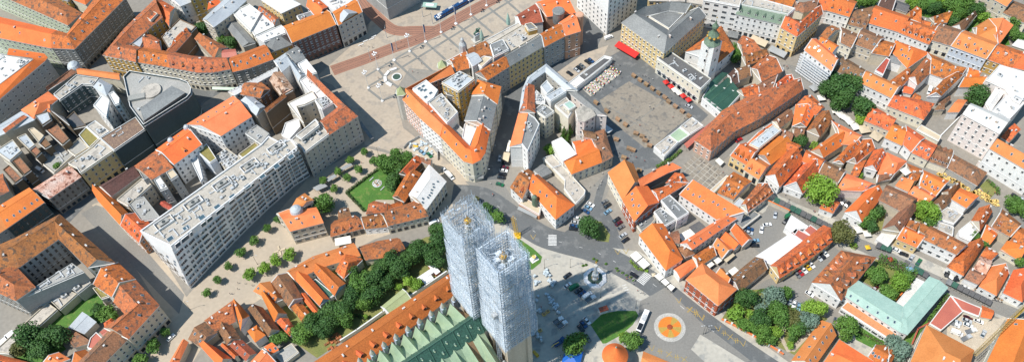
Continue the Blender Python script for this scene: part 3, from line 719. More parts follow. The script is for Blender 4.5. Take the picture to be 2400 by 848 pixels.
B('A', 'dark triangular department store with rounded corner and a white roof rim', [F('822,517 862,478 1190,530 1245,552 1270,590 1266,625 1240,655 955,835 865,715', 24, u=4, par=1.3, sp=3)], 'tealwall', 'flatg', win='none', name='department_store', cat='building')
B('2', 'dark brick back building with a slit of a roof between deep courts', [F('650,640 740,560 860,700 730,730', 11), S('480,530 640,620', '510,545 690,690', 15, .6)], 'fire', 'flatd', win='none', **AP)
B('2', 'brown back wing with ochre top floor in the left court', [F('455,740 560,670 690,830 620,890', 12, m='br'), F('345,600 480,560 510,640 420,700', 16, m='zinc')], 'fire', 'flatb', win='none', **AP)
B('2', 'long roof of pale metal and orange patches below the grey office block', [S('-60,820 340,640', '-60,730 215,560', 13, 1.5, m='zinc'), S('30,740 225,600', '50,765 265,610', 14.8, .6, m='o3')], 'beige', 'zinc', win='none', **AP)
B('3', 'dark back wings stepping down towards the white parked vans', [F('385,150 440,85 510,170 450,205', 12), F('120,330 200,290 310,420 240,470', 12), F('30,420 95,370 220,500 150,550', 12), F('290,220 350,170 410,240 360,290', 12)], 'fire', 'br', win='none', **AP)
B('3', 'pale grey terrace roofs with stairheads above the dark back wings', [F('-40,230 130,120 215,230 100,330', 13, u=6), F('170,100 260,60 350,170 290,215', 13, u=4), F('280,20 340,0 440,80 385,150', 13, m='canvast')], 'beige', 'zinc', win='none', **AP)
B('3', 'low beige flat roof with two shadowed vents in the left court', [F('350,300 580,160 740,270 540,450', 5, u=6)], 'beige', 'flatg', win='none', name='annex', cat='building')
B('3', 'plain brown flat roof below the yellow green roof garden', [F('660,210 790,100 880,200 750,280', 7)], 'beige', 'flatg', win='none', name='annex', cat='building')
B('3', 'building with a mossy yellow green roof garden beside the department store', [F('785,75 860,-5 985,110 890,200', 15)], 'cream', 'grassroof', win='none', **AP)
B('3', 'beige roofs with a sunken dark light well next to the moss roof garden', [F('860,-10 950,-70 1090,40 990,105', 17, u=5)], 'white', 'flatb', win='none', **AP)
B('G', 'brown corrugated roof over a teal glass front below the department store', [F('665,155 900,15 960,95 757,235', 19, par=.5, u=3)], 'tealwall', 'metalbrown', win='none', **AP)
B('3', 'yellow grey stone building with sandy flat roof and square windows next to the teal front', [F('765,400 680,355 920,190 1000,110 1135,225 800,455', 17, u=9)], 'yellow', 'flatb', shop=1, sp=3.4, **AP)
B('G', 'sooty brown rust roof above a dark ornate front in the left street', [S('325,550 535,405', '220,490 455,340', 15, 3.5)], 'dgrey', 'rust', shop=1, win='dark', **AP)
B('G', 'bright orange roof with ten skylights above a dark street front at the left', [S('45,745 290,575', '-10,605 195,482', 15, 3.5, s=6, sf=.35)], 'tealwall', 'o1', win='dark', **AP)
B('G', 'orange roof cut off by the left frame edge below the ten skylights roof', [S('-140,870 45,745', '-190,700 -10,605', 14, 3.5, s=2)], 'grey', 'o1', **AP)
B('G', 'orange and brown roofs at the left edge beside the dark back wings', [S('-60,560 60,500', '-80,430 20,390', 10, 2.5)], 'beige', 'o3', win='none', name='annex', cat='building')
# ------------------------------------------------------------------ theological school ring and Bakac street
B('M', 'large brown roofed ring building with inner courts, lower left corner', [
  S('-90,110 100,30 395,-128 758,190', '-60,255 130,215 388,30 585,220', 19, 5, 'gg', c=5),
  S('-130,330 105,437', '100,215 232,352', 18.8, 4, 'gh', m='o3'),
  F('112,437 236,352 480,195 556,250', 16.5, m='flatg', u=14)], 'grey', 'o3', sp=2.6, wh=2.0, win='dark', name='school_building', cat='building')
B('M', 'low flat concrete roof below the ring building, with a row of ducts', [F('330,440 440,370 512,398 395,503', 6, u=5), F('-40,780 315,455 380,500 60,790', 5)], 'beige', 'flatb', win='none', name='annex', cat='building')
B('M', 'small flat concrete roof at the tip of the ring building', [F('455,350 560,270 605,325 515,395', 8, u=2)], 'grey', 'flatb', win='none', name='annex', cat='building')
B('M', 'orange roofed house with red brown street slope at the corner of the ring building', [S('778,192 892,300', '620,328 745,412', 16, 5, c=3), F('615,360 690,335 745,405 670,430', 9, m='grassroof')], 'beige', 'o2')
B('M', 'corner block with long dull orange roof and beige window front above the white car', [S('895,308 1052,472 848,692', '755,445 835,532 690,620', 17, 5, s=5)], 'beige', 'o3', shop=1, sp=3, name='corner_house', cat='building')
B('M', 'brown roofed house downhill of the corner block, cut by the bottom edge', [S('845,692 690,848 600,940', '735,625 605,765 520,850', 15, 4)], 'beige', 'br', shop=1)
B('M', 'small stepped red tin roofs behind the brown roofed house', [F('600,690 640,650 680,690 640,770 580,755', 8, m='redsheet'), S('690,680 740,650', '665,650 715,620', 8, .5, m='redsheet')], 'white', 'redsheet', win='none', name='annex', cat='building')
B('M', 'shed with white sheet metal roof and rust streaks in the walled green garden', [S('555,660 635,580', '455,622 548,518', 5, 1.5, c=0)], 'beige', 'zinc', win='none', name='shed', cat='shed')
B('M', 'dark brown roof shed beside the white metal shed', [S('490,750 610,715', '415,625 455,622', 5, 1.5, c=0)], 'beige', 'br', win='none', name='shed', cat='shed')
B('M', 'tiny orange hipped pavilion at the garden side of the corner block', [S('700,625 775,600', '690,590 740,555', 6, 2, 'hh', c=0)], 'white', 'o2', win='none', name='pavilion', cat='pavilion')
B('M', 'orange roof at the bottom edge right of the dark trees', [S('480,840 600,950', '555,765 690,860', 10, 3.5)], 'beige', 'o1', win='none')
B('M', 'small orange brown roof at the bottom edge between dark trees and beige yard', [S('290,845 370,900', '385,785 460,830', 6, 2)], 'beige', 'o1', win='none', name='shed', cat='shed')
B('M', 'orange roof in the bottom left corner of the picture', [S('-40,870 90,930', '-10,800 190,850', 7, 3, 'gh')], 'beige', 'o2', win='none')
# ------------------------------------------------------------------ block behind the long white offices
B('B', 'orange roof with white parapets and three dark skylights left of the crumpled tin roof', [S('110,825 415,640', '330,900 535,770', 19, 4, s=5, c=3)], 'white', 'o1', win='plain', **AP)
B('G', 'bright orange cross gabled roof over white court walls', [S('1035,230 1235,85', '1150,325 1335,190', 18, 4, di=1, s=1)], 'white', 'o1', **AP)
B('G', 'orange and brown roof with a dark patch between two green alley trees', [S('885,345 1038,235', '1000,425 1145,345', 17, 3)], 'beige', 'o3', **AP)
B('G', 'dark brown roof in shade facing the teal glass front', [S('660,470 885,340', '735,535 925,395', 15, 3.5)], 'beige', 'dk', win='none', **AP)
B('G', 'long house with a bright orange slope and a dark maroon slope at the street fork', [S('610,490 650,560 800,725', '640,470 700,500 850,655', 12, 4, 'hg', c=2)], 'cream', 'o1', shop=1, **AP)
B('G', 'orange house with glazed white dormers next to the white office end wall', [S('800,725 925,838', '905,645 1015,740', 12, 4, d=3, s=4)], 'orangew', 'o2', **AP)
B('G', 'mossy flat concrete roof with stairheads deep in the left block', [F('775,560 940,420 1005,460 850,600', 13, u=5)], 'beige', 'flatb', **AP)
B('G', 'flat grey roof over a stepped wing beside the white office building', [F('840,570 955,540 1065,680 935,700', 13, u=7)], 'grey', 'flatg', **AP)
B('G', 'grey green flat roof of a tall back house', [F('925,382 985,345 1028,395 955,432', 17)], 'grey', 'slate', **AP)
B('G', 'tall narrow back house with a pale stairhead and grey window wall', [F('1020,432 1060,405 1112,480 1060,500', 17, u=3)], 'grey', 'flatw', **AP)
B('G', 'tall narrow back house with an ochre flat roof', [F('1100,382 1145,358 1180,400 1130,432', 18)], 'grey', 'canvast', **AP)
B('H', 'white walled back house with dark window pairs beside the green roof strip', [F('15,330 115,262 165,240 90,300 30,345', 15), F('115,262 170,235 215,420 200,445 180,400', 12)], 'white', 'flatw', sp=2.4, **AP)
B('H', 'house with a yellow grass roof strip and pale blue wall', [F('180,245 240,190 305,290 262,318', 14)], 'bluew', 'grassroof', win='none', **AP)
B('H', 'low courtyard roof full of white ducts', [F('300,270 372,220 462,290 370,372', 11, u=22)], 'beige', 'flatg', win='none', name='annex', cat='building')
B('H', 'yellow grass roof strip along the back of the white offices', [F('450,262 560,182 585,202 482,288', 14)], 'beige', 'grassroof', win='none', name='annex', cat='building')
B('H', 'grey concrete court roof with torn panels left of the octagonal white roof', [F('495,120 572,68 655,125 600,192', 17, u=3)], 'grey', 'flatg', **AP)
B('H', 'octagonal white roof beside the brown fire wall', [F('735,130 760,55 850,20 860,80 790,160', 17)], 'pinkw', 'flatw', win='none', **AP)
B('H', 'small brick red shed in the dark court behind the white offices', [S('1060,590 1145,635', '1085,570 1140,600', 6, 1, c=0, tile='G')], 'beige', 'rd', win='none', name='shed', cat='shed')
B('4', 'brown orange roof with skylights above dark walls in the block by the tram bend', [S('210,500 470,545', '450,380 560,470', 18, 3, s=6)], 'brickwall', 'o3', **AP)
B('4', 'rusty sheet metal roofs patched white and orange', [S('560,370 670,520', '660,280 790,460', 18, 2), F('640,440 700,420 790,470 690,525', 19)], 'brickwall', 'rust', win='none', **AP)
B('4', 'crumpled white tin roof next to the orange roof with white parapets', [S('270,580 430,720', '390,545 510,640', 18, 2, m='zinc')], 'beige', 'zinc', win='none', **AP)
B('4', 'long pale street parapet with small mansard windows above the narrow tram side street', [S('150,490 470,330 650,235', '215,520 480,370 640,290', 19, 1.2, m='flatw', s=14)], 'cream', 'flatw', shop=1, win='hood', **AP)
B('4', 'narrow orange roof on top of a huge brown fire wall', [S('525,690 720,530', '505,670 705,515', 20, 1, m='o3')], 'fire', 'o3', win='none', **AP)
B('4', 'pale blue grey zinc roof with two pairs of skylights facing the tram tracks', [S('605,185 720,108 905,330', '680,290 760,220 850,380', 19, 2, s=5, pw=1)], 'white', 'zinc', win='none', **AP)
B('4', 'grey gabled roof on a plain pale building next to the tram tracks', [S('720,105 830,40', '810,200 915,160', 18, 3)], 'flatw', 'slate', win='none', **AP)
B('4', 'white flat roofed building between the tram tracks and the white gabled slab', [F('840,215 925,170 1030,300 950,320 910,335', 18)], 'white', 'flatw', win='none', **AP)
B('4', 'long white flat roof with rows of air conditioners at the square', [F('865,380 950,320 1130,540 1160,600 1060,660 1000,560', 20, u=3), F('1010,575 1120,530 1190,600 1080,665', 22, m='flatg', u=16)], 'white', 'flatw', win='none', **AP)
B('4', 'white roofed beige tower block with paired dark windows in the court', [F('740,605 985,485 1035,560 910,620 830,640 900,800', 21)], 'beige', 'flatw', sp=4, **AP)
B('B', 'long brown and orange roofed corner building on the square beside a wide street shadow', [S('930,488 1238,768 1045,892', '903,502 1110,712 990,805', 22, 4, 'gg', c=1, s=3)], 'stone', 'o3', sp=3.2, wh=1.9, **AP)
B('H', 'beige flat roofed savings bank with long pale stone front beside the white offices', [F('800,165 870,215 885,252 1050,128 960,28', 22, u=6), F('830,135 960,35 985,70 870,160', 25)], 'stone', 'flatb', sp=3, wh=1.8, **AP)
# ------------------------------------------------------------------ around the main square
B('C', 'corner building with orange roof, two green capped turrets and pink front on the square', [S('712,437 392,640 516,775', '748,485 472,595 568,690', 18, 3.5, s=2, c=0)], 'pink', 'o1', win='hood', sp=2.4, **AP)
B('C', 'white rooftop hall with a big glass skylight grid on the square corner building', [F('472,590 562,533 640,600 612,650 570,680', 21, m='flatw', sk=6)], 'white', 'flatw', win='plain', name='rooftop_hall', cat='building')
B('C', 'tall ochre building with white rooftop ducts in the middle of the block', [F('665,550 785,475 882,525 775,610', 25, u=14)], 'ochre', 'zinc', sp=2.6, **AP)
B('C', 'beige flat roof with a row of white air conditioners and white walls', [F('578,682 665,622 772,745 700,818', 20, u=12)], 'white', 'flatb', win='none', **AP)
B('C', 'low light roofed annex between the ochre building and the air conditioner roof', [F('690,600 770,590 775,640 700,625', 19, m='flatw')], 'dgrey', 'flatw', win='none', **AP)
B('I', 'white fronted section with smooth orange roof left of the rounded corner', [S('516,12 655,135', '568,-80 700,58', 18, 3.5, c=1)], 'white', 'o1', sp=2.5, win='hood', **AP)
B('I', 'rounded corner building with smooth orange cone roof and cream front at the street fork', [S('655,135 810,300 870,318 920,292 950,245 980,100', '700,58 843,203 850,208 858,206 864,195 903,72', 17.5, 4, s=5, c=1)], 'cream', 'o1', sp=2.7, **AP)
B('I', 'white metal court roofs inside the rounded corner building', [F('815,65 850,25 905,65 852,200 800,150', 16), F('720,70 760,50 830,120 800,150', 12, m='flatg', u=6)], 'white', 'flatw', win='none', name='annex', cat='building')
B('C', 'grey metal roofed house with many chimneys on the dark street side', [S('1025,690 985,860', '868,640 820,800', 19, 3.5, c=6, s=2)], 'beige', 'slate', **AP)
B('C', 'bright red orange hipped roof with round turrets beside the dark street', [S('1055,575 1030,690', '905,530 868,628', 19, 4.5, 'hg', c=3)], 'cream', 'o1', **AP)
B('C', 'pale grey front with orange roof and lit ridge line left of the yellow fronts', [S('965,530 1112,437', '888,487 1075,378', 19, 3.5)], 'grey', 'o2', **AP)
B('C', 'yellow fronted pair with bay windows under a long grey roof', [S('1112,437 1345,300', '1075,378 1310,240', 19, 3.5, c=2, s=2)], 'yellow', 'slate', sp=2.5, **AP)
B('D', 'white grey front with orange roof and four skylights in the dark side street', [S('213,310 355,235', '185,230 310,160', 19, 3.5, s=4)], 'grey', 'o1', win='hood', **AP)
B('D', 'salmon corner house with orange roof and two big glass skylights', [S('355,235 455,205', '310,155 400,95', 20, 4, s=2)], 'salmon', 'o1', **AP)
B('D', 'bright orange roofs with a round grey turret at the end of the square row', [S('230,110 420,85', '160,20 330,-30', 19, 4, c=3)], 'salmon', 'o1', win='none', **AP)
B('C', 'red brown roof between white gable walls facing the square', [S('1190,165 1335,145', '1150,112 1287,30', 18, 3, pw=1, c=3)], 'white', 'rd', win='none', **AP)
B('C', 'beige roof terrace with boxes and a blue tarp in the square row', [F('990,290 1195,170 1310,232 1085,367', 18, u=14), F('1215,165 1260,155 1300,190 1240,205', 22, wall='ochre', m='slate')], 'beige', 'flatb', win='none', **AP)
B('C', 'white penthouse box with grey roof in the square row', [F('985,300 1070,265 1110,330 1010,380', 20, u=3)], 'white', 'slate', win='none', **AP)
B('C', 'orange brown roof with pale skylight behind the square parapet', [S('845,380 1000,368', '835,330 952,272', 17, 3)], 'ochre', 'o3', win='none', **AP)
B('C', 'dark orange roof at the left end of the square row by the green turret', [S('755,470 850,450', '715,402 828,340', 17, 3)], 'beige', 'o2', win='none', **AP)
B('C', 'small glass gabled roof lantern with cream roof in the square row', [S('870,440 930,400', '825,370 880,350', 20, 1.5, m='zinc'), F('885,415 945,375 1000,385 930,450', 19, m='canvast')], 'white', 'zinc', win='none', **AP)
B('C', 'narrow white balustrade roof edge running along the square', [F('690,412 1180,150 1200,178 720,436', 17)], 'white', 'flatb', win='none', **AP)
B('D', 'white high-rise with grid windows on dark pillars at the top edge', [F('625,235 822,78 640,-90 430,50', 45, g=1)], 'white', 'flatw', sp=3.4, fl=3.2, name='office_tower', cat='building')
B('D', 'grand yellow corner building with grey mansard roof around a narrow court', [S('1200,50 1050,35 850,75 728,150 1008,350 1283,105', '1150,85 1040,70 905,100 880,110 1035,205 1180,75', 17, 4.5, c=6), F('905,112 1040,75 1140,95 1040,195', 16, m='slate', wall='cream')], 'yellow', 'slate', win='hood', sp=2.6, **AP)
B('D', 'bright yellow building with wide windows cut by the top edge', [S('905,5 1145,10', '905,-60 1140,-60', 18, 1), S('1145,12 1270,32', '1145,-60 1280,-50', 16, 1, wall='beige')], 'yellow', 'flatb', win='wide', ww=2.3, **AP)
B('D', 'low yellow arcade building with dark flat roof and red umbrellas on the market', [F('960,388 1050,345 1318,525 1250,592', 12, u=11)], 'cream', 'flatd', name='arcade_building', cat='building', sp=3.4, fl=4)
B('5', 'building with white zinc roof and blue tarps at the head of the market', [S('70,560 110,330 160,220 340,90 650,350', '145,420 150,320 200,250 330,160 540,345', 20, 1, m='zinc', s=3)], 'stone', 'zinc', sp=3.5, **AP)
B('5', 'white roof boxes rising in the court of the zinc roofed building', [F('285,310 345,250 410,330 345,385', 22, m='zinc'), F('330,410 490,320 540,360 385,455', 21, m='zinc', u=2), F('190,470 240,350 330,430 330,480', 19, m='flatw', u=12)], 'white', 'flatw', win='none', name='rooftop_hall', cat='building')
B('5', 'old orange roof wing on the dark street side of the zinc roofed building', [S('75,560 115,330', '225,570 215,300', 20, 2.5, s=4)], 'stone', 'o3', win='none', **AP)
B('5', 'balcony house with grey flat roof and ochre railings behind the conifers', [F('220,545 300,485 345,500 420,560 330,620', 18, u=6)], 'cream', 'slate', sp=2.2, **AP)
B('5', 'long dark zinc roof strip along the market ending in a cream wall', [S('650,350 940,600', '540,345 840,590', 18, 1.5, m='slate')], 'pinkw', 'slate', sp=4, **AP)
B('5', 'cream house with stepped roofs and a grey green flat top by the conifers', [F('425,500 540,420 620,520 560,620', 18, u=5), F('510,485 575,450 635,500 570,540', 21, m='copper', par=.2)], 'cream', 'flatb', win='none', **AP)
B('5', 'cream house with pale gable roof above the old brown market roof', [S('655,640 720,655 830,590', '630,545 700,505 770,530', 19, 1.2, m='flatb')], 'pinkw', 'flatb', sp=3, **AP)
B('J', 'narrow white end house with bright orange roof strip in the dark street', [S('-12,207 48,-12', '62,187 105,-10', 18, 2.5, ratio=1)], 'white', 'o1', win='none', **AP)
B('J', 'dark grey flat roofed house joined to the bright orange strip', [F('62,187 103,242 182,62 152,20 105,-12', 20, u=4)], 'white', 'slate', sp=4, **AP)
# ------------------------------------------------------------------ middle: park, church and market side
B('J', 'L shaped house with white metal roof wing beside the conifers', [S('340,300 425,255', '265,180 330,150', 10, 1, c=0)], 'white', 'whitesheet', win='none')
B('J', 'white fronted house with bright orange hipped roof and arched gate below the market', [S('395,388 597,308', '345,305 552,215', 8.5, 4, 'hg'), S('430,270 552,215', '400,180 502,160', 8.5, 3)], 'cream', 'o1', win='hood')
B('J', 'old brown patched roof house at the lower corner of the market', [S('597,312 668,272', '515,130 612,95', 8.5, 3, 'gh'), S('465,100 545,118', '475,140 560,160', 12, 1)], 'beige', 'br')
B('J', 'small mansard house with two oval dormers beside the domed church', [S('-10,475 68,552', '105,358 165,400', 8.5, 4, d=2, c=3, ds=1.2)], 'white', 'o3', cat='house')
B('J', 'church building with long bright orange roof and white front with pilasters at the main road', [S('108,480 290,687', '172,395 412,592', 9.5, 6, 'gh', s=4, si=3)], 'white', 'o1', win='hood', name='church_building', cat='building')
B('J', 'single storey shop wing with pale orange roof and awnings in front of the church building', [F('45,582 95,550 150,585 190,615 180,660', 4.5, par=.3)], 'orangew', 'canvast', win='none', name='annex', cat='building')
B('J', 'long bent low wing with sandy flat roof around the church court', [F('205,285 268,265 486,500 480,528 422,590 345,485 350,430', 5, u=5)], 'cream', 'flatb', win='none', name='annex', cat='building')
B('J', 'low dark roofed shed in the church court', [S('195,408 262,375', '145,370 205,325', 4, .8, c=0)], 'grey', 'slate', win='none', name='shed', cat='shed')
B('J', 'theatre house with steep smooth orange roof, its cream wall along the curved lane', [S('638,378 735,560', '800,322 850,445', 10, 6, ratio=.62, c=0)], 'cream', 'o1', sp=3)
B('J', 'red brick gallery with arched windows and smooth orange roof above the parking lane', [S('735,558 812,702', '895,470 972,578', 10.5, 5.5, s=5, c=0)], 'brick', 'o1', win='hood', name='gallery', cat='building')
B('J', 'long orange roof with grey back wall between the gallery and the market steps', [S('850,470 1040,375 1120,348', '835,430 985,345 1065,318', 10.5, 2.5, ratio=1)], 'dgrey', 'o1', win='none', name='annex', cat='building')
B('J', 'orange roof wing around a sunken court with market stalls behind the gallery', [S('970,562 1165,448', '930,500 1015,470', 10.5, 2), S('1060,490 1165,440', '1020,450 1082,382', 10.3, 3, s=2)], 'dgrey', 'o2', win='none', name='annex', cat='building')
B('J', 'modern white block with two stepped grey flat roofs and a roof terrace', [F('985,565 1045,530 1172,645 1095,692', 9.5, u=4), F('940,640 985,612 1090,690 1010,737', 8, u=4)], 'white', 'slate', sp=4.5, name='office_building', cat='building')
B('J', 'low grey green flat roof at the foot of the red brick gallery', [F('812,712 925,642 950,690 925,720 858,772', 5, u=2)], 'beige', 'slate', win='none', name='annex', cat='building')
B('K', 'very long smooth orange roof with a row of skylights below the gridded paved square', [S('-18,522 232,692', '67,430 408,640', 8, 5.5, ratio=1, s=8, c=0)], 'white', 'o1', name='school_building', cat='building')
B('K', 'long orange roof wing meeting the very long roof at an angle', [S('405,650 60,885', '235,692 -15,850', 8, 3, s=6, c=2)], 'white', 'o1', name='school_building', cat='building')
B('P', 'long white walled house with orange slope beside the parking lane and white umbrellas', [S('845,5 1020,238', '1000,-68 1128,165', 8.5, 5, 'gh', si=3)], 'white', 'o1', sp=3.2)
B('P', 'brown hipped annex behind the long white walled house', [S('1095,95 1150,150', '1155,70 1208,130', 6, 2, 'hh'), S('1030,45 1110,60', '1025,0 1100,-20', 7, 2.5)], 'cream', 'br', win='none', name='annex', cat='building')
B('P', 'low bright orange mono roof between the white umbrellas and the fire brick villa', [S('1112,290 1218,208', '1068,232 1190,170', 4.5, 1.5, c=0)], 'white', 'o1', win='none', name='annex', cat='building')
B('P', 'orange mono roofed wing with chimneys above the white awnings yard', [S('1232,215 1352,135', '1198,152 1312,82', 6.5, 2.5)], 'cream', 'o2', win='none', name='annex', cat='building')
B('Q', 'first of three small orange saw roofs beside the parking yard, with pale end wall', [S('205,68 265,158', '240,32 330,100', 5, 3, s=2, c=0)], 'beige', 'o1', win='none', name='annex', cat='building')
B('Q', 'middle one of three small orange saw roofs beside the parking yard', [S('255,25 340,102', '300,-5 385,72', 5, 3, c=0)], 'beige', 'o1', win='none', name='annex', cat='building')
B('Q', 'last of three small orange saw roofs, nearest to the parked blue cars', [S('320,-30 398,78', '365,-60 462,38', 5, 3, c=0)], 'beige', 'o1', win='none', name='annex', cat='building')
B('Q', 'ornate orange brick villa with white arched windows and hipped orange roof on the main road', [S('25,300 235,470', '130,195 355,365', 11.5, 5, 'hh', c=0), S('215,270 300,330', '265,225 315,300', 10, 3)], 'brick', 'o1', win='arch', arch=1, sp=3.2, name='villa', cat='villa')
B('Q', 'long brown roofed hall with pale gable wall behind the ornate brick villa', [S('375,380 560,225', '303,305 488,152', 5.5, 3.5, si=7, c=1)], 'pinkw', 'br', win='none', name='hall', cat='building')
B('Q', 'yellow house with long orange roof and seven dormers behind the parked cars', [S('640,288 815,180 990,45', '583,212 750,85 935,-55', 6.5, 4.5, d=8, s=2, ds=1.6)], 'yellow', 'o2')
B('Q', 'big white sheet roof of the shed in the parking yard', [F('480,150 720,-10 795,55 600,205', 5, par=.15)], 'white', 'whitesheet', win='none', name='shed', cat='shed')
B('K', 'upper white sheet roof of the shed along the covered street stalls', [F('678,738 718,660 840,740 770,752 745,790', 5, par=.15)], 'white', 'whitesheet', win='none', name='shed', cat='shed')
B('K', 'red sheet roof patches between the two white shed roofs', [F('715,777 750,747 850,800 805,842', 5, par=.15), F('800,762 845,725 902,765 852,803', 5, par=.15)], 'white', 'redsheet', win='none', name='shed', cat='shed')
B('Q', 'white gabled manor with large orange roof and white dormers on both slopes', [S('1045,438 1280,155', '858,322 1052,112', 8.5, 7, 'gh', d=5, di=5, ds=1.7, df=.3)], 'white', 'o3', sp=3.2, name='manor_house', cat='house')
B('Q', 'long narrow orange roofed house with paired skylights beside the park with blue spruces', [S('860,885 1015,665', '725,838 920,572', 6, 4, s=6, si=4)], 'white', 'o1')
B('R', 'big orange roof at the bottom edge right of the long narrow house', [S('55,900 300,980', '188,703 420,850', 7, 3.5, 'gg')], 'cream', 'o1', win='none')
B('R', 'small orange roof with five skylights at the bottom edge near the blue spruce', [S('385,805 500,900', '432,735 510,742', 6, 3, s=5), S('500,900 555,800', '430,850 512,742', 6, 2.5)], 'cream', 'o1', win='none')
B('R', 'L shaped house with pale turquoise copper roof, its rounded corner towards the building site', [
  S('215,400 590,645', '300,305 612,487', 8, 1.2, ratio=.3, c=0, s=6), S('640,662 905,352', '612,487 790,285', 8, 1.2, 'gg', ratio=.5, c=0), S('590,645 640,662', '612,487 613,487', 8, 1.2, c=0)], 'white', 'copper', name='school_building', cat='building')
B('R', 'roof terrace with tan and orange paving along the copper roofed house', [F('200,488 250,438 582,655 540,708', 4.5, par=.25, m='orangew')], 'white', 'canvast', win='wide', ww=2.6, name='terrace_wing', cat='building')
B('R', 'white gravelled flat roof in the angle of the copper roofed house', [F('565,455 700,292 755,318 622,482', 4, par=.3)], 'white', 'flatw', win='none', name='annex', cat='building')
B('R', 'red corrugated roof shed around the building site with parked cars', [F('787,590 865,637 1010,512 925,405', 4, par=.1), F('927,405 1000,502 1115,545 1132,490', 4, par=.1)], 'cream', 'redsheet', win='none', name='shed', cat='shed')
B('R', 'small orange roofed gatehouse at the end of the red corrugated shed', [S('1125,545 1195,557', '1132,476 1212,510', 4, 1.2, c=0)], 'cream', 'o1', win='none', name='gatehouse', cat='building')
B('R', 'big orange hipped roof with white ridge lines below the building site', [S('640,900 1000,1050', '770,606 1080,770', 11, 6, 'hh', s=2)], 'cream', 'o1', win='none')
B('R', 'large orange roof with four skylights in the lower right corner', [S('1120,960 1312,560', '1400,1050 1520,640', 13, 5, s=5)], 'cream', 'o1', win='none', **AP)
# park side houses
B('H', 'beige apartment house with orange roofs and grey round dome beside the round green tree', [S('790,765 1010,708', '715,655 965,612', 13, 3, 'gg', s=3), S('800,612 870,610', '885,520 942,565', 14, 2), F('700,650 780,620 850,640 795,700', 13.5, m='o1', par=.2)], 'beige', 'o1', win='wide', ww=2.4, sp=3.6, **AP)
B('H', 'low old orange roofed house with white dormers next to the beige apartment house', [S('1060,800 1285,742', '1085,700 1222,665', 6, 3.5, d=4)], 'beige', 'o3', shop=1)
B('H', 'little brown gabled house behind the low house with white dormers', [S('1110,690 1195,665', '1125,620 1180,615', 6, 2.5)], 'beige', 'br', win='none')
B('I', 'white low house with two dormers under an old orange roof in the pedestrian street', [S('155,748 307,735', '133,675 262,655', 6, 3.5, d=3)], 'white', 'o3', win='hood')
B('I', 'cream two storey house with striped patchy orange roof and arched shop windows', [S('307,728 572,665', '285,640 502,565', 8.5, 4, s=3)], 'cream', 'o3', shop=1)
B('I', 'brown orange house turned towards the flower lawn', [S('165,650 300,635', '215,570 320,590', 6, 3)], 'beige', 'o3', win='none')
B('I', 'small orange roof behind the striped patchy roof', [S('310,622 405,590', '318,598 390,572', 7, 1.5)], 'beige', 'o2', win='none', name='annex', cat='building')
B('I', 'beige corner building with pale grey white pitched roof by the wrapped towers', [S('562,618 692,440', '450,527 582,330', 12, 3, 'gh', s=9, c=1)], 'beige', 'flatw', win='hood', sp=2.6, shop=1, **AP)
B('I', 'long orange roofed wing along the park trees with a brown court wall', [S('415,572 525,385', '342,540 440,380', 10, 3), S('440,400 535,300', '385,385 475,285', 10, 3)], 'fire', 'o2', win='none')
B('I', 'brown curved roof end beside the building site with yellow diggers', [S('515,300 590,332', '475,268 600,298', 10, 2, m='br')], 'beige', 'br', win='none')
# ------------------------------------------------------------------ lower left old houses
B('N', 'orange corner roofs with square chimneys at the narrow end of the long street', [S('820,300 1005,215 1255,140', '770,248 945,150 1212,62', 6.5, 3.5, c=5, si=4)], 'cream', 'o1', shop=0)
B('N', 'long orange roof with white fire wall and grey eave beside a glass court', [S('988,468 800,270', '1048,432 905,270', 6, 3, c=0)], 'white', 'o1', win='none')
B('N', 'bright orange roof on the far side of the glass court', [S('1087,405 925,215', '1155,330 990,188', 6, 2.5, c=0, s=2)], 'white', 'o1', win='none')
B('N', 'teal glass covered court between two orange roofs', [F('925,320 960,295 1085,400 1045,430', 4, par=.1, m='greenroof')], 'white', 'greenroof', win='none', name='glass_court', cat='court')
B('N', 'pyramid shaped orange roof with skylights at the dark trees', [S('1095,240 1150,290', '1160,120 1268,170', 7, 4, 'hh', c=1), S('1140,290 1190,240', '1100,235 1150,190', 6, 2)], 'cream', 'o2', win='none')
B('N', 'old brown orange house with worn roof in the row left of the white fire wall', [S('785,478 665,325', '868,425 775,258', 6, 3, c=1)], 'cream', 'br')
B('N', 'small orange roof in the yard behind the worn brown roof', [S('885,590 800,482', '945,560 870,465', 5, 2)], 'pinkw', 'o2', win='none', name='annex', cat='building')
B('N', 'thin orange lean-to along the white fire wall', [S('975,548 862,405', '995,530 885,390', 4, 1, c=0)], 'white', 'o1', win='none', name='annex', cat='building')
B('N', 'orange house with three skylights near the middle of the old row', [S('690,450 552,375', '742,430 655,315', 6.5, 3, s=4)], 'cream', 'o1', win='none')
B('N', 'steep gable house, left slope orange and right slope dark, pointing to the small yard', [S('690,575 598,395', '765,528 660,420', 6, 4.5, c=0)], 'cream', 'o1', win='none')
B('N', 'dark brown ridge roof with a brick chimney stack', [S('648,675 515,492', '718,635 605,485', 6, 4)], 'beige', 'br', win='none')
B('N', 'narrow steep orange gable with a tall white wall facing the street', [S('465,632 415,445', '518,545 455,465', 7, 4, c=1, s=3)], 'white', 'o1', win='none')
B('N', 'weathered street house with a row of pink chimneys', [S('430,575 290,640', '415,440 225,575', 6, 3.5, c=5)], 'cream', 'o3', win='none')
B('N', 'brown yard roof behind the street house with pink chimneys', [S('375,730 300,600', '460,695 400,600', 5, 3)], 'beige', 'br', win='none', name='annex', cat='building')
B('N', 'red brown lean-to roof with two white skylights', [S('502,835 395,735', '565,790 468,702', 5, 2, s=2, si=1)], 'beige', 'rd', win='none', name='annex', cat='building')
B('N', 'thin orange wing beside the red brown lean-to', [S('425,820 335,735', '445,805 360,725', 5, 1.2, c=0)], 'beige', 'o2', win='none', name='annex', cat='building')
B('N', 'steep orange and dark gable house near the bottom edge', [S('330,880 188,728', '400,825 290,745', 6, 4.5, c=0)], 'beige', 'o1', win='none')
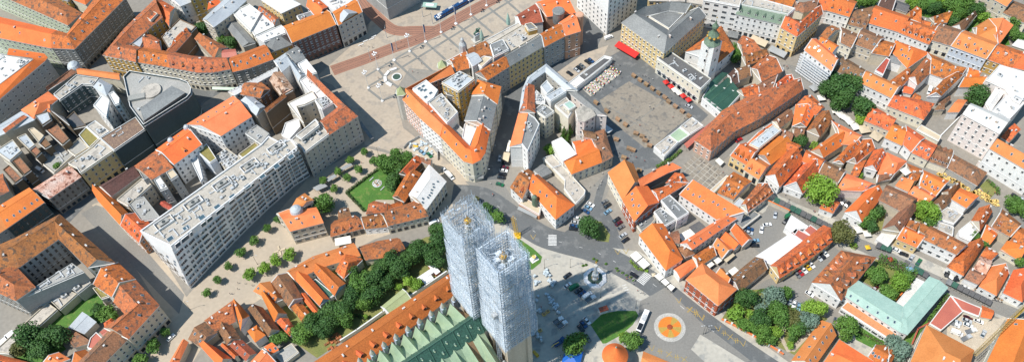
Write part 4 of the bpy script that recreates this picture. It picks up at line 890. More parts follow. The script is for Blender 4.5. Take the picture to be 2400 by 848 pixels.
B('N', 'dark tiled roof with two skylights near the bottom left street', [S('200,742 120,692', '305,655 225,582', 6, 3, s=2)], 'beige', 'br', win='none')
B('N', 'long narrow orange roof at the bottom edge beside the street of the white car', [S('40,870 112,712', '-10,860 80,700', 6, 1.5, 'gg', c=1)], 'beige', 'o1', win='none')
B('N', 'small orange hipped house with white upper floor in the yards', [S('560,712 625,665', '512,642 572,605', 7, 2.5, 'hh')], 'white', 'o1', win='none')
B('N', 'bright orange gable at the bottom edge below the small hipped house', [S('640,930 700,850', '520,862 610,765', 8, 3.5)], 'beige', 'o1', win='none')
B('N', 'little orange roof joined to the bright gable, with two skylights', [S('662,792 712,762', '622,750 672,720', 7, 1.5, s=2, c=0)], 'white', 'o1', win='none', name='annex', cat='building')
B('N', 'red orange yard roof beside the leafy yard bushes', [S('792,672 703,575', '832,650 775,560', 5, 2, s=1)], 'pinkw', 'o2', win='none')
B('N', 'grey flat roof annex with turquoise boat in front at the bottom edge', [F('690,792 800,722 848,778 745,855', 4, par=.2)], 'beige', 'flatg', win='none', name='annex', cat='building')
B('O', 'worn brown orange house at the upper edge of the dark trees', [S('158,168 300,150 420,92', '118,88 240,50 372,28', 6, 3.5)], 'cream', 'o3', win='none')
B('O', 'very long orange palace roof with seven stone dormers beside the cathedral', [S('-160,1085 155,848 762,385', '-310,935 0,732 722,262', 11, 5.5, d=11, dw='beige', ds=1.5, df=.3, si=0, c=7, pw=0)], 'cream', 'o5', sp=4, name='palace', cat='palace')
B('O', 'dark tarred lean-to roof between palace and cathedral', [F('130,880 430,655 475,735 300,870', 8, par=.3)], 'grey', 'flatd', win='none', name='annex', cat='building')
B('O', 'yard building with pale olive green double pitched roof', [S('322,528 462,428', '268,482 408,368', 5, 1.8, c=0)], 'white', 'palegreen', win='none', name='annex', cat='building')
# ------------------------------------------------------------------ upper right old town
B('E', 'big white building with wide windows and beige flat roof at the top edge', [F('137,0 378,45 400,-60 160,-90', 21, u=4)], 'white', 'flatb', win='wide', ww=2.6, sp=4.5, **AP)
B('E', 'white building with dark green mansard roof and six flat dormers', [S('350,92 655,162', '385,28 700,92', 16, 3.5, ratio=1, d=6, c=0, dw='white'), F('385,35 698,100 745,60 440,-25', 19.3, u=8, m='flatb')], 'white', 'mansgreen', shop=1, sp=3, **AP)
B('E', 'ochre corner house with orange hipped roof above a grey cafe awning', [S('650,180 758,242 928,88', '690,108 775,150 880,58', 17, 4, 'gg', d=3, s=5)], 'yellow', 'o2', win='hood', sp=2.6, shop=1, **AP)
B('E', 'red and white timbered narrow house at the end of the shaded street', [S('890,62 957,70', '905,-20 985,-5', 10, 3)], 'pinkw', 'o2')
B('E', 'white house with orange roof and three tall dormers at the top edge', [S('957,70 1105,112', '990,-40 1155,15', 10, 4, d=3)], 'white', 'o1', sp=2.5)
B('E', 'orange brown roof at the top edge behind the green mansard, left one', [S('400,0 560,30', '430,-70 600,-40', 14, 3)], 'cream', 'o3', win='none')
B('E', 'orange brown roof at the top edge behind the green mansard, beside the ochre corner house', [S('560,30 720,50', '600,-40 770,-20', 14, 3)], 'cream', 'o2', win='none')
B('E', 'brown roof touching the ochre corner house from behind', [S('735,60 800,85 885,60', '740,20 800,20 890,0', 13, 3)], 'cream', 'br', win='none')
B('F', 'brown tiled house with small dormers between white neighbours in the upper street', [S('248,160 362,192', '298,72 432,42', 8.5, 4, d=3)], 'cream', 'br')
B('F', 'long plain bright orange roof above a white shuttered front', [S('372,150 600,216', '432,40 658,115', 9, 4.5, s=2)], 'white', 'o1', sp=2.3)
B('F', 'orange roof with five boxy dormers in the upper street', [S('585,215 785,295', '640,130 848,195', 9, 4, d=5, ds=1.3)], 'white', 'o2', sp=2.4)
B('F', 'brown roofed house with rounded shop arches in the upper street', [S('788,262 938,306', '862,160 1005,205', 10, 4)], 'cream', 'br', arch=0, shop=1)
B('F', 'orange roof house with two dormers and pale blue white front', [S('932,304 1165,390', '1018,205 1242,290', 11, 4, d=4, s=5)], 'bluew', 'o1', win='hood', sp=2.6)
B('F', 'orange roof over a tan front near the pale roofed church block', [S('1165,390 1330,450', '1242,290 1430,355', 10, 4, s=2)], 'ochre', 'o2', win='hood')
B('F', 'orange roof at the right edge behind the tan fronted house', [S('1335,445 1450,470', '1400,345 1500,370', 10, 4, s=1)], 'yellow', 'o1', win='none')
B('F', 'square block of orange roofs around a pit near the upper gardens', [S('1095,240 1240,298', '1075,190 1180,128', 9, 3.5), S('1240,298 1338,168', '1180,225 1180,128', 8.7, 3)], 'beige', 'o1', win='none')
B('F', 'brown gable house with white end wall below the upper garden trees', [S('1000,212 1100,100', '938,178 1048,108', 7, 3.5)], 'white', 'br', win='none')
B('F', 'small orange roof on the garden edge', [S('820,150 905,150', '790,120 945,70', 5, 2.5)], 'beige', 'o2', win='none')
B('F', 'orange cross gable at the garden side of the orange brown roofs', [S('660,125 732,150', '622,108 702,45', 8, 4)], 'ochre', 'o2', win='none')
B('F', 'dark solar covered roof at the top edge beside the gardens', [S('550,52 640,82', '552,0 655,40', 7, 1.5, m='flatd', c=0)], 'beige', 'flatd', win='none')
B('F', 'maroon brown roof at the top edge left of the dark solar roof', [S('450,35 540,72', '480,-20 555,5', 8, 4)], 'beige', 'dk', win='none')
B('F', 'row of little orange yard roofs below the gardens', [S('705,165 780,195', '715,130 795,150', 5, 2), S('795,205 870,180', '800,170 870,150', 6, 2)], 'beige', 'o2', win='none')
B('F', 'long beige stone building with orange roof edge in the upper right corner', [S('1080,-75 1300,42', '1190,-110 1348,-5', 12, 3)], 'beige', 'o1', sp=4)
B('F', 'brown orange roof at the right edge below the beige stone building', [S('1275,85 1430,160', '1345,10 1450,50', 7, 3)], 'cream', 'br', sp=4)
B('F', 'low pale roofs at the right edge near the garden', [S('1335,300 1430,330', '1390,255 1450,270', 5, 1.5)], 'beige', 'flatw', win='none', name='annex', cat='building')
# second row
B('E', 'corner house with bright orange roof and scaffolded white front next to the broad plane tree', [S('808,330 990,468', '882,258 1032,395', 15, 4, s=6, pw=1)], 'white', 'o1', win='plain', **AP)
B('E', 'orange roof behind the scaffolded house', [S('890,300 985,358', '925,245 1035,308', 14, 2.5, s=2)], 'white', 'o1', win='none')
B('E', 'old orange roof with a dark pit at the street corner', [S('905,248 955,262', '990,172 1040,198', 11, 3)], 'beige', 'o3', win='none')
B('E', 'worn brown roof behind the old orange corner roof', [S('1045,282 1118,318', '1045,182 1165,232', 10, 3)], 'cream', 'br')
B('F', 'brown orange roof over beige court walls with small windows', [S('285,290 410,335', '345,190 490,255', 9.5, 4, s=3)], 'beige', 'br')
B('F', 'orange hip with white chimney strips in the court of the second row', [S('405,352 520,372', '470,268 560,292', 9, 3)], 'beige', 'o2', win='none')
B('F', 'big smooth orange roof facing the two dark dormers', [S('548,352 640,452', '562,272 782,352', 8.5, 4, 'hh', s=4)], 'beige', 'o1', win='none')
B('F', 'slate grey twin dormer house in the court beside the big smooth roof', [S('520,400 640,440', '530,370 635,380', 7, 1.5, m='slate'), F('425,470 500,385 525,400 480,500', 8, m='rd')], 'white', 'slate', win='none')
B('F', 'courtyard house of three orange wings around a light paved yard', [S('792,487 892,524 1000,500', '772,352 900,408 1025,472', 8.5, 4, s=4), S('858,638 1025,482', '775,640 885,524', 8.6, 3, s=6, pw=1), S('650,515 765,385', '705,562 792,482', 8.4, 3.5, m='o3')], 'white', 'o2', win='none')
B('F', 'orange wing reaching down from the courtyard house towards the white front', [S('575,592 655,515', '520,545 640,455', 8, 3)], 'white', 'o2', win='none')
B('F', 'white long house with plain orange roof behind the round dark tree', [S('328,545 537,648', '368,470 592,572', 10.5, 3.5, s=4)], 'white', 'o1', sp=3)
B('F', 'worn brown roofed house between the scaffolded front and the white long house', [S('160,465 326,543', '215,378 366,470', 10.5, 3.5, s=6)], 'white', 'br')
B('F', 'cream house with orange roofs and flat glass skylight in the second row', [S('510,697 745,792', '560,628 818,688', 7.5, 3.5, 'gh', s=3)], 'cream', 'o2', sp=2.8)
B('F', 'orange house with three pointed dormers beside the cafe parasols', [S('358,797 522,864', '412,705 568,790', 6.5, 4, d=3)], 'beige', 'o2')
B('F', 'small white pergola house with orange top by the courtyard', [S('610,610 670,622', '618,570 685,590', 4, 1)], 'white', 'o1', win='none', name='annex', cat='building')
B('F', 'little orange roof below the courtyard passage', [S('660,665 715,685', '690,620 730,640', 5, 1.5)], 'beige', 'o2', win='none', name='annex', cat='building')
B('1', 'narrow brown passage roof beside the shaded lane', [S('395,535 300,540', '385,480 340,495', 5, 1), S('360,500 455,430', '340,480 440,410', 5, 1)], 'beige', 'br', win='none', name='annex', cat='building')
B('1', 'white walled house with bright orange roof in front of the big garden tree', [S('430,562 540,560', '530,440 620,450', 6.5, 2.5, c=0)], 'white', 'o1', win='none')
B('1', 'orange roof crossed by a white fire wall below the tan fronted house', [S('540,312 760,310', '600,215 825,210', 8, 3, pw=1), S('610,230 740,210', '640,125 760,165', 8, 2)], 'white', 'o1', win='none')
B('1', 'large church complex with pale grey sheet roofs and a turquoise skylight', [F('810,245 940,100 1190,170 1240,330 1150,480 1080,440 1000,330', 15, u=5, m='flatw'), S('850,560 1000,345', '805,480 930,300', 12, 1, m='flatw'), F('860,560 1000,400 1180,440 1190,480 1040,640 930,640', 14, m='flatw', u=8)], 'pinkw', 'flatw', sp=4, name='church_building', cat='building')
B('1', 'tall pink white palace with metal roof and five rows of windows', [S('580,580 945,775', '660,480 1050,640', 22, 3, 'gg', m='flatw', s=3, c=3)], 'pinkw', 'flatw', win='hood', sp=3.6, fl=4.2, wh=2, name='palace', cat='palace')
B('1', 'small orange roof in the shade right of the pink white palace', [S('960,812 1040,860', '1090,680 1150,740', 7, 2)], 'beige', 'o2', win='none')
B('L', 'long white building with bright orange roof at the right edge', [S('1190,217 1500,400', '1238,165 1520,320', 17, 4, s=4)], 'white', 'o1', sp=3.4, fl=4.2, **AP)
B('1', 'walled terrace garden house with cream blind arches', [F('120,735 165,690 365,805 340,850', 5, m='canvast', par=.3)], 'cream', 'canvast', win='none', name='garden_wall', cat='wall')
# ------------------------------------------------------------------ market east side
B('K', 'long pink house with old brown orange hipped roof beside the market', [S('190,237 345,102 528,9 800,-173', '82,168 265,-28 440,-123 735,-233', 9, 5, 'hg', c=4, si=3)], 'pink', 'o3', win='hood', sp=3, blindside=0)
B('E', 'orange roof with ridge parallel to the green market hall', [S('405,635 505,640', '360,600 480,558', 8, 3)], 'beige', 'o2', win='none')
B('E', 'broad patchy orange gable in the middle of the market quarter', [S('520,540 660,470', '455,455 562,368', 8.5, 4)], 'beige', 'o3', win='none')
B('E', 'brown roofed house below the broad patchy gable', [S('510,630 592,600', '485,570 628,500', 8, 3)], 'beige', 'br', win='none')
B('E', 'orange roof meeting the lower end of the scaffold lane', [S('620,600 740,540', '612,560 690,500', 8, 3, s=2)], 'beige', 'o2', win='none')
B('E', 'orange house with a row of pointed dormers near the ivy covered wall', [S('420,432 582,380', '392,375 512,330', 8, 3.5, d=5), S('400,368 530,348', '365,285 400,238', 9, 3)], 'beige', 'o3', win='none')
B('E', 'small brown roof with white chimney near the green market hall', [S('372,530 452,500', '350,460 430,440', 7, 2.5)], 'beige', 'br', win='none')
B('E', 'dark maroon roof beside the green market hall', [S('328,560 372,545', '300,500 345,458', 7, 2)], 'beige', 'dk', win='none')
B('E', 'green market hall with four saw tooth roofs and a white front', [F('128,650 185,560 390,620 262,762', 6, m='greenroof'),
  S('182,600 298,488', '168,560 262,482', 6, 2, ratio=1, pw=0, c=0), S('180,665 328,540', '150,645 300,515', 6.1, 2, ratio=1, pw=0, c=0), S('220,695 358,582', '188,672 332,546', 6.1, 2, ratio=1, pw=0, c=0), S('260,730 390,612', '226,702 364,586', 6.1, 2, ratio=1, pw=0, c=0)], 'white', 'greenroof', name='market_hall', cat='market hall', sp=5)
B('E', 'church nave with orange gable roof behind the white church tower', [S('235,415 340,325', '20,345 255,175', 11, 6.5, 'gh', c=0, pw=0)], 'white', 'o2', name='church_nave', cat='church', sp=6)
B('K', 'ochre cafe house with three white dormers and a grey blue roof block', [S('318,265 428,328', '418,182 505,230', 9, 4, d=3, ds=1.3), S('410,205 440,218', '580,60 608,72', 8.8, 2, m='o2'), F('440,192 600,65 652,100 500,222', 11, m='zinc', u=6)], 'yellow', 'o1', shop=1)
B('K', 'orange house with two white dormers next to the ochre cafe house', [S('408,357 505,420', '468,275 578,330', 7.5, 4, d=2, ds=1.3)], 'cream', 'o1', shop=1)
B('K', 'long orange roof running back behind the house with two dormers', [S('580,325 735,205', '492,262 640,140', 8, 3.5, c=2)], 'grey', 'o1', win='none')
B('K', 'white gabled house with curved front and a long dark orange roof', [S('640,472 800,300', '552,402 692,232', 7.5, 6, 'gg', c=2, s=3)], 'white', 'o2', sp=2.6)
B('K', 'white timber gable house beside the bright round tree', [S('790,518 912,390', '672,472 815,300', 5, 7, 'gg', di=4, d=2)], 'white', 'o2', sp=3)
B('K', 'orange roof joining the two white gabled houses at the back', [S('790,300 900,355', '818,232 942,298', 8, 2.5)], 'white', 'o1', win='none')
B('K', 'brown hay coloured roof above a cream wall behind the bright round tree', [S('905,377 1032,442', '945,305 1082,370', 6.5, 3)], 'cream', 'br')
B('K', 'tall orange gable with a dark long slope beside the ivy hedge', [S('930,278 1058,195', '850,238 1050,98', 7, 4.5, c=1, s=3)], 'beige', 'o1', win='none')
B('K', 'orange roof with a grey flat terrace along the cafe lane', [S('1050,190 1135,195', '985,38 1192,140', 7.5, 3, s=3, c=2)], 'beige', 'o1', win='none')
B('K', 'orange roof with four dark oval skylights in a row', [S('1060,322 1182,192', '1000,312 1132,168', 7, 2, s=5)], 'beige', 'o2', win='none')
B('K', 'narrow orange roof between two alleys below the cafe lane', [S('1150,320 1272,215', '1095,305 1198,162', 7.5, 4, s=1)], 'beige', 'o2', win='none')
B('K', 'small orange brown roof below the narrow alleys', [S('1108,400 1165,400', '1150,310 1215,300', 6, 2)], 'beige', 'o2', win='none')
B('K', 'house with white balcony end and orange roof in the middle rows', [S('1285,368 1350,265', '1205,345 1272,232', 7, 3.5, s=5)], 'white', 'o2', win='wide', ww=2.2)
B('L', 'smooth orange hipped roof left of the terrace with a parasol', [S('445,390 552,388', '505,250 635,308', 7, 3, 'hh')], 'beige', 'o1', win='none')
B('L', 'brown mossy yard roof below the smooth orange hip', [S('440,440 530,420', '440,395 555,395', 5, 2.5)], 'beige', 'br', win='none', name='annex', cat='building')
B('L', 'orange roof house with a square white roof terrace and parasol', [S('650,440 712,425', '635,320 735,360', 7, 3)], 'beige', 'o2', win='none')
B('L', 'small orange gable with white front below the roof terrace', [S('565,462 650,502', '612,420 682,430', 6, 4, 'gg')], 'white', 'o1', win='none')
B('L', 'orange house with two brown dormers and a white roof cut', [S('722,460 832,530', '742,365 915,440', 8, 3.5, di=0, d=2, s=4)], 'beige', 'o1', win='none')
B('L', 'plain orange slope with two long skylights', [S('642,522 764,597', '700,470 830,538', 7.5, 3, s=2)], 'cream', 'o1', win='none')
B('L', 'large mossy brown barn roof above the leafy garden', [S('450,556 612,640', '502,462 712,550', 7.5, 4)], 'beige', 'br', win='none', name='barn', cat='barn')
B('L', 'long brown barn wing with a dark slope and an orange patch', [S('590,770 712,602', '478,752 600,625', 7, 4.5)], 'beige', 'br', win='none', name='barn', cat='barn')
B('L', 'orange street roof with a white chimney left of the small car court', [S('172,492 345,500', '240,390 432,462', 7, 3, s=5)], 'pinkw', 'o1', win='none')
B('L', 'tall orange gable roof right of the small car court', [S('337,703 482,520', '228,642 380,490', 7, 5.5, c=4)], 'white', 'o1', sp=3)
B('L', 'little house with two white dormers under the bright round tree', [S('62,612 150,645', '110,548 196,582', 5, 3, d=2)], 'white', 'o2')
B('L', 'orange cross roof with a bright ridge over white shop windows in the cafe lane', [S('495,147 605,198', '550,60 628,88', 7.5, 4, d=1)], 'white', 'o1')
B('L', 'orange hip roof edged with white parapets in the cafe lane', [S('612,190 668,242', '632,72 757,152', 7.5, 3.5, pw=1, s=1)], 'white', 'o1')
B('L', 'plain orange roof with four skylights before the brown tavern roofs', [S('672,247 778,297', '748,157 837,202', 7, 3, s=4)], 'cream', 'o2')
B('L', 'rusty tavern roof with rows of broken brown dormers', [S('778,300 902,347', '835,205 945,240', 5.5, 3, d=5, di=3)], 'cream', 'br', win='none')
B('L', 'wide brown tavern roof above the crowded yellow terrace', [S('905,347 1102,465', '948,265 1165,380', 5, 2.5, 'gh', c=2)], 'grey', 'br', win='none')
B('L', 'square bright orange roof over white walls near the yellow terrace', [S('935,552 1032,612', '988,485 1112,537', 8, 2, c=0, s=2)], 'white', 'o1', win='none')
B('L', 'steep orange brown gable left of the square bright roof', [S('912,560 990,470', '870,510 950,465', 7, 4)], 'beige', 'o3', win='none')
B('L', 'long grey brown weathered roof beside the steep gable', [S('865,622 935,560', '800,592 882,520', 6.5, 3)], 'beige', 'br', win='none')
B('L', 'orange roof with several pale chimneys near the small street café', [S('1120,762 1200,635', '1068,700 1122,612', 7, 4, c=4)], 'beige', 'o2', win='none')
B('L', 'orange roof with white dormer pair and a big white parapet at the right side', [S('1200,735 1325,800', '1265,622 1398,725', 7.5, 4, d=2, s=2, pw=1)], 'beige', 'o3', win='none')
B('L', 'low orange roof below the big white parapet', [S('1130,812 1190,850', '1165,725 1235,790', 5, 2)], 'beige', 'o1', win='none')
B('L', 'brown lean-to and salmon roofs near the white yard walls', [S('720,760 770,790', '700,700 760,740', 5, 3), S('635,730 700,760', '650,700 710,720', 5, 3)], 'beige', 'o3', win='none')
B('L', 'orange roof at the right edge beside a narrow shaded lane', [S('1300,860 1420,900', '1380,740 1470,780', 7, 4)], 'beige', 'o2', win='none')
# bottom right street
B('R', 'yellow cream house with orange roof and two dormers beside parked cars', [S('572,28 706,86', '622,-48 762,14', 6.5, 4, d=2, ds=1.2)], 'yellow', 'o1', sp=2.4)
B('R', 'white house with three rows of balconies and a brown orange roof', [S('740,28 968,133', '792,-52 1038,72', 10, 3, s=2, c=1)], 'white', 'o3', win='wide', sp=3.4, ww=1.8)
B('R', 'cafe house with orange half hipped gable and black terrace parasols', [S('1012,272 1145,70', '905,215 1060,52', 5.5, 5, 'hg')], 'white', 'o2')
B('R', 'old brown low roof between the cafe house and the orange gable', [S('1020,292 1112,332', '1062,225 1168,265', 5, 2.5)], 'white', 'br', win='none')
B('R', 'rusty patched roof with bare boards in the yard', [S('1080,225 1160,265', '1125,150 1200,180', 6, 2)], 'beige', 'rust', win='none', name='annex', cat='building')
B('R', 'small orange yard roof at the top of the rusty patch', [S('1118,155 1200,168', '1162,85 1245,132', 5, 2.5)], 'beige', 'o2', win='none', name='annex', cat='building')
B('R', 'tall orange gable house with dark right slope by the terrace parasols', [S('1230,403 1310,255', '1120,345 1208,212', 5.5, 5.5, 'hg')], 'white', 'o1')
B('R', 'white timbered house with orange roofs near the right edge', [S('1262,98 1385,172', '1292,52 1430,60', 5.5, 4)], 'cream', 'o1')
B('R', 'long orange roofed house with white gable at the right edge of the street', [S('1400,445 1480,270', '1280,388 1350,238', 5.5, 5, 'hg', s=2)], 'white', 'o1')
B('L', 'white yard buildings with flat concrete roofs and a blue tarp', [F('860,640 905,610 1010,655 950,720 850,690', 4.5, u=6), F('985,760 1060,700 1130,750 1060,830 990,800', 5, u=3, m='flatw'), F('830,700 945,740 940,800 810,750', 3.5, u=3)], 'white', 'flatb', win='none', name='annex', cat='building')
B('R', 'grey white canopy roof over the street cafe left of the yellow cream house', [F('435,30 500,-40 570,10 515,80', 3.5, par=.1, m='flatw')], 'white', 'flatw', win='none', name='annex', cat='building')
B('P', 'low red tiled roof strip at the bottom edge beside the yellow cross markings', [S('850,870 900,960', '870,782 1060,860', 4, 1.5, c=0)], 'beige', 'o1', win='none', name='annex', cat='building')
B('D', 'market kiosk row with white roofs and dark glass panels', [F('370,555 610,372 665,385 430,580', 4, u=2, m='flatw'), F('440,505 610,385 655,395 480,535', 4.6, m='flatd', par=.2)], 'white', 'flatw', win='none', name='market_kiosk', cat='kiosk')
B('J', 'white rimmed pavilion with flat roofs and a green glass middle on the market edge', [F('940,210 1040,135 1100,180 1010,272', 4.5, u=6, par=.5), F('1040,135 1110,80 1175,130 1100,180', 4, m='copperpale', par=.1), F('1110,80 1192,15 1268,72 1175,130', 4.5, u=3, par=.5)], 'white', 'flatb', win='none', name='market_pavilion', cat='pavilion')
B('H', 'glazed steel kiosk below the department store corner', [F('560,620 620,600 660,640 600,690', 3.5, par=.1, m='glassb', tile='B')], 'grey', 'slate', win='none', name='kiosk', cat='kiosk')
B('9', 'orange roof with eight pale skylights between the pink house lane and the cafe parasols', [S('410,325 478,218', '330,320 350,185', 8, 3, s=5, si=3)], 'beige', 'o1', win='none')
B('9', 'orange roof above the skylight roof, at the lane end by the cream parasol', [S('350,182 480,247', '445,120 535,205', 8.3, 3)], 'beige', 'o2', win='none')
B('9', 'brown gable roof with one bright slope beside the ivy hedge and dark garden tree', [S('500,385 585,285', '420,350 510,225', 7.5, 4.5)], 'beige', 'o3', win='none')
B('9', 'salmon brown roof running along the shaded lane of the pink house', [S('240,330 330,262', '195,290 300,213', 7.5, 2.5), S('245,388 320,410', '245,335 330,368', 7, 2)], 'cream', 'br', win='none')
B('9', 'small grey brown gable roof above the dark garden tree', [S('335,385 392,398', '330,340 404,335', 6.5, 3)], 'beige', 'br', win='none')
B('9', 'orange houses closing the row behind the grey blue roof block', [S('230,470 330,520', '250,395 380,450', 7.5, 3), S('330,520 385,470', '290,470 330,440', 7, 2)], 'beige', 'o2', win='none')
B('K', 'orange roof with round white dormers and chimneys beside the gridded square', [S('232,512 338,556', '335,378 455,440', 7, 3.5, d=2, c=4, s=3)], 'cream', 'o2', win='none')
B('K', 'long orange roof with a row of brown pointed dormers above the parking yard', [S('430,642 600,510', '385,600 505,452', 6.5, 4, d=6, di=5)], 'cream', 'o3')
B('K', 'pale blue grey flat roof between the very long roof and the dormer row', [F('325,590 372,545 418,572 375,612', 5)], 'beige', 'zinc', win='none', name='annex', cat='building')
B('a', 'dark grey flat shed roof beside the parking yard wall', [F('690,215 785,158 812,175 722,245', 3.5, par=.15)], 'beige', 'slate', win='none', name='shed', cat='shed')
B('K', 'beige flat strip roof along the lower edge of the gridded square', [F('180,495 290,398 308,405 205,510', 4, par=.2)], 'cream', 'canvast', win='none', name='annex', cat='building')
build_all()
# ------------------------------------------------------------------ the long white office building
def xy(v): return Vector((v[0], v[1]))
GF = [back(*p, 0) for p in ((448, 675), (489, 630), (531, 587), (580, 537), (630, 489), (690, 437), (727, 413))]
BK = [back(*p, 27) for p in ((682, 328), (660, 337), (630, 321), (612, 341), (329, 543))]
RF = [back(402, 578, 27).lerp(back(698, 347, 27), (GF[i]-GF[0]).length/(GF[-1]-GF[0]).length) for i in range(7)]
ow = thing('office_building', 'very long white office building with curved glazed front and flat beige roof full of machines', 'building', (GF[3].x, GF[3].y, 0))
oc = Vector((GF[3].x, GF[3].y, 0)); HB = 23.5
wb = MB(); plan = GF+BK
FOOT.append(([xy(p) for p in plan], 26, (min(p.x for p in plan), max(p.x for p in plan), min(p.y for p in plan), max(p.y for p in plan))))
def fc(i, u, z):   # a point of the leaning street front
    g, r_ = GF[i].lerp(GF[i+1], u), RF[i].lerp(RF[i+1], u); f = max(0, z-4)/23.9; return Vector((g.x+(r_.x-g.x)*f, g.y+(r_.y-g.y)*f, z))
for i in range(6):
    for z0_, z1_ in ((-.5, 4), (4, 27.9)): wb.poly([fc(i, 0, z0_), fc(i, 1, z0_), fc(i, 1, z1_), fc(i, 0, z1_)], 'whitesheet')
P_ = [GF[6]]+BK+[GF[0]]; n_ = len(P_)
for i in range(n_-1):
    a, b = P_[i], P_[i+1]; q = [(a.x, a.y, -.5), (b.x, b.y, -.5)]
    q += [(b.x, b.y, 4), tuple(fc(0, 0, 27.9))] if i == n_-2 else [(b.x, b.y, 27.9)]
    q += [tuple(fc(5, 1, 27.9)), (a.x, a.y, 4)] if i == 0 else [(a.x, a.y, 27.9)]
    wb.poly(q, 'whitesheet')
wo = wb.build('wall', ow, oc, recalc=False)
bm = bmesh.new(); bm.from_mesh(wo.data); bmesh.ops.remove_doubles(bm, verts=bm.verts, dist=.01); bmesh.ops.recalc_face_normals(bm, faces=bm.faces); bm.to_mesh(wo.data); bm.free()
rp = RF+BK; rb = MB(); rb.poly([(p.x, p.y, 27) for p in inset(rp, .5)], 'flatb')
q_ = inset(rp, .5)
for i in range(len(rp)):
    j = (i+1) % len(rp); rb.poly([(rp[i].x, rp[i].y, 27.9), (rp[j].x, rp[j].y, 27.9), (q_[j].x, q_[j].y, 27.9), (q_[i].x, q_[i].y, 27.9)], 'whitesheet')
    rb.poly([(q_[i].x, q_[i].y, 26.9), (q_[j].x, q_[j].y, 26.9), (q_[j].x, q_[j].y, 27.9), (q_[i].x, q_[i].y, 27.9)], 'whitesheet')
ro = rb.build('roof', ow, oc, recalc=False)
fl = MB()
for i in range(6):
    a, b = xy(GF[i]), xy(GF[i+1]); d = (b-a); L_ = d.length; d.normalize(); ang = math.atan2(d.y, d.x)
    bays = [(0.02, .2, 'plain'), (.24, .60, 'wide'), (.64, .98, 'wide')] if i % 2 else [(0.02, .40, 'wide'), (.44, .62, 'plain'), (.66, .98, 'wide')]
    for k in range(7):
        z = 2.6+3.2*k+(k > 0)*.6
        for u0, u1, st in bays:
            q = fc(i, (u0+u1)/2, z); q2 = fc(i, (u0+u1)/2, z+1); o = link('window', (WINB if (k*5+i*3) % 4 == 1 else WIN)[st], wo, q-oc+Vector((d.y, -d.x, .1))*.45, ang, (L_*(u1-u0)*.92, 1, 1.5)); o.rotation_euler[0] = -math.atan((q2-q).xy.length)
        fl.bar(fc(i, 0, z+1.5), fc(i, 1, z+1.5), .24, 'whitesheet', 4)
    for u in (0, .22, .62): fl.bar(fc(i, u, 0), fc(i, u, 4), .26, 'whitesheet', 4); fl.bar(fc(i, u, 4), fc(i, u, 26), .26, 'whitesheet', 4)
fl.build('facade_grid', wo, oc)
for t in range(14):   # the dark windows in the white rim
    u0 = (t+.08+(0 if t % 3 else .3))/14*6; u1 = (t+.9)/14*6; i = min(5, int(u0)); b = MB(); nn = Vector((.55, -.8, .1))*.5
    q = [fc(i, min(1, u-i), z)+nn for u, z in ((u0, 25.2), (u1, 25.2), (u1, 27.2), (u0, 27.2))]
    b.poly(q, 'glassb'); [b.poly([q[e], q[(e+1) % 4], q[(e+1) % 4]-nn*1.2, q[e]-nn*1.2], 'whitesheet') for e in range(4)]; b.build('rim_window', wo, oc)
a, b = xy(BK[-1]), xy(GF[0]); d = (b-a); L_ = d.length; d.normalize()
for k in range(6):
    for t in range(6):
        q = a+d*L_*(t+.6)/6.6
        if (k*7+t*3) % 4 != 1: link('window', WIN['dark'], wo, (q.x-oc.x, q.y-oc.y, 3.5+3.3*k), math.atan2(d.y, d.x), (1.2, 1, 1.7))
rr = random.Random(5); A0, A1 = BK[-1].lerp(RF[0], .42), BK[0].lerp(RF[-1], .45); dd = (A1-A0); dl = dd.length; dd.normalize(); dn = Vector((-dd.y, dd.x, 0)); ra_ = math.atan2(dd.y, dd.x)
for k in range(64):
    t = rr.random(); s_ = rr.gauss(0, 2.6); p = A0+dd*dl*(.03+.94*t)+dn*s_
    link('rooftop_unit', rr.choice(UNIT), ro, (p.x-oc.x, p.y-oc.y, 27), ra_+rr.choice((0, math.pi/2)), (rr.uniform(.7, 1.4),)*3)
for k in range(9):
    p = A0+dd*dl*(.07+.107*k)-dn*6.3; link('skylight', SKY, ro, (p.x-oc.x, p.y-oc.y, 27), ra_, (3.4, 2.6, 2))
for k in range(5):   # fenced machine decks along the back edge
    p = A0+dd*dl*(.1+.2*k)+dn*3.6; b = MB()
    for sx, sy, lx, ly in ((0, 2.3, 9, .25), (0, -2.3, 9, .25), (4.4, 0, .25, 4.4), (-4.4, 0, .25, 4.4)):
        v = p+dd*sx+dn*sy; b.box((v.x, v.y, 27.1), (lx, ly, 1.3), 'whitesheet', ra_)
    b.box((p.x, p.y, 27.1), (5, 2.4, 1.5), 'flatg', ra_); b.lathe((p.x, p.y, 28.6), [(.9, 0), (.9, .15)], 'iron', 10); b.build('machine_deck', ro, oc)
# ------------------------------------------------------------------ cathedral
r0 = back(880+1010*.2335, 650+375*.2335, 39); r5 = back(880+400*.2335, 650+785*.2335, 39)
AX = xy(r5-r0).normalized(); PX = Vector((-AX.y, AX.x)); CO = xy(r0); STEP = (r5-r0).length/5
def cl(a, s, z=0.0): p = CO+AX*a+PX*s; return Vector((p.x, p.y, z))
cth = thing('cathedral', 'gothic cathedral with pale and dark green tiled nave roof and twin stone towers', 'cathedral', cl(10, 0))
cc = cl(10, 0); crz = math.atan2(AX.y, AX.x)
wb = MB(); NL = 58
wb.prism([cl(-2, -4.9), cl(NL, -4.9), cl(NL, 4.9), cl(-2, 4.9)], -.5, 31, 'stone')
for s_ in (-1, 1): wb.prism([cl(-1, s_*6.2), cl(NL, s_*6.2), cl(NL, s_*17.5), cl(-1, s_*17.5)], -.5, 17.5, 'beige')
nb = int((NL+1)/STEP)
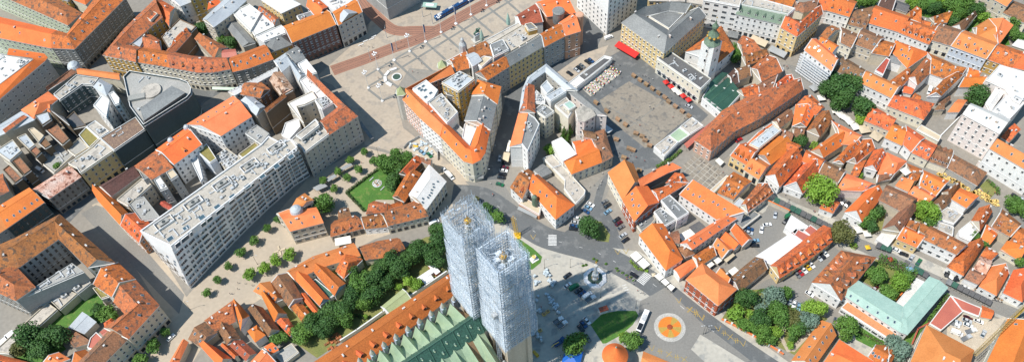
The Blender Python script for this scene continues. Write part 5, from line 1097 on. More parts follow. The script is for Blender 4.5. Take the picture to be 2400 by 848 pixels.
for s_ in (-1, 1):
    for k in range(nb):
        a0 = k*STEP; a1 = a0+STEP; am = (a0+a1)/2
        wb.poly([cl(a0, s_*17.5, 17.5), cl(a1, s_*17.5, 17.5), cl(am, s_*17.5, 25.5)], 'beige')
wb.poly([cl(-2, -4.9, 31), cl(-2, 4.9, 31), cl(-2, 0, 39)], 'beige'); wb.poly([cl(NL, -4.9, 31), cl(NL, 4.9, 31), cl(NL, 0, 39)], 'beige')
# west block between the towers
wb.prism([cl(-15, -8), cl(-2, -8), cl(-2, 8), cl(-15, 8)], -.5, 30, 'beige')
wb.poly([cl(-2.1, -8, 30), cl(-2.1, 8, 30), cl(-2.1, 0, 38)], 'beige')
wo = wb.build('wall', cth, cc)
rb = MB()
for s_ in (-1, 1):
    for k in range(int(NL/STEP)+1):
        a0, a1 = max(-2.4, k*STEP-STEP*0), min(NL+.4, (k+1)*STEP)
        if k == 0: a0 = -2.4
        rb.poly([cl(a0, s_*5.2, 31), cl(a1, s_*5.2, 31), cl(a1, 0, 39), cl(a0, 0, 39)], 'copperdark')
        rb.bar(cl(a0 if k else 0, s_*5.3, 31.1), cl(a0 if k else 0, 0, 39.1), .28, 'copperdark', 4)
rb.bar(cl(-2.4, 0, 39.05), cl(NL, 0, 39.05), .3, 'copperdark', 5)
ro = rb.build('nave_roof', cth, cc)
lv = MB()
for k in range(9):
    for f, da in ((.35, .25), (.7, .72)):
        p = cl(k*STEP+STEP*da, 5.2*(1-f), 31+8*f); m_ = MB()
        m_.poly([p+Vector((0, 0, 1.1)), p+Vector((AX.x*.6, AX.y*.6, -.1)), p+Vector((PX.x*1.1, PX.y*1.1, -.6)), p-Vector((AX.x*.6, AX.y*.6, .1))], 'copperpale')
        m_.lathe(p, [(.45, -.5), (.4, .5), (.02, 1.2)], 'copper', 4); m_.build('roof_lantern', ro, cc)
for s_ in (-1, 1):
    for k in range(nb):
        a0 = k*STEP; a1 = a0+STEP; am = (a0+a1)/2; g_ = MB(); bare = (s_ < 0 and k == 0) or (s_ > 0 and k in (1,))
        for aa, col in ((a0, 'copperpale'), (a1, 'copperpale')):
            o1, o2 = cl(aa, s_*17.9, 17.3), cl(am, s_*17.9, 25.7); i1, i2 = cl(aa, s_*4.9, 30.5), cl(am, s_*4.6, 32)
            g_.poly([o1, o2, i2, i1], 'wood' if (bare and aa == (a0 if s_ < 0 else a0)) else col)
        g_.bar(cl(am, s_*17.9, 25.8), cl(am, s_*4.6, 32.1), .16, 'copperpale', 4)
        g_.build('side_gable_roof', cth, cc)
        if s_ < 0 or k < 5:   # wrapped buttress pinnacles
            p = cl(a0, s_*19.6); b = MB(); b.box((p.x, p.y, 12), (2.2, 2.2, 11), 'scafb', crz); b.lathe((p.x, p.y, 24), [(1.2, 0), (.9, 1.2), (.1, 3.6)], 'stone', 8)
            b.build('pinnacle', cth, cc)
# the towers
SHAFTS = []
for ti, (sc_, ac_, zt) in enumerate(((-7.6-3.0, -7.6, 101), (13.6-3.0, -8.2, 98))):
    ctr = xy(back(*((1094, 507), (1178, 590))[ti], zt)); c3 = Vector((ctr.x, ctr.y, 0))
    b = MB(); b.box((ctr.x, ctr.y, -.5), (11, 11, 58), 'beige', crz)
    for sx in (-1, 1):
        for sy in (-1, 1): q = ctr+AX*sx*5.4+PX*sy*5.4; b.box((q.x, q.y, 0), (2.4, 2.4, 54), 'beige', crz, .8); b.lathe((q.x, q.y, 54), [(1.0, 0), (.1, 6)], 'stone', 8)
    b.build('tower', cth, cc)
    b = MB(); b.lathe((ctr.x, ctr.y, 57), [(4.8, 0), (4.6, 6), (.55, zt-60)], 'stone', 8, math.pi/8)
    for k in range(8):
        t = k*math.tau/8+math.pi/8
        for j in range(14):
            f = j/14; r_ = 4.9*(1-f)+.5*f; b.box((ctr.x+r_*math.cos(t), ctr.y+r_*math.sin(t), 62+(zt-65)*f), (.5, .5, .6), 'trim', t)
    sp = b.build('spire', cth, cc)
    b = MB(); b.lathe((ctr.x, ctr.y, zt-4.5), [(.3, 0), (1.3, .8), (1.5, 1.6), (.9, 2.4), (.25, 2.8), (.15, 4.2)], 'gold', 10); b.bar((ctr.x-AX.x*.9, ctr.y-AX.y*.9, zt-.8), (ctr.x+AX.x*.9, ctr.y+AX.y*.9, zt-.8), .14, 'gold'); b.bar((ctr.x, ctr.y, zt-2), (ctr.x, ctr.y, zt+.8), .14, 'gold')
    b.build('finial', sp, cc)
    # scaffolding, a thing of its own
    rr = random.Random(40+ti); st = thing('scaffolding', ('tall pale scaffolding round the farther cathedral spire, the one by the dark garden trees', 'tall pale scaffolding round the nearer cathedral spire, with a hoist mast at its foot')[ti], 'scaffolding', c3)
    def cp(a, s, z): q = ctr+AX*a+PX*s; return (q.x, q.y, z)
    tubes, decks = MB(), MB()
    z0 = (37, 35)[ti]; stages = [(z0, 48, 8.5), (48, 60, 8.2), (60, 72, 7.9), (72, 84, 7.6), (84, zt+1.2, 7.2)]
    for (za, zb_, hw) in stages:
        for ring, hh in enumerate((hw, hw-1.3)):
            n_ = 12
            for sd in range(4):
                for k in range(n_):
                    u = -hh+2*hh*k/n_
                    p = [(hh, u), (-u, hh), (-hh, -u), (u, -hh)][sd]
                    top_ = zb_+(rr.uniform(-1.5, 2.5) if zb_ > 90 else 0)
                    tubes.bar(cp(p[0], p[1], za), cp(p[0], p[1], top_), .075, ('scafw', 'scafb')[rr.random() < .35], 4)
            z = za
            while z <= zb_-.5:
                for sd in range(4):
                    e = [((hh, -hh), (hh, hh)), ((hh, hh), (-hh, hh)), ((-hh, hh), (-hh, -hh)), ((-hh, -hh), (hh, -hh))][sd]
                    for dz in (0, 1.1):
                        if ring == 0 or dz == 0: tubes.bar(cp(*e[0], z+dz), cp(*e[1], z+dz), .05, ('scafw', 'scafb')[rr.random() < .3], 3)
                z += 2
        z = za
        while z <= zb_-.5:
            for sd in range(4):
                m_ = hw-.65
                for k in range(5):
                    if not ti and z > 82 and rr.random() < .75: continue
                    u = -hw+2*hw*(k+.5)/5; p = [(m_, u), (-u, m_), (-m_, -u), (u, -m_)][sd]; q = cp(*p, z)
                    decks.box(q, (rr.uniform(.25, .6), 2*hw/5-.4, .07), ('scafb', 'scafw')[rr.random() < .6], crz+(0 if sd % 2 == 0 else math.pi/2))
                for k in range(9):
                    if rr.random() < .55:
                        u0 = -hw+2*hw*k/9; u1 = u0+2*hw/9*rr.choice((1, 2)); u1 = min(u1, hw)
                        pts = [((hw, u0), (hw, u1)), ((-u0, hw), (-u1, hw)), ((-hw, -u0), (-hw, -u1)), ((u0, -hw), (u1, -hw))][sd]
                        if rr.random() < .5: pts = pts[::-1]
                        tubes.bar(cp(*pts[0], z), cp(*pts[1], z+2), .055, 'scafw', 3)
            z += 2
    for k in range(70):   # ties and braces round the spire top
        z = rr.uniform(66, zt); t = rr.random()*math.tau; hw = 6.2; r1 = hw*.95
        tubes.bar(cp(r1*math.cos(t), r1*math.sin(t), z), cp(1.2*math.cos(t), 1.2*math.sin(t), z+rr.uniform(-2, 2)), .055, 'scafw', 3)
    for k in range(90):
        z = zt+rr.uniform(-3, 1); a_ = [rr.uniform(-6.2, 6.2) for _ in range(4)]
        tubes.bar(cp(a_[0], a_[1], z), cp(a_[0]+a_[2]*.4, a_[1]+a_[3]*.4, z+rr.uniform(-.5, 1)), .055, ('scafw', 'scafb')[k % 2], 3)
    if ti == 1:
        for dx, dy in ((2.4, -1.4), (-2.2, 1.6), (2.6, 2.2), (0, -3)): decks.box(cp(dx, dy, zt-5), (2.6, 2.0, .1), 'scafw', crz)
    tubes.build('tubes', st, c3, recalc=False); decks.build('decks', st, c3, recalc=False)
    if ti == 1:
        b = MB(); 
        for dx in (-.6, .6):
            for dy in (-.6, .6): b.bar(cp(8.9+dx, 4+dy, 0), cp(8.9+dx, 4+dy, 66), .09, 'scafw')
        for z in range(0, 66, 2): b.bar(cp(8.3, 3.4, z), cp(9.5, 3.4, z+2), .06, 'scafw', 3); b.bar(cp(8.3, 4.6, z), cp(9.5, 4.6, z+2), .06, 'scafw', 3); b.bar(cp(8.3, 3.4, z), cp(8.3, 4.6, z+2), .06, 'scafw', 3)
        b.box(cp(8.9, 4, 62), (2, 2, 2.4), 'unit', crz); b.build('hoist_mast', st, c3, recalc=False)
    FOOT.append(([ctr+AX*x*7.6+PX*y*7.6 for x, y in ((-1, -1), (1, -1), (1, 1), (-1, 1))], 90, (ctr.x-11, ctr.x+11, ctr.y-11, ctr.y+11)))
# ------------------------------------------------------------------ St Mary's tower, market church
tq = [back(*p, 30) for p in ((1645, 99), (1673.6, 113), (1693, 97), (1665, 84))]; tc = sum(tq, Vector((0, 0, 0)))/4; tc0 = Vector((tc.x, tc.y, 0))
ct = thing('church_tower', 'white square church tower with green copper onion dome and golden balls by the market', 'tower', tc0)
b = MB(); b.prism([xy(p) for p in tq], -.5, 30, 'white'); wq = b.build('wall', ct, tc0)
b = MB(); e = math.atan2(tq[1].y-tq[0].y, tq[1].x-tq[0].x); sd = (tq[1]-tq[0]).length*.75
cr = sd*.62
b.lathe((tc.x, tc.y, 30), [(cr*1.35, 0), (cr*1.25, .5), (cr*.75, 2.2), (cr*.62, 3.5), (cr*.85, 4.3), (cr*.9, 5.5), (cr*.5, 7.5), (cr*.35, 8.5), (cr*.35, 10.5), (cr*.55, 11), (cr*.5, 12), (cr*.2, 13.5), (.15, 16), (.08, 18)], 'mansgreen', 8, e+math.pi/4)
dm = b.build('onion_dome', ct, tc0)
b = MB()
for k in range(8): t = k*math.tau/8; b.lathe((tc.x+cr*.85*math.cos(t), tc.y+cr*.85*math.sin(t), 34), [(.1, 0), (.75, .5), (.8, 1.1), (.1, 1.8)], 'gold', 8)
b.lathe((tc.x, tc.y, 47.6), [(.05, 0), (.4, .3), (.05, .8)], 'gold', 8); b.build('gilding', dm, tc0)
for f, n_ in ((0, 3), (1, 2)):
    a, b_ = tq[f], tq[f+1]; d = (b_-a).normalized()
    for z in (10, 18, 25.5): q = (a+b_)/2; link('window', ARCH, wq, (q.x-tc.x, q.y-tc.y, z), math.atan2(d.y, d.x), (1.3, 1, 2.4))
rr = random.Random(3); b = MB()
for k in range(34):
    a, b_ = tq[0], tq[1]; d = (b_-a); nn = Vector((d.y, -d.x, 0)).normalized(); p = a+d*(.55+rr.uniform(-.07, .07))+nn*.04; z = 4+k*.72
    w2 = rr.uniform(.15, .5); b.poly([(p.x-d.x*.03*w2, p.y-d.y*.03*w2, z), (p.x+d.x*.1*w2, p.y+d.y*.1*w2, z), (p.x+d.x*.1*w2, p.y+d.y*.1*w2, z+.6), (p.x-d.x*.03*w2, p.y-d.y*.03*w2, z+.5)], 'brickwall')
b.build('plaster_damage', wq, tc0, recalc=False)
# turrets, domes and similar roof pieces that belong to buildings
def roofpiece(label_start, name, prof, m, at_, n=8, ph=0.0):
    for s in SPECS:
        if s['label'].startswith(label_start):
            b = MB(); b.lathe(at_, prof, m, n, ph); b.build(name, s['root'], s['c']); return
    print('NO', label_start)
for p in ((395, 600), (668, 425)):
    q = G('C', *p, 22); roofpiece('corner building with orange roof, two green', 'turret', [(3.0, -22), (3.0, -1.6), (3.4, -1.2)], 'stone', (q.x, q.y, 22), 8, .3)
    roofpiece('corner building with orange roof, two green', 'turret_roof', [(3.5, -1.2), (1.6, 1), (.1, 3.2)], 'palegreen', (q.x, q.y, 22), 4, .9)
q = G('C', 805, 310, 20); roofpiece('narrow white balustrade', 'turret', [(2.4, -3), (2.2, 3), (1.2, 5), (.9, 7), (.1, 8)], 'unit', (q.x, q.y, 19), 8)
for p in ((930, 245), (1105, 135)): q = G('C', *p, 20); roofpiece('narrow white balustrade', 'turret_roof', [(1.2, -2), (1.2, 1), (.7, 4), (.05, 7)], 'copper', (q.x, q.y, 19), 8)
q = G('D', 308, 75, 24); roofpiece('bright orange roofs with a round grey turret', 'turret', [(3.4, -8), (3.4, 0), (3.7, .2), (3, .8)], 'slate', (q.x, q.y, 24), 18)
q = G('D', 448, 100, 23); roofpiece('salmon corner house', 'turret', [(2.3, -23), (2.3, 0), (2.5, .3), (2, .7)], 'salmon', (q.x, q.y, 23), 14)
q = G('J', 150, 545, 12); roofpiece('church building', 'dome', [(1.5, -6), (1.5, 0), (1.3, .9), (.7, 1.6), (.2, 2), (.1, 3)], 'mansgreen', (q.x, q.y, 12), 14)
q = G('H', 828, 622, 17); roofpiece('beige apartment house with orange roofs', 'dome', [(3.2, -4), (3.2, 0), (2.7, 1.4), (1.5, 2.4), (.1, 2.8)], 'zinc', (q.x, q.y, 16), 18)
q = G('A', 1000, 600, 25); roofpiece('dark triangular department', 'roof_disc', [(5.4, -1), (5.4, .5)], 'flatb', (q.x, q.y, 24.6), 28)
q = G('A', 905, 645, 25); b = MB(); b.box((q.x, q.y, 24), (9, 3.6, 1.6), 'flatg', .25)
for s in SPECS:
    if s['label'].startswith('dark triangular department'):
        b.build('plant_room', s['root'], s['c'])
        hp = [xy(p) for p in PT('A', '925,715 1135,565 1225,612 950,798', 27)]; b = MB(); b.prism(hp, 24, 26.6, 'flatd', 'slate'); b.build('raised_roof', s['root'], s['c'])
q = G('2', 730, 105, 14); roofpiece('low brown red roof with', 'turret', [(3.6, -12), (3.6, 0), (2.9, 1.4), (1.4, 2.6), (.1, 3)], 'zinc', (q.x, q.y, 14), 16)
for p in ((1235, 80), (1130, 165)): q = G('G', *p, 20); roofpiece('bright orange cross gabled', 'corner_dome', [(1.7, -1), (1.7, .8), (1.2, 1.7), (.1, 2.2)], 'zinc', (q.x, q.y, 19.4), 12)
# pediment of the bank
a, b_ = G('B', 1130, 150, 20), G('B', 1235, 85, 20); d = (b_-a); nn = Vector((d.y, -d.x, 0)).normalized()
for s in SPECS:
    if s['label'].startswith('grey stone bank'):
        m_ = MB(); f0, f1, f2 = a+nn*.4, b_+nn*.4, (a+b_)/2+nn*.4+Vector((0, 0, 3.2))
        g0, g1, g2 = [v-nn*5 for v in (f0, f1, f2)]
        m_.poly([f0, f1, f2], 'stone'); m_.poly([g0, g1, g2], 'stone'); m_.poly([f0, g0, g2, f2], 'zinc'); m_.poly([f1, g1, g2, f2], 'zinc'); m_.build('pediment', s['root'], s['c'])
# awnings fixed to fronts
def awning(start, tile, a, b_, z, dep, m, name='awning'):
    for s in SPECS:
        if s['label'].startswith(start):
            A, Bq = G(tile, *a, z), G(tile, *b_, z); d = (Bq-A); nn = Vector((d.y, -d.x, 0)).normalized()
            if nn.dot(Vector((0, 0, 0))-A) < 0: nn = -nn
            m_ = MB(); c_, e_ = A+nn*dep-Vector((0, 0, .9)), Bq+nn*dep-Vector((0, 0, .9))
            m_.poly([A, Bq, e_, c_], m); dn_ = Vector((0, 0, -.3)); m_.poly([c_, e_, e_+dn_, c_+dn_], m); m_.poly([A+dn_*.3, Bq+dn_*.3, e_+dn_, c_+dn_], m)
            m_.build(name, s['root'], s['c'], recalc=False); return
    print('NO', start)
awning('grand yellow corner building', 'D', (708, 272), (845, 352), 4, 4.2, 'red')
awning('ochre corner house with', 'E', (590, 300), (695, 350), 4, 4, 'greyfab')
awning('white building with dark green mansard', 'E', (465, 230), (570, 275), 4, 4.5, 'canvast')
awning('white building with dark green mansard', 'E', (305, 200), (375, 215), 4, 4.5, 'slate')
awning('curved cream building', 'B', (275, 575), (440, 580), 4, 1.4, 'cgreen')
awning('low old orange roofed house', 'H', (1085, 815), (1190, 795), 3.5, 4, 'canvas')
awning('single storey shop wing', 'J', (45, 600), (170, 660), 3, 1.6, 'greyfab')
awning('rounded corner building', 'I', (845, 405), (940, 395), 4, 1.6, 'slate')
# ------------------------------------------------------------------ trees
def crown_mesh(seed, n, kind='round', leaf=.13):
    rr = random.Random(seed); b = MB(); lumps = []
    if kind == 'cone': lumps = [((rr.uniform(-1, 1)*(1-t)*.55, rr.uniform(-1, 1)*(1-t)*.55, -1+2*t*1.0), .45*(1-t)+.12) for t in [k/22 for k in range(22)]]
    else:
        for k in range(17 if kind == 'round' else 13):
            t = rr.random()*math.tau; z = rr.uniform(-.75, .9); r_ = math.sqrt(max(0, 1-z*z))*rr.uniform(.35, .72)
            lumps.append(((r_*math.cos(t), r_*math.sin(t), z*.7), rr.uniform(.3, .5)))
        lumps.append(((0, 0, .1), .62))
    tot = sum(l[1]**2 for l in lumps)
    for (cx, cy, cz), lr in lumps:
        for _ in range(int(n*lr*lr/tot)):
            v = Vector((rr.gauss(0, 1), rr.gauss(0, 1), rr.gauss(0, 1)+.25)).normalized(); d = lr*rr.uniform(.78, 1.08)
            p = Vector((cx, cy, cz))+v*d
            u = (v+Vector((rr.gauss(0, .55), rr.gauss(0, .55), rr.gauss(0, .55)))).normalized()
            a = u.cross(Vector((rr.gauss(0, 1), rr.gauss(0, 1), rr.gauss(0, 1)))).normalized(); c_ = u.cross(a); s_ = leaf*rr.uniform(.5, 1.15)
            b.poly([p+a*s_, p+c_*s_*.7, p-a*s_, p-c_*s_*.7], 'leafm')
    return b.mesh('crown', recalc=False)
CROWN = {'big': [crown_mesh(k, 3200, leaf=.085) for k in (1, 2, 3)], 'small': [crown_mesh(k, 1100, leaf=.13) for k in (4, 5, 6)], 'cone': [crown_mesh(7, 1600, 'cone', .1)]}
def _trunk():
    b = MB(); b.bar((0, 0, -.05), (0, 0, .62), .05, 'bark', 7, .03)
    for k in range(5): t = k*1.3; b.bar((0, 0, .35+.05*k), (.22*math.cos(t), .22*math.sin(t), .62+.06*k), .022, 'bark', 5, .01)
    return b.mesh('trunk')
TRUNK = _trunk(); rt = random.Random(77)
LEAF = dict(d='leafd', m='leafm', l='leafl', b='leafb', o='leafo')
def tree(tile, x, y, r, k, label, kind='round', name='tree', group=None, h=None):
    h = h or (r*1.7+1.5 if kind != 'cone' else r*3.2)
    p = G(tile, x, y, h-r*.95 if kind != 'cone' else h*.5); base = Vector((p.x, p.y, 0))
    o = thing(name, label, 'tree', base, rt.random()*6, group)
    ms = CROWN['cone'] if kind == 'cone' else CROWN['big' if r > 4.2 else 'small']
    sz = (r, r, r*.82) if kind != 'cone' else (r, r, h*.42)
    c_ = link('crown', rt.choice(ms), o, (0, 0, h-sz[2] if kind != 'cone' else h*.52), rt.random()*6, (sz[0]*rt.uniform(.93, 1.08), sz[1]*rt.uniform(.93, 1.08), sz[2]))
    c_.material_slots[0].link = 'OBJECT'; c_.material_slots[0].material = MATS[LEAF[k]]
    link('trunk', TRUNK, o, (0, 0, 0), 0, (h*.75, h*.75, h*.8))
for x, y, lb in ((240, 390, 'young street tree at the downhill corner of the white offices, standing alone'), (310, 305, 'young street tree second uphill from the white office corner'), (385, 212, 'young street tree halfway along the white office front, left of the bench group'), (465, 120, 'fuller street tree at the edge of the white office shadow'), (550, 45, 'street tree in the shade near the flagpoles of the white offices')):
    tree('N', x, y, 2.9 if y < 150 else 2.4, 'm', lb, name='street_tree', group='street trees along the white offices')
for x, y, lb in ((525, 270, 'bright tree at the downhill end of the row of four in the pedestrian street'), (622, 228, 'bright tree second from the downhill end of the row of four'), (700, 175, 'bright tree beside the wooden cross shaped bench'), (790, 140, 'bright tree at the uphill end of the row of four')):
    tree('N', x, y, 3.4, 'l', lb, name='street_tree', group='four bright trees in the pedestrian street')
for x, y, lb in ((640, 750, 'small tree in shade beside the orange corner of the beige apartment house'), (715, 685, 'small dark tree hugging the left corner of the beige apartment house'), (1010, 435, 'small shaded tree by the grey awnings below the savings bank'), (1110, 375, 'small shaded tree between two grey awnings of the savings bank'), (1190, 300, 'small shaded tree before the savings bank columns'), (1285, 245, 'tree at the corner below the long brown and orange roofed building'), (1080, 485, 'sunlit young tree nearest to the round green tree by the park'), (1170, 415, 'slim sunlit young tree, middle of the park path'), (1245, 360, 'sunlit young tree on the park path by a bench'), (1340, 300, 'sunlit young tree at the upper end of the park path')):
    tree('H', x, y, 2.5, 'm', lb, name='street_tree', group='young trees along the park path')
for t, x, y, r, k, lb in (
 ('M', 1095, 650, 2.6, 'm', 'small street tree right beside the parked white car'), ('M', 1020, 745, 4, 'm', 'street tree below the white car at the bottom left street'), ('M', 930, 838, 3.6, 'm', 'street tree cut by the bottom edge in the lower left street'),
 ('I', 290, 320, 6, 'm', 'dark park tree at the upper left of the flower lawn'), ('I', 362, 262, 4, 'm', 'park tree closest to the building site with diggers'), ('I', 350, 335, 6, 'm', 'broad park tree in the middle of the clump above the flower lawn'), ('I', 432, 290, 4.5, 'm', 'park tree against the brown curved roof end'), ('I', 350, 450, 5.4, 'd', 'park tree at the right edge of the flower lawn'), ('I', 385, 395, 4, 'd', 'smaller park tree against the long orange roofed wing'),
 ('H', 1005, 585, 6.4, 'm', 'round green tree between the beige apartment house and the park'), ('A', 1340, 190, 5, 'd', 'courtyard tree under the grey blue metal roof'), ('B', 340, 265, 3.2, 'm', 'light topped courtyard tree left of the dark round one'), ('B', 400, 282, 4.6, 'd', 'dark round courtyard tree behind the curved cream building'), ('B', 508, 318, 2.6, 'l', 'small yellow green tree behind the rounded gable building'),
 ('G', 385, 345, 3, 'm', 'lone green bush tree in the parking court of the left block'), ('J', 245, 230, 3.2, 'l', 'bright green bush beside the white metal roof wing'), ('J', 508, 752, 6.3, 'd', 'dense dark round tree on the triangular traffic green'),
 ('I', 960, 620, 3.6, 'd', 'tree just right of the farther scaffolding, by the curb'), ('I', 1040, 675, 3.8, 'm', 'tree beside the main road below the pale sidewalk'), ('I', 890, 560, 2.2, 'o', 'brownish small tree behind the farther scaffolding top'), ('I', 985, 680, 3, 'm', 'bushy small tree between the scaffolding and the road tree'),
 ('E', 975, 505, 6, 'd', 'top part of the plane tree group, nearest to the scaffolded house'), ('E', 1040, 590, 8.5, 'd', 'huge dark plane tree above the cafe lane'), ('E', 1110, 565, 7, 'd', 'plane tree touching the worn brown roofed house'), ('E', 950, 600, 5.5, 'd', 'plane tree over the cream cafe parasols'), ('E', 1045, 665, 6.8, 'd', 'lowest tree of the dark plane tree group'), ('E', 1195, 712, 7, 'd', 'round dark tree below the white long house'), ('E', 1175, 798, 3, 'l', 'small bright bush at the foot of the round dark tree'),
 ('E', 352, 375, 4.3, 'm', 'ivy green tree beside the church nave, lower one'), ('E', 352, 320, 3.2, 'm', 'ivy green tree beside the church nave, upper one'), ('F', 1110, 648, 7.2, 'd', 'big dark garden tree in front of the pale church complex'),
 ('F', 335, 10, 6, 'm', 'tree at the top edge behind the white house with three dormers'), ('F', 395, 15, 5, 'm', 'second tree at the top edge left of the maroon roof'), ('F', 670, 15, 5, 'l', 'garden tree right of the dark solar roof'), ('F', 725, 40, 5, 'm', 'garden tree above the little orange yard roofs'), ('F', 815, 55, 4.5, 'd', 'garden tree beside the small grey garden shed'), ('F', 880, 10, 5, 'l', 'pale garden tree at the top edge'), ('F', 935, 45, 6, 'm', 'full garden tree above the small orange garden roof'), ('F', 965, 105, 5, 'm', 'garden tree between two orange roofs at the garden'), ('F', 1030, 30, 5.5, 'm', 'garden tree along the beige stone wall, upper'), ('F', 1095, 70, 5.5, 'd', 'dark garden tree at the foot of the beige stone building'), ('F', 945, 150, 4, 'd', 'low dark tree beside the brown gable house'), ('F', 1345, 225, 4.6, 'm', 'tree right of the square block of orange roofs'), ('F', 1385, 255, 4, 'm', 'tree at the right edge above the low pale roofs'), ('F', 1350, 145, 4, 'm', 'tree in front of the brown orange roof at the right edge'), ('F', 1140, 115, 4, 'l', 'bright low tree in the upper garden corner'),
 ('K', 908, 502, 9.2, 'l', 'very large bright green round tree beside the white timber gable'), ('K', 778, 175, 4.3, 'd', 'dark garden tree among tightly packed orange roofs'), ('K', 1050, 782, 6.4, 'o', 'olive green tree beside the covered market street'), ('K', 1210, 705, 4, 'm', 'garden bush tree by the tall orange gable, lowest'), ('K', 1255, 655, 4, 'm', 'garden tree with dappled leaves by the tall orange gable'), ('K', 1300, 640, 3.4, 'd', 'garden tree touching the mossy brown barn'), ('K', 1245, 735, 3.6, 'd', 'dark garden bush tree over the street wall'), ('K', 1170, 405, 2.4, 'l', 'small bright bush between orange brown roofs'),
 ('L', 768, 645, 6.4, 'l', 'large bright tree right of the brown barn wing'), ('L', 790, 705, 3.6, 'm', 'smaller green tree below the large bright one by the barn'), ('L', 1345, 590, 5, 'm', 'round tree on the forecourt at the right edge'), ('L', 1418, 630, 5, 'm', 'tree cut by the right frame edge'),
 ('L', 1085, 800, 2.6, 'm', 'small green bush under the white yard buildings'), ('L', 1155, 842, 2.6, 'm', 'small green bush between orange roofs at the right'), ('R', 1385, 185, 3.2, 'm', 'yard tree right of the white timbered house'),
 ('R', 430, 278, 5, 'm', 'garden tree beside the white gabled manor'), ('R', 592, 322, 5.6, 'l', 'bright tree in the garden of the copper roofed house'), ('R', 512, 392, 4.8, 'm', 'tree next to the cars in the copper roofed house yard'), ('R', 640, 292, 3.8, 'm', 'tree next to the gravelled flat roof'), ('R', 575, 752, 6.2, 'b', 'blue grey spruce at the rounded corner of the copper roofed house'), ('Q', 1075, 625, 6, 'm', 'broad tree in front of the roof terrace wing'),
 ('Q', 420, 435, 5.6, 'd', 'dark round tree beside the long brown roofed hall'), ('Q', 348, 520, 4.2, 'l', 'lighter tree behind the white pillared wall'), ('Q', 455, 532, 2.6, 'l', 'small round bush near the light park tree'), ('Q', 600, 430, 6, 'b', 'blue spruce nearest to the paved manor yard'), ('Q', 520, 505, 3.4, 'b', 'little bluish shrub below the large blue spruce'), ('Q', 512, 565, 5.2, 'd', 'dark tree between bluish shrub and the big central tree'), ('Q', 625, 540, 6.4, 'm', 'big central dome shaped tree of the villa park'), ('Q', 728, 562, 5, 'o', 'olive yellow tree right of the big central tree'), ('Q', 775, 612, 4.6, 'd', 'dark tree between the olive tree and the second spruce'), ('Q', 832, 572, 5.6, 'b', 'blue spruce beside the bright tree by the gate'), ('Q', 870, 492, 6, 'l', 'bright light green tree in front of the manor'), ('Q', 680, 395, 3.8, 'm', 'feathery tree at the edge of the manor yard'), ('Q', 402, 605, 3.6, 'm', 'bushy tree by the wall pillars, left'), ('Q', 468, 622, 3.8, 'm', 'bushy tree by the wall pillars, middle'), ('Q', 522, 665, 4.8, 'm', 'round tree by the wall pillars, right'), ('Q', 580, 702, 3.2, 'm', 'low round shrub left of the park path'), ('Q', 740, 648, 4.2, 'm', 'shrub tree above the little round bed'), ('Q', 712, 738, 2, 'l', 'little round bright bed shrub'), ('Q', 610, 655, 3.4, 'l', 'light bush at the bend of the park path'), ('Q', 722, 692, 2, 'd', 'small dark clipped bush in the park'), ('Q', 560, 622, 3, 'm', 'feathery shrub in the middle of the park'),
 ('P', 420, 735, 6.2, 'm', 'tree at the bottom edge beside the blue tent'), ('P', 792, 712, 5.2, 'm', 'tree just behind the round orange cone tower'), ('P', 745, 685, 3, 'l', 'bush at the end of the shaded oval lawn'),
 ('M', 205, 680, 7, 'd', 'large dark tree at the bottom left beside the flat concrete roofs'), ('M', 372, 690, 6.8, 'd', 'large dark tree beside the brown shed'), ('M', 270, 770, 6, 'd', 'dark tree between the two large bottom left trees'), ('M', 122, 765, 4, 'o', 'brownish tree at the lower left edge of the dark trees'), ('M', 700, 530, 4.2, 'm', 'garden tree behind the orange corner block'), ('M', 745, 550, 3.4, 'm', 'small garden tree touching the light orange slope'), ('M', 655, 500, 3.4, 'd', 'shaded garden tree near the moss roof'),
 ('N', 700, 700, 3.2, 'm', 'yard bush left of the red orange yard roof'), ('N', 752, 685, 2.8, 'm', 'yard bush right beside the red orange yard roof'), ('E', 850, 190, 2.5, 'm', 'bush in a dark court')):
    if (t, x) == ('E', 850): continue
    tree(t, x, y, r, k, lb)
for x, y, lb in ((335, 65, 'conifer at the balcony house, back left'), (383, 100, 'conifer nearest the cream gable house'), (345, 115, 'conifer in front of the balcony house'), (372, 160, 'conifer by the white metal roof wing')): tree('J', x, y, 2.4, 'm', lb, 'cone', 'conifer', h=12)
grove = [('O', 65, 255, 4.4), ('O', 130, 330, 6.5), ('O', 205, 300, 6), ('O', 250, 235, 4.5), ('O', 335, 180, 5.5), ('O', 400, 235, 6), ('O', 460, 150, 6), ('O', 505, 90, 4.5), ('O', 565, 120, 5), ('O', 620, 170, 5.5), ('O', 655, 60, 6), ('O', 640, -20, 4.5), ('O', 300, 320, 4.5), ('O', 60, 430, 6), ('O', 10, 520, 5.5), ('N', 870, 665, 5.5), ('N', 935, 600, 5.5), ('N', 1000, 625, 5.5), ('N', 1090, 500, 5.5), ('N', 1150, 560, 5), ('N', 1060, 600, 5), ('N', 1000, 545, 4), ('N', 1340, 420, 6), ('N', 1280, 450, 5), ('N', 1385, 235, 5)]
gl = ['at its tip by the pyramid roof', 'beside the yard with the glass canopy', 'above the olive green roof', 'touching the worn brown house', 'below the worn brown house', 'over the garden lawn', 'halfway to the spires', 'at the back next to the street roof', 'behind the white containers', 'closest to the white containers', 'against the farther scaffolding', 'at the far end beside the white van', 'low beside the hedge', 'above the gravel path', 'at the sunny gravel bend', 'nearest the grey flat annex', 'by the terracotta pallets, left', 'by the terracotta pallets, right', 'beside the white fire wall end', 'over the gravel path shade', 'in the middle of the lower clump', 'next to the narrow lean-to', 'in the crook of the path', 'between path and palace wall', 'where the grove meets the orange roofs']
for (t, x, y, r), lb in zip(grove, gl): tree(t, x, y, r, 'd' if rt.random() < .7 else 'm', 'dark tree of the cathedral garden grove, '+lb, group='trees of the cathedral garden')
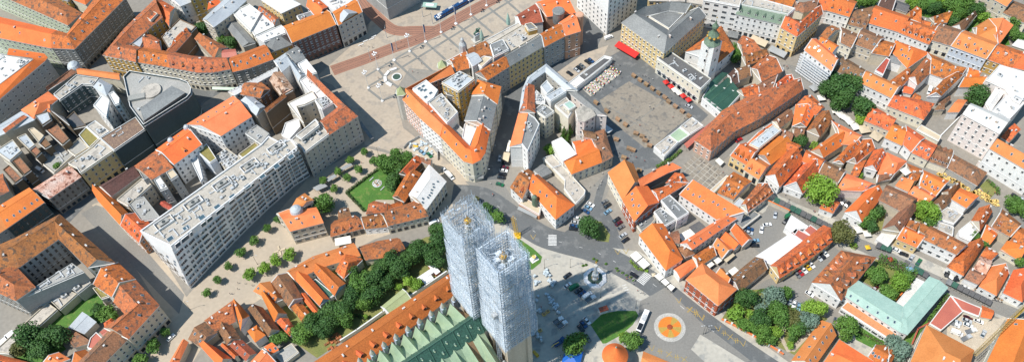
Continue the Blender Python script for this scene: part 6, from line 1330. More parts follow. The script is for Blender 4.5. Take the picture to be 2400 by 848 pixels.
for x, y, r, lb in ((440, 312, 3.2, 'bright shrub on the cathedral garden lawn, upper'), (500, 335, 3.4, 'bright shrub on the cathedral garden lawn by the containers'), (380, 352, 2, 'bright low shrub beside the palace wall'), (160, 545, 1.2, 'tiny clipped bush on the gravel circle')): tree('O', x, y, r, 'l', lb, name='shrub')
def hedge(tile, pts, w_, h, k, label):
    P = PT(tile, pts); rr = random.Random(len(pts)); b = MB()
    for i in range(len(P)-1):
        a, c_ = P[i], P[i+1]; d = (c_-a); l = d.length; d.normalize(); nn = Vector((-d.y, d.x, 0))
        for _ in range(int(l*(w_+2*h)*5)):
            u = rr.uniform(0, l); f = rr.random()
            if f < .5: s_, z = rr.uniform(-w_/2, w_/2), h*rr.uniform(.9, 1.08)
            else: s_, z = rr.choice((-w_/2, w_/2))*rr.uniform(.85, 1.15), rr.uniform(0, h)
            p = a+d*u+nn*s_+Vector((0, 0, z)); v = Vector((rr.gauss(0, 1), rr.gauss(0, 1), rr.gauss(0, 1)+.6)).normalized(); e = v.orthogonal().normalized(); g_ = v.cross(e); q = rr.uniform(.2, .38)
            b.poly([p+e*q, p+g_*q, p-e*q, p-g_*q], LEAF[k])
    c0 = P[len(P)//2]; o = thing('hedge', label, 'hedge', c0); b.build('foliage', o, c0, recalc=False)
    b = MB()
    for i in range(len(P)-1): b.bar(P[i]+Vector((0, 0, h*.4)), P[i+1]+Vector((0, 0, h*.4)), min(w_, h)*.36, 'bark', 5)
    b.build('stems', o, c0)
hedge('I', '240,362 35,515 155,640', 1.2, 1.3, 'd', 'clipped dark hedge along two sides of the flower lawn')
hedge('R', '445,175 560,215 690,290', 5, 3, 'm', 'wide leafy hedge between the covered stalls and the copper roofed house garden')
hedge('R', '910,410 840,520 780,590', 3, 2.2, 'm', 'leafy strip in the shade of the copper roofed house')
hedge('Q', '470,405 520,375 605,368', 1.4, 1, 'm', 'curved clipped hedge at the tip of the villa park')
hedge('Q', '690,480 760,512', 2, 1.2, 'm', 'short hedge in front of three parked cars')
hedge('K', '895,135 870,200 845,235', 2.6, 2.2, 'l', 'bright ivy hedge between two old roofs')
hedge('N', '930,500 985,560', 1.6, 1, 'l', 'narrow bright hedge along a thin orange lean-to')
hedge('J', '955,350 1060,290 1120,235', 1.6, 1.4, 'm', 'planted strip below the white rimmed pavilion')
hedge('R', '300,640 420,700 560,770', 2.2, 1, 'm', 'low hedge below the roof terrace wing')
hedge('Q', '1105,70 1150,100', 2.6, 2, 'l', 'short bright hedge beside the olive green tree')
hedge('L', '1165,430 1240,495 1235,530', 1.6, 1.2, 'm', 'curved bright hedge round the terrace at the tavern end')
hedge('P', '780,180 830,230 900,250', 1.2, 1, 'l', 'flower boxes round the white tent roofs')
hedge('O', '20,590 60,540 180,560', 1.6, 1.2, 'd', 'dark hedge beside the gravel circle')
# ------------------------------------------------------------------ vehicles
def car_mesh(kind):
    b = MB(); gl = MB(); wh = {}
    if kind == 'car': L_, W_, prof, cab = 4.4, 1.8, [(-2.2, .35), (-2.2, .75), (-1.35, .92), (1.45, .95), (2.15, .85), (2.2, .4)], (-1.0, 1.85, .93, 1.45)
    elif kind == 'van': L_, W_, prof, cab = 5.4, 2.0, [(-2.7, .35), (-2.7, 1.1), (-1.9, 1.25), (-1.3, 2.15), (2.65, 2.2), (2.7, .4)], None
    else: L_, W_, prof, cab = 5.6, 2.0, [(-2.8, .4), (-2.8, 1.1), (-2.0, 1.25), (-1.5, 1.95), (-.4, 1.95), (-.35, .9), (2.8, .9), (2.8, .45)], None
    k = len(b.v); n = len(prof)
    for s_, ins in ((-1, .0), (1, .0)):
        for x, z in prof: b.v.append((x, s_*(W_/2-(.12 if z > 1.2 else 0)), z))
    for i in range(n-1): b.f.append((k+i, k+i+1, k+n+i+1, k+n+i)); b.m.append(b.mi('cwhite'))
    b.f.append(tuple(range(k, k+n))); b.m.append(0); b.f.append(tuple(range(k+n, k+2*n))[::-1]); b.m.append(0); b.f.append((k+n-1, k, k+n, k+2*n-1)); b.m.append(0)
    if kind == 'car':
        q = [(-.95, .8, .93), (-.35, .66, 1.42), (1.15, .66, 1.45), (1.9, .78, .93)]
        for i in range(3):
            a, c_ = q[i], q[i+1]; gl.poly([(a[0], -a[1], a[2]), (c_[0], -c_[1], c_[2]), (c_[0], c_[1], c_[2]), (a[0], a[1], a[2])], 'glass' if i != 1 else 'glass')
        for s_ in (-1, 1): gl.poly([(x, s_*y, z) for x, y, z in q], 'glass')
        b.poly([(-.25, -.6, 1.47), (1.1, -.6, 1.49), (1.1, .6, 1.49), (-.25, .6, 1.47)], 'cwhite')
        b.poly([(-.25, -.6, 1.44), (1.1, -.6, 1.46), (1.1, .6, 1.46), (-.25, .6, 1.44)], 'cwhite')
    else:
        gl.poly([(-1.93, -.8, 1.28), (-1.93, .8, 1.28), (-1.36, .75, 2.08 if kind == 'van' else 1.9), (-1.36, -.75, 2.08 if kind == 'van' else 1.9)], 'glass')
        for s_ in (-1, 1): gl.box((-1.0, s_*.86, 1.3), (.9, .1, .55), 'glass')
        if kind == 'pickup': b.box((1.2, 0, .9), (3.1, 2.0, .12), 'cgrey'); [b.box((1.2, s_*.97, 1.0), (3.1, .06, .4), 'cgrey') for s_ in (-1, 1)]; b.box((2.75, 0, 1.0), (.06, 2.0, .4), 'cgrey')
    w_ = MB(); 
    for t in range(12):
        a0, a1 = t*math.tau/12, (t+1)*math.tau/12
        w_.poly([(.33*math.cos(a0), -.1, .33*math.sin(a0)), (.33*math.cos(a1), -.1, .33*math.sin(a1)), (.33*math.cos(a1), .1, .33*math.sin(a1)), (.33*math.cos(a0), .1, .33*math.sin(a0))], 'rubber')
    for s_ in (-.1, .1): w_.poly([(.33*math.cos(t*math.tau/12), s_, .33*math.sin(t*math.tau/12)) for t in range(12)], 'rubber')
    return b.mesh('body'), gl.mesh('windows'), w_.mesh('wheel'), L_, W_
CM = {k: car_mesh(k) for k in ('car', 'van', 'pickup')}
def car(tile, x, y, dx, dy, col, label, kind='car', group=None):
    a, b_ = G(tile, x-dx/2, y-dy/2, .5), G(tile, x+dx/2, y+dy/2, .5); d = b_-a; p = (a+b_)/2
    o = thing({'car': 'parked_car', 'van': 'parked_van', 'pickup': 'pickup_truck'}[kind], label, {'car': 'car', 'van': 'van', 'pickup': 'truck'}[kind], (p.x, p.y, .02), math.atan2(d.y, d.x)+math.pi, group)
    bm_, gm, wm_, L_, W_ = CM[kind]
    bo = link('body', bm_, o); bo.material_slots[0].link = 'OBJECT'; bo.material_slots[0].material = MATS[col]
    link('windows', gm, o)
    for sx in (-.31, .3):
        for sy in (-1, 1): link('wheel', wm_, o, (sx*L_, sy*(W_/2-.08), .33))
for a in (
 ('8', 380, 193, 40, -28, 'cblack', 'black car parked alone on the bright paving left of the angel fountain'), ('8', 383, 290, 42, -30, 'cwhite', 'white car at the left end of the row below the fountain'),
 ('8', 445, 308, 46, -30, 'cgreen', 'dark green van in the row below the fountain', 'van'), ('8', 492, 342, 42, -30, 'cblack', 'black car between the dark green van and a navy car'), ('8', 528, 372, 42, -30, 'cblue', 'navy car left of the white van below the fountain'),
 ('8', 577, 392, 46, -32, 'cwhite', 'white van in the row below the fountain', 'van'), ('8', 612, 425, 50, -32, 'cwhite', 'white pickup loaded with boxes at the right end of the fountain row', 'pickup'),
 ('8', 290, 640, 50, -36, 'cwhite', 'white flatbed truck in the tower shadow, the upper one', 'pickup'), ('8', 330, 680, 50, -36, 'cwhite', 'white flatbed truck in the tower shadow, the lower one', 'pickup'),
 ('8', 575, 642, 45, 50, 'cwhite', 'white car at the tip of the shaded oval lawn'), ('8', 540, 675, 45, 50, 'cblue', 'dark blue car next to the white car at the oval lawn'), ('8', 515, 717, 40, 46, 'cblack', 'black car, lowest of three at the oval lawn'), ('8', 582, 812, 30, 45, 'cgrey', 'dark grey car behind the bottom edge tree'), ('8', 1080, 822, -8, 46, 'clblue', 'light blue car behind the city bus'), ('8', 1043, 187, 50, 32, 'cblack', 'dark car driving on the main road before the zebra crossing'),
 ('J', 520, 591, 42, 24, 'cwhite', 'white car at the top of the left parking row below the theatre'), ('J', 505, 613, 42, 24, 'clblue', 'pale blue and white car second in the left parking row'), ('J', 488, 636, 42, 24, 'cblue', 'navy car third in the left parking row'), ('J', 437, 684, 42, 10, 'cwhite', 'white car beside the corner of the church building'), ('J', 420, 710, 42, 6, 'csilver', 'silver car between a white and a bright blue car'), ('J', 409, 733, 42, 4, 'cblue', 'bright blue car near the dark round tree'), ('J', 404, 752, 30, 4, 'cblack', 'very small dark car at the end of the left parking row'),
 ('J', 613, 575, 34, -24, 'cgrey', 'grey car at the top of the right parking row'), ('J', 633, 598, 38, -26, 'cblack', 'black car just below the grey car in the right row'), ('J', 635, 639, 38, -26, 'clblue', 'teal car standing alone in the right parking row'), ('J', 692, 692, 38, -26, 'cblack', 'black car touching the red car in the right row'), ('J', 707, 716, 38, -26, 'cdred', 'dark red car by the brick gallery'), ('J', 722, 743, 38, -26, 'cgrey', 'dark grey car below the dark red car'), ('J', 736, 795, 38, -26, 'csilver', 'silver car in the lower parking row'), ('J', 752, 826, 32, -22, 'cblack', 'black car, lowest in the right parking row'),
 ('I', 1050, 285, -6, 36, 'csilver', 'silver car standing in the dark side street'), ('I', 1090, 318, 30, 6, 'cblack', 'dark car by the beige awning in the side street'), ('I', 1082, 347, 38, 6, 'cdred', 'red car in the side street row'), ('I', 1075, 368, 42, 5, 'cwhite', 'white car in the side street row'), ('I', 1067, 390, 42, 5, 'cblack', 'upper of two black cars in the side street row'), ('I', 1060, 413, 42, 5, 'cblack', 'lower of two black cars in the side street row'), ('I', 1050, 458, 26, 8, 'cgreen', 'small green vehicle on the crossroads'),
 ('I', 685, 364, 36, 42, 'cwhite', 'white car beside the pale grey white roof corner building'), ('I', 722, 406, 40, 44, 'cwhite', 'white van behind the white car by the street shadow', 'van'), ('I', 535, 247, 32, 24, 'clblue', 'light blue car in the building site with diggers'), ('I', 583, 263, 28, 30, 'cgreen', 'dark teal car in the building site with diggers'), ('I', 615, 712, 62, -34, 'cwhite', 'white van parked next to the farther scaffolding', 'van'),
 ('D', 640, 252, 55, -22, 'cwhite', 'big white van near the red awning', 'van'), ('D', 382, 488, 34, 22, 'cblack', 'black car alone in front of the market kiosks'), ('D', 427, 466, 32, 22, 'csilver', 'silver car in the market car park'), ('D', 445, 452, 32, 22, 'cblack', 'black car right of the silver one in the market car park'), ('D', 464, 438, 32, 22, 'cgrey', 'dark grey car third in the market car park'), ('D', 501, 412, 32, 22, 'cblack', 'black car in the upper pair of the market car park'), ('D', 522, 402, 32, 22, 'cblue', 'dark blue car, last of the market car park'), ('D', 1172, 706, 44, 18, 'csilver', 'silver car parked below the arcade parasols'),
 ('K', 612, 660, -8, 52, 'csilver', 'silver blue car near the top of the parking yard'), ('K', 560, 725, 56, -8, 'cwhite', 'white car turned across the parking yard'), ('K', 522, 757, -6, 48, 'cwhite', 'white car parked upright in the middle of the yard'), ('K', 682, 700, 24, -28, 'cblack', 'black car beside the green bin at the white shed'), ('K', 375, 736, 44, 30, 'cwhite', 'white van at the long orange roof wing', 'van'), ('K', 440, 752, 38, 10, 'cblue', 'bright blue car beside the long orange roof wing'), ('K', 437, 777, 34, 10, 'csilver', 'silver car below the bright blue car'),
 ('Q', 478, 45, 44, -6, 'clblue', 'teal blue car at the small saw roofs'), ('Q', 477, 77, 50, 0, 'cblack', 'black car at the small saw roofs'),
 ('Q', 757, 268, 36, 38, 'cgrey', 'dark green grey car at the lower end of the row by the yellow house'), ('Q', 777, 254, 36, 38, 'cred', 'bright red car in the row by the yellow house'), ('Q', 801, 238, 36, 38, 'cwhite', 'white car next to the bright red one'), ('Q', 826, 218, 36, 38, 'cyellow', 'mustard car in the row by the yellow house'), ('Q', 851, 203, 36, 38, 'cwhite', 'white car next to the mustard one'), ('Q', 901, 158, 36, 38, 'csilver', 'silver car in the upper part of the yellow house row'), ('Q', 922, 145, 36, 38, 'cblack', 'black car in the upper part of the yellow house row'), ('Q', 943, 128, 36, 38, 'cwhite', 'white car at the upper end of the yellow house row'),
 ('Q', 709, 447, -4, 42, 'csilver', 'grey car, left of three beside the blue spruce'), ('Q', 738, 463, -12, 42, 'cwhite', 'white car, middle of three beside the blue spruce'), ('Q', 769, 482, -10, 42, 'clblue', 'blue grey car, right of three beside the blue spruce'), ('Q', 840, 397, 50, 32, 'cwhite', 'white car at the manor door'), ('Q', 1030, 570, 32, 12, 'cgrey', 'dark car under the corner of the roof terrace'),
 ('R', 568, 108, 48, 20, 'cwhite', 'white car parked at the yellow cream house'), ('R', 617, 134, 52, 18, 'cblack', 'black car parked at the yellow cream house'), ('R', 667, 158, 26, -38, 'csilver', 'silver car at the foot of the balcony house'), ('R', 715, 186, 28, -40, 'cgreen', 'dark green car at the foot of the balcony house'), ('R', 1022, 356, 52, 20, 'cwhite', 'white car on the market street by the terrace parasols'),
 ('R', 435, 350, 30, -26, 'cdred', 'dark maroon car in the copper roofed house yard'), ('R', 467, 370, 30, -26, 'csilver', 'silver car in the copper roofed house yard'), ('R', 590, 462, 34, -14, 'cwhite', 'white car on the white gravel beside the copper roof'),
 ('R', 1042, 545, 50, 20, 'cdred', 'dark red car on the lower right building site'), ('R', 1035, 573, 52, 20, 'csilver', 'silver car below the dark red car'), ('R', 1112, 577, 52, 20, 'cwhite', 'white car right of the dark red car on the site'), ('R', 968, 583, 44, 16, 'csilver', 'grey car against the red shed on the site'), ('R', 945, 598, 50, 18, 'cwhite', 'white pickup against the red shed', 'pickup'), ('R', 1042, 604, 46, 18, 'cwhite', 'white car in the middle of the site'), ('R', 965, 655, 74, 30, 'cwhite', 'long white van on the site', 'van'), ('R', 1060, 643, 56, -16, 'cwhite', 'white pickup with blue crate on the site', 'pickup'), ('R', 1030, 688, 60, -30, 'csilver', 'pale flatbed truck with dirty bed on the site', 'pickup'), ('R', 1143, 660, 24, -44, 'csilver', 'silver car by the yellow jib on the site'),
 ('G', 180, 432, 30, 18, 'cwhite', 'white van nearest the orange roof in the left court', 'van'), ('G', 224, 400, 30, 18, 'cwhite', 'white van in the middle of the left court', 'van'), ('G', 268, 365, 30, 18, 'cwhite', 'white van farthest from the orange roof in the left court', 'van'),
 ('M', 1132, 685, 44, -42, 'cwhite', 'white car in the lower left street beside the pink chimneys'), ('K', 1063, 574, 24, -24, 'cgrey', 'dark grey car in the small court below two orange gables'), ('K', 1092, 590, 26, -26, 'cblack', 'black car in the small court below two orange gables'), ('L', 1397, 562, 8, 40, 'csilver', 'silver car at the right edge on the forecourt'), ('6', 1100, 255, 60, 40, 'cblack', 'black car behind the forecourt tree'), ('K', 372, 165, 20, -12, 'cred', 'small red car in the shaded lane beside the pink house'), ('F', 785, 605, -14, 46, 'cwhite', 'white van in the courtyard of the three orange wings', 'van')):
    car(*a[:7], *(a[7:] or ()))
def mover(name, label, cat, tile, x, y, dx, dy, build, z=0.0):
    a, b_ = G(tile, x-dx/2, y-dy/2, z), G(tile, x+dx/2, y+dy/2, z); d = b_-a; p = (a+b_)/2
    o = thing(name, label, cat, (p.x, p.y, z), math.atan2(d.y, d.x)); build(o, d.length); return o
def bus(o, L_):
    L_ = 12; b = MB(); b.box((0, 0, .4), (L_, 2.5, 2.5), 'cwhite'); b.box((0, 0, 2.9), (L_-.3, 2.3, .15), 'cwhite'); b.build('body', o)
    b = MB(); b.box((L_/2-.05, 0, 1.1), (.2, 2.3, 1.6), 'glass')
    for s_ in (-1, 1): b.box((0, s_*1.24, 1.4), (L_-1, .1, 1.1), 'glass')
    b.build('windows', o)
    b = MB(); b.box((-1.5, 0, 3.05), (3.4, 1.7, .3), 'unit'); b.box((3.6, 0, 3.05), (3.6, 2.1, .12), 'cblack'); b.build('roof_unit', o)
    for sx in (-3.6, 3.6):
        for sy in (-1.1, 1.1): link('wheel', CM['van'][2], o, (sx, sy, .45), 0, (1.4, 1.2, 1.4))
mover('city_bus', 'white city bus with black front standing by the oval lawn', 'bus', '8', 1125, 662, -70, 165, bus)
def tram(o, L_):
    for k in range(4):
        x = -12+8*k+0; b = MB(); b.box((x, 0, .35), (7.5, 2.3, 2.7), 'tramblue'); b.box((x, 0, 3.05), (7.0, 1.9, .2), 'cblue'); b.box((x, 0, 3.25), (3, 1.3, .35), 'unit'); b.build('tram_section', o)
        b = MB()
        for s_ in (-1, 1): b.box((x, s_*1.14, 1.5), (6.6, .12, 1.0), 'glass')
        b.build('windows', o)
        if k < 3: b = MB(); b.box((x+4, 0, .5), (.7, 2.0, 2.4), 'black'); b.build('bellows', o)
    b = MB(); b.box((-15.9, 0, .5), (.5, 2.1, 2.3), 'clblue', taper=.8); b.box((-16.1, 0, 1.5), (.2, 1.9, 1), 'glass'); b.build('cab', o)
mover('tram', 'blue articulated tram on the red brick tracks of the square', 'tram', 'C', 760, 60, 240, -135, tram)
# ------------------------------------------------------------------ the square and street furniture
def shelter(o, L_):
    b = MB(); b.box((0, 0, 3), (9, 4.2, .3), 'copper'); b.box((0, 0, 3.3), (5, 2, .12), 'whitesheet'); b.build('roof', o)
    for x in (-3.4, 0, 3.4): b = MB(); b.bar((x, 0, 0), (x, 0, 3), .12, 'metal', 8); b.build('post', o)
    b = MB(); b.box((0, .6, .5), (6, .4, .1), 'wood'); b.build('seat', o)
mover('tram_shelter', 'pale green roofed tram stop shelter beside the tram', 'shelter', 'C', 590, 60, 70, 5, shelter, 0)
def _lampm():
    b = MB(); b.lathe((0, 0, 0), [(.9, 0), (.9, .5), (.5, .9), (.25, 1.2), (.16, 3), (.11, 13.2)], 'cwhite', 10); b.bar((-1.2, 0, 13), (1.2, 0, 13), .06, 'cwhite'); b.bar((0, -1.2, 13.2), (0, 1.2, 13.2), .06, 'cwhite')
    g_ = MB(); return b.mesh('post')
def _globe():
    b = MB(); b.lathe((0, 0, 0), [(.05, -.35), (.3, -.2), (.36, 0), (.3, .22), (.05, .36)], 'whitesheet', 8); return b.mesh('globe')
LP_, GB_ = _lampm(), _globe()
lampl = ['nearest the round end of the square', 'second from the tram bend on the track side', 'by the round end close to the turret', 'beside the first flag pole', 'left of the tram', 'right of the tram front', 'far along the square towards the tram']
for (x, y), lb in zip(((85, 730), (165, 577), (200, 838), (427, 427), (686, 270), (933, 125), (1062, 50)), lampl):
    p = L840(x, y); o = thing('street_lamp', 'tall white lamp post with globes, '+lb, 'lamp post', p, .4, 'tall white lamp posts of the square'); link('post', LP_, o)
    for dx, dy, dz in ((-1.2, 0, 13.4), (1.2, 0, 13.4), (0, -1.2, 13.6), (0, 1.2, 13.6), (0, 0, 14), (.8, .8, 13), (-.8, -.8, 13)): link('globe', GB_, o, (dx, dy, dz), 0, (1.4,)*3)
for (x, y), lb in zip(((297, 502), (557, 349), (808, 200)), ('by the fountain with steps', 'at the tram bend', 'in front of the tram')):
    p = L840(x, y); o = thing('flag_pole', 'white pole with a hanging blue flag, '+lb, 'flag pole', p, 0, 'flag poles of the square')
    b = MB(); b.lathe((0, 0, 0), [(1, 0), (1, .5), (.16, .7), (.1, 15)], 'cwhite', 8); b.build('pole', o)
    b = MB(); b.poly([(.1, 0, 14.5), (.9, .1, 14.2), (.8, 0, 7.5), (.1, 0, 8)], 'cblue'); b.poly([(.1, .05, 14.5), (.9, .15, 14.2), (.8, .05, 7.5), (.1, .05, 8)], 'cblue'); b.build('flag', o, recalc=False)
for (x, y), lb in zip(((102, 500), (320, 410), (615, 198), (535, 142), (235, 315)), ('left of the first tall lamp', 'between two flag poles', 'beside the tram front', 'before the tram shelter', 'by the bank steps')):
    p = L840(x, y); o = thing('tram_pole', 'slim pale wire pole by the tram tracks, '+lb, 'pole', p, 0, 'wire poles by the tracks'); b = MB(); b.lathe((0, 0, 0), [(.35, 0), (.2, .8), (.12, 8.5), (.2, 8.6)], 'unit', 8); b.bar((0, 0, 8), (0, 2.5, 8.4), .06, 'unit'); b.build('pole', o)
def small_lamp(t, x, y, lb, dbl=False, h=8.5):
    p = G(t, x, y); o = thing('street_lamp', lb, 'lamp post', p); b = MB(); b.lathe((0, 0, 0), [(.2, 0), (.09, 1), (.07, h)], 'iron', 6)
    for s_ in (-1, 1) if dbl else (1,): b.bar((0, 0, h), (s_*1.5, 0, h+.2), .05, 'iron')
    b.build('post', o); b = MB()
    for s_ in (-1, 1) if dbl else (1,): b.box((s_*1.6, 0, h+.1), (.8, .3, .12), 'unit')
    b.build('lamp_head', o)
for t, x, y, lb in (('P', 215, 226, 'tall dark lamp post in front of the nearer scaffolding'), ('P', 385, 222, 'white lamp post left of the angel fountain'), ('P', 1265, 662, 'dark double lamp post on the traffic island beside the yellow road marks'), ('P', 818, 490, 'dark lamp post at the tip of the shaded oval lawn'), ('N', 575, 200, 'lamp post among the pedestrian street trees'), ('N', 130, 500, 'lamp post at the lower corner of the white offices'), ('I', 965, 420, 'lamp post on the corner under the rounded building'), ('I', 1005, 265, 'lamp post in the dark side street'), ('I', 250, 275, 'lamp post at the upper end of the park'), ('P', 585, 420, 'short white post by the loaded pickup'), ('D', 462, 348, 'green lamp post beside the salmon corner house'), ('Q', 150, 660, 'double arm lamp at the tip of the pale island')):
    small_lamp(t, x, y, lb, 'double' in lb)
# fountain with steps
p = L840(318, 642); o = thing('fountain', 'round green water basin with white rim and octagonal steps on the square', 'fountain', p); b = MB(); b.lathe((0, 0, 0), [(3.0, 0), (3.0, .6), (2.3, .65), (2.3, .3)], 'trim', 28); b.build('rim', o)
b = MB(); b.lathe((0, 0, .3), [(2.35, 0), (2.35, .06)], 'water', 28); b.build('water', o)
for k in range(4):
    b = MB()
    for rr_, z in ((7.6, .35), (6.6, .7)):
        t0, t1 = math.radians(95+k*40), math.radians(95+(k+1)*40-6); a_, c_ = (rr_*math.cos(t0), rr_*math.sin(t0)), (rr_*math.cos(t1), rr_*math.sin(t1)); m_ = ((a_[0]+c_[0])/2, (a_[1]+c_[1])/2, 0)
        b.box(m_, (math.dist(a_, c_), .9, z), 'trim', math.atan2(c_[1]-a_[1], c_[0]-a_[0]))
    b.build('step', o)
# horse statue on its plinth
p = L840(985, 335); o = thing('equestrian_statue', 'dark green horse and rider statue on a grey stone plinth', 'statue', p, .6)
b = MB(); b.box((0, 0, 0), (6.4, 4.4, .8), 'stone'); b.box((0, 0, .8), (4, 2.2, 4), 'unit', taper=.9); b.build('plinth', o)
def skinned(name, verts, edges, radii, m, parent=None, loc=(0, 0, 0), rz=0, sub=1, sc=None):
    me = bpy.data.meshes.new(name); me.from_pydata(verts, edges, []); ob = bpy.data.objects.new(name, me); C.objects.link(ob)
    ob.modifiers.new('s', 'SKIN'); sv_ = me.skin_vertices[0].data
    for i, r_ in enumerate(radii): sv_[i].radius = (r_, r_)
    sv_[0].use_root = True
    ss = ob.modifiers.new('d', 'SUBSURF'); ss.levels = sub; ss.render_levels = sub
    dg = bpy.context.evaluated_depsgraph_get(); me2 = bpy.data.meshes.new_from_object(ob.evaluated_get(dg)); bpy.data.objects.remove(ob)
    me2.materials.clear(); me2.materials.append(MATS[m]); me2.name = name
    return me2
hv = [(0, 0, 2.0), (.9, 0, 2.1), (1.5, 0, 2.8), (2.1, 0, 3.3), (2.6, 0, 2.9), (-.9, 0, 2.0), (-1.3, 0, 1.5), (-1.2, .35, .9), (-1.3, .35, 0), (-1.2, -.35, .9), (-1.35, -.35, 0), (1.0, .35, 1.2), (1.1, .35, .2), (1.2, -.4, 1.4), (1.8, -.4, 1.2), (1.7, -.4, .6), (-1.7, 0, 1.9), (-2.1, 0, 1.0), (.05, 0, 3.1), (.05, 0, 3.9), (.9, -.5, 4.2), (1.7, -.6, 4.9), (.05, 0, 4.4)]
he = [(0, 1), (1, 2), (2, 3), (3, 4), (0, 5), (5, 6), (6, 7), (7, 8), (6, 9), (9, 10), (1, 11), (11, 12), (1, 13), (13, 14), (14, 15), (5, 16), (16, 17), (0, 18), (18, 19), (19, 20), (20, 21), (19, 22)]
hr = [.62, .6, .42, .3, .2, .6, .4, .24, .13, .24, .13, .25, .13, .24, .16, .12, .18, .08, .36, .38, .14, .07, .22]
link('horse_and_rider', skinned('horse_and_rider', hv, he, hr, 'copperdark'), o, (0, 0, 4.8), 0, (1.15,)*3)
# angel fountain
p = G('P', 550, 292); o = thing('monument_fountain', 'white octagonal fountain with a tall column and a gilded figure on top', 'fountain', p)
b = MB(); b.lathe((0, 0, 0), [(11.5, 0), (11.5, .03)], 'asphaltl', 40); b.lathe((0, 0, .02), [(6.1, 0), (6.0, .5), (5.8, .9), (3.9, .95), (3.8, .3)], 'whitesheet', 8, math.pi/8); b.build('basin', o)
b = MB(); b.lathe((0, 0, .3), [(3.7, 0), (3.7, .15)], 'water', 24); b.build('water', o)
b = MB(); b.lathe((0, 0, 0), [(1.9, 0), (1.9, 1.6), (1.3, 2), (1.3, 4.2), (1.6, 4.5), (.7, 5), (.55, 12), (.9, 12.6), (.7, 13)], 'trim', 10); b.build('column', o)
def figure_mesh(m, pose=0):
    v = [(0, 0, .95), (0, 0, 1.2), (0, 0, 1.42), (0, 0, 1.52), (0, 0, 1.66), (.1, 0, .9), (.12, .05+.12*pose, .5), (.12, .02-.14*pose, .06), (.12, .16-.14*pose, .03), (-.1, 0, .9), (-.12, .02-.12*pose, .5), (-.12, -.1+.2*pose, .06), (-.12, .05+.2*pose, .03), (.2, 0, 1.4), (.27, -.05-.1*pose, 1.12), (.27, .1-.1*pose, .88), (-.2, 0, 1.4), (-.27, .02+.1*pose, 1.12), (-.27, .15+.12*pose, .92)]
    e = [(0, 1), (1, 2), (2, 3), (3, 4), (0, 5), (5, 6), (6, 7), (7, 8), (0, 9), (9, 10), (10, 11), (11, 12), (2, 13), (13, 14), (14, 15), (2, 16), (16, 17), (17, 18)]
    r = [.14, .13, .15, .06, .105, .09, .065, .045, .035, .09, .065, .045, .035, .055, .045, .035, .055, .045, .035]
    return skinned('figure', v, e, r, m)
link('gilded_figure', figure_mesh('gold', 0), o, (0, 0, 13), 0, (2.0,)*3)
for k in range(4): t = k*math.pi/2+.5; link('angel_figure', figure_mesh('gold', .5), o, (2.0*math.cos(t), 2.0*math.sin(t), 1.6), t, (1.3,)*3)
# people
def person_mesh(top, leg, pose):
    me = figure_mesh('skin', pose)
    for m in (top, leg, 'hair'): me.materials.append(MATS[m])
    for f in me.polygons:
        c_ = f.center; f.material_index = 3 if c_.z > 1.68 else 0 if c_.z > 1.5 else 1 if c_.z > .95 else 2
        if abs(c_.x) > .2 and c_.z < 1.15: f.material_index = 0
    return me
PM = [person_mesh(a, b_, p_) for a, b_, p_ in (('clothw', 'jeans', .8), ('clothb', 'clothg', 0), ('clothr', 'clothb', .7), ('clothg', 'jeans', .3), ('clothw', 'clothg', -.8), ('clothb', 'clothb', .9))]
PD = ['white top and blue jeans', 'navy top standing still', 'red top and dark trousers', 'grey top and jeans', 'white top and grey trousers', 'all dark clothes']
rp = random.Random(12); pc = 0
def people(tile, pts, n, where):
    global pc
    P = PT(tile, pts); P2 = [xy(p) for p in P]; xs = [p.x for p in P2]; ys = [p.y for p in P2]; k = 0; tr_ = 0
    while k < n and tr_ < n*30:
        tr_ += 1; q = (rp.uniform(min(xs), max(xs)), rp.uniform(min(ys), max(ys)))
        if not inside(q, P2) or hidden((q[0], q[1], .5)) or not inframe((q[0], q[1], 1)): continue
        i = rp.randrange(6); o = link('person', PM[i], None, (q[0], q[1], .1), rp.random()*6.28, (rp.uniform(.95, 1.08),)*3)
        tag(o, 'person in '+PD[i]+', '+where, 'person', 'people '+where); k += 1
people('C', '200,350 900,60 1150,100 700,450 480,560 150,640', 16, 'crossing the big square')
people('C', '0,330 250,280 400,330 300,400 0,420', 4, 'between the bank and the tram tracks')
people('D', '500,470 700,420 780,480 640,600 520,640', 16, 'among the market tables')
people('D', '760,520 960,470 1200,760 1150,800 900,620', 12, 'on the market slab by the wooden stalls')
people('D', '600,700 900,600 1100,800 900,900', 8, 'in the middle of the market slab')
people('J', '650,150 800,250 940,350 800,420 680,300', 14, 'below the market near the carts')
people('J', '460,420 620,380 600,480 500,520', 7, 'in the lane in front of the arched gate')
people('P', '700,230 860,330 900,420 820,380', 10, 'along the planters of the cathedral square')
people('P', '430,330 620,360 560,200 440,200', 8, 'standing round the angel fountain')
people('P', '140,250 300,380 240,560 140,420', 5, 'working between the pallets')
people('I', '960,420 1060,430 1100,600 1000,560', 4, 'at the crossroads')
people('N', '100,560 200,470 640,330 800,200 560,230', 8, 'in the pedestrian street')
people('H', '1000,480 1330,270 1380,330 1060,540', 5, 'on the park path')
people('K', '90,280 220,340 310,400 200,460 60,380', 6, 'on the gridded paved square')
people('K', '640,510 900,640 960,690 640,560', 7, 'walking in the covered market street')
people('R', '760,200 900,290 1200,420 1300,480 1100,400 850,300', 14, 'outside the cafes of the market street')
people('L', '860,360 1220,520 1180,560 850,420', 14, 'at the crowded yellow terrace')
people('E', '560,320 720,480 780,560 640,420', 5, 'in the lane below the ochre corner house')
people('L', '330,100 480,190 640,300 480,230', 8, 'in the cafe lane')
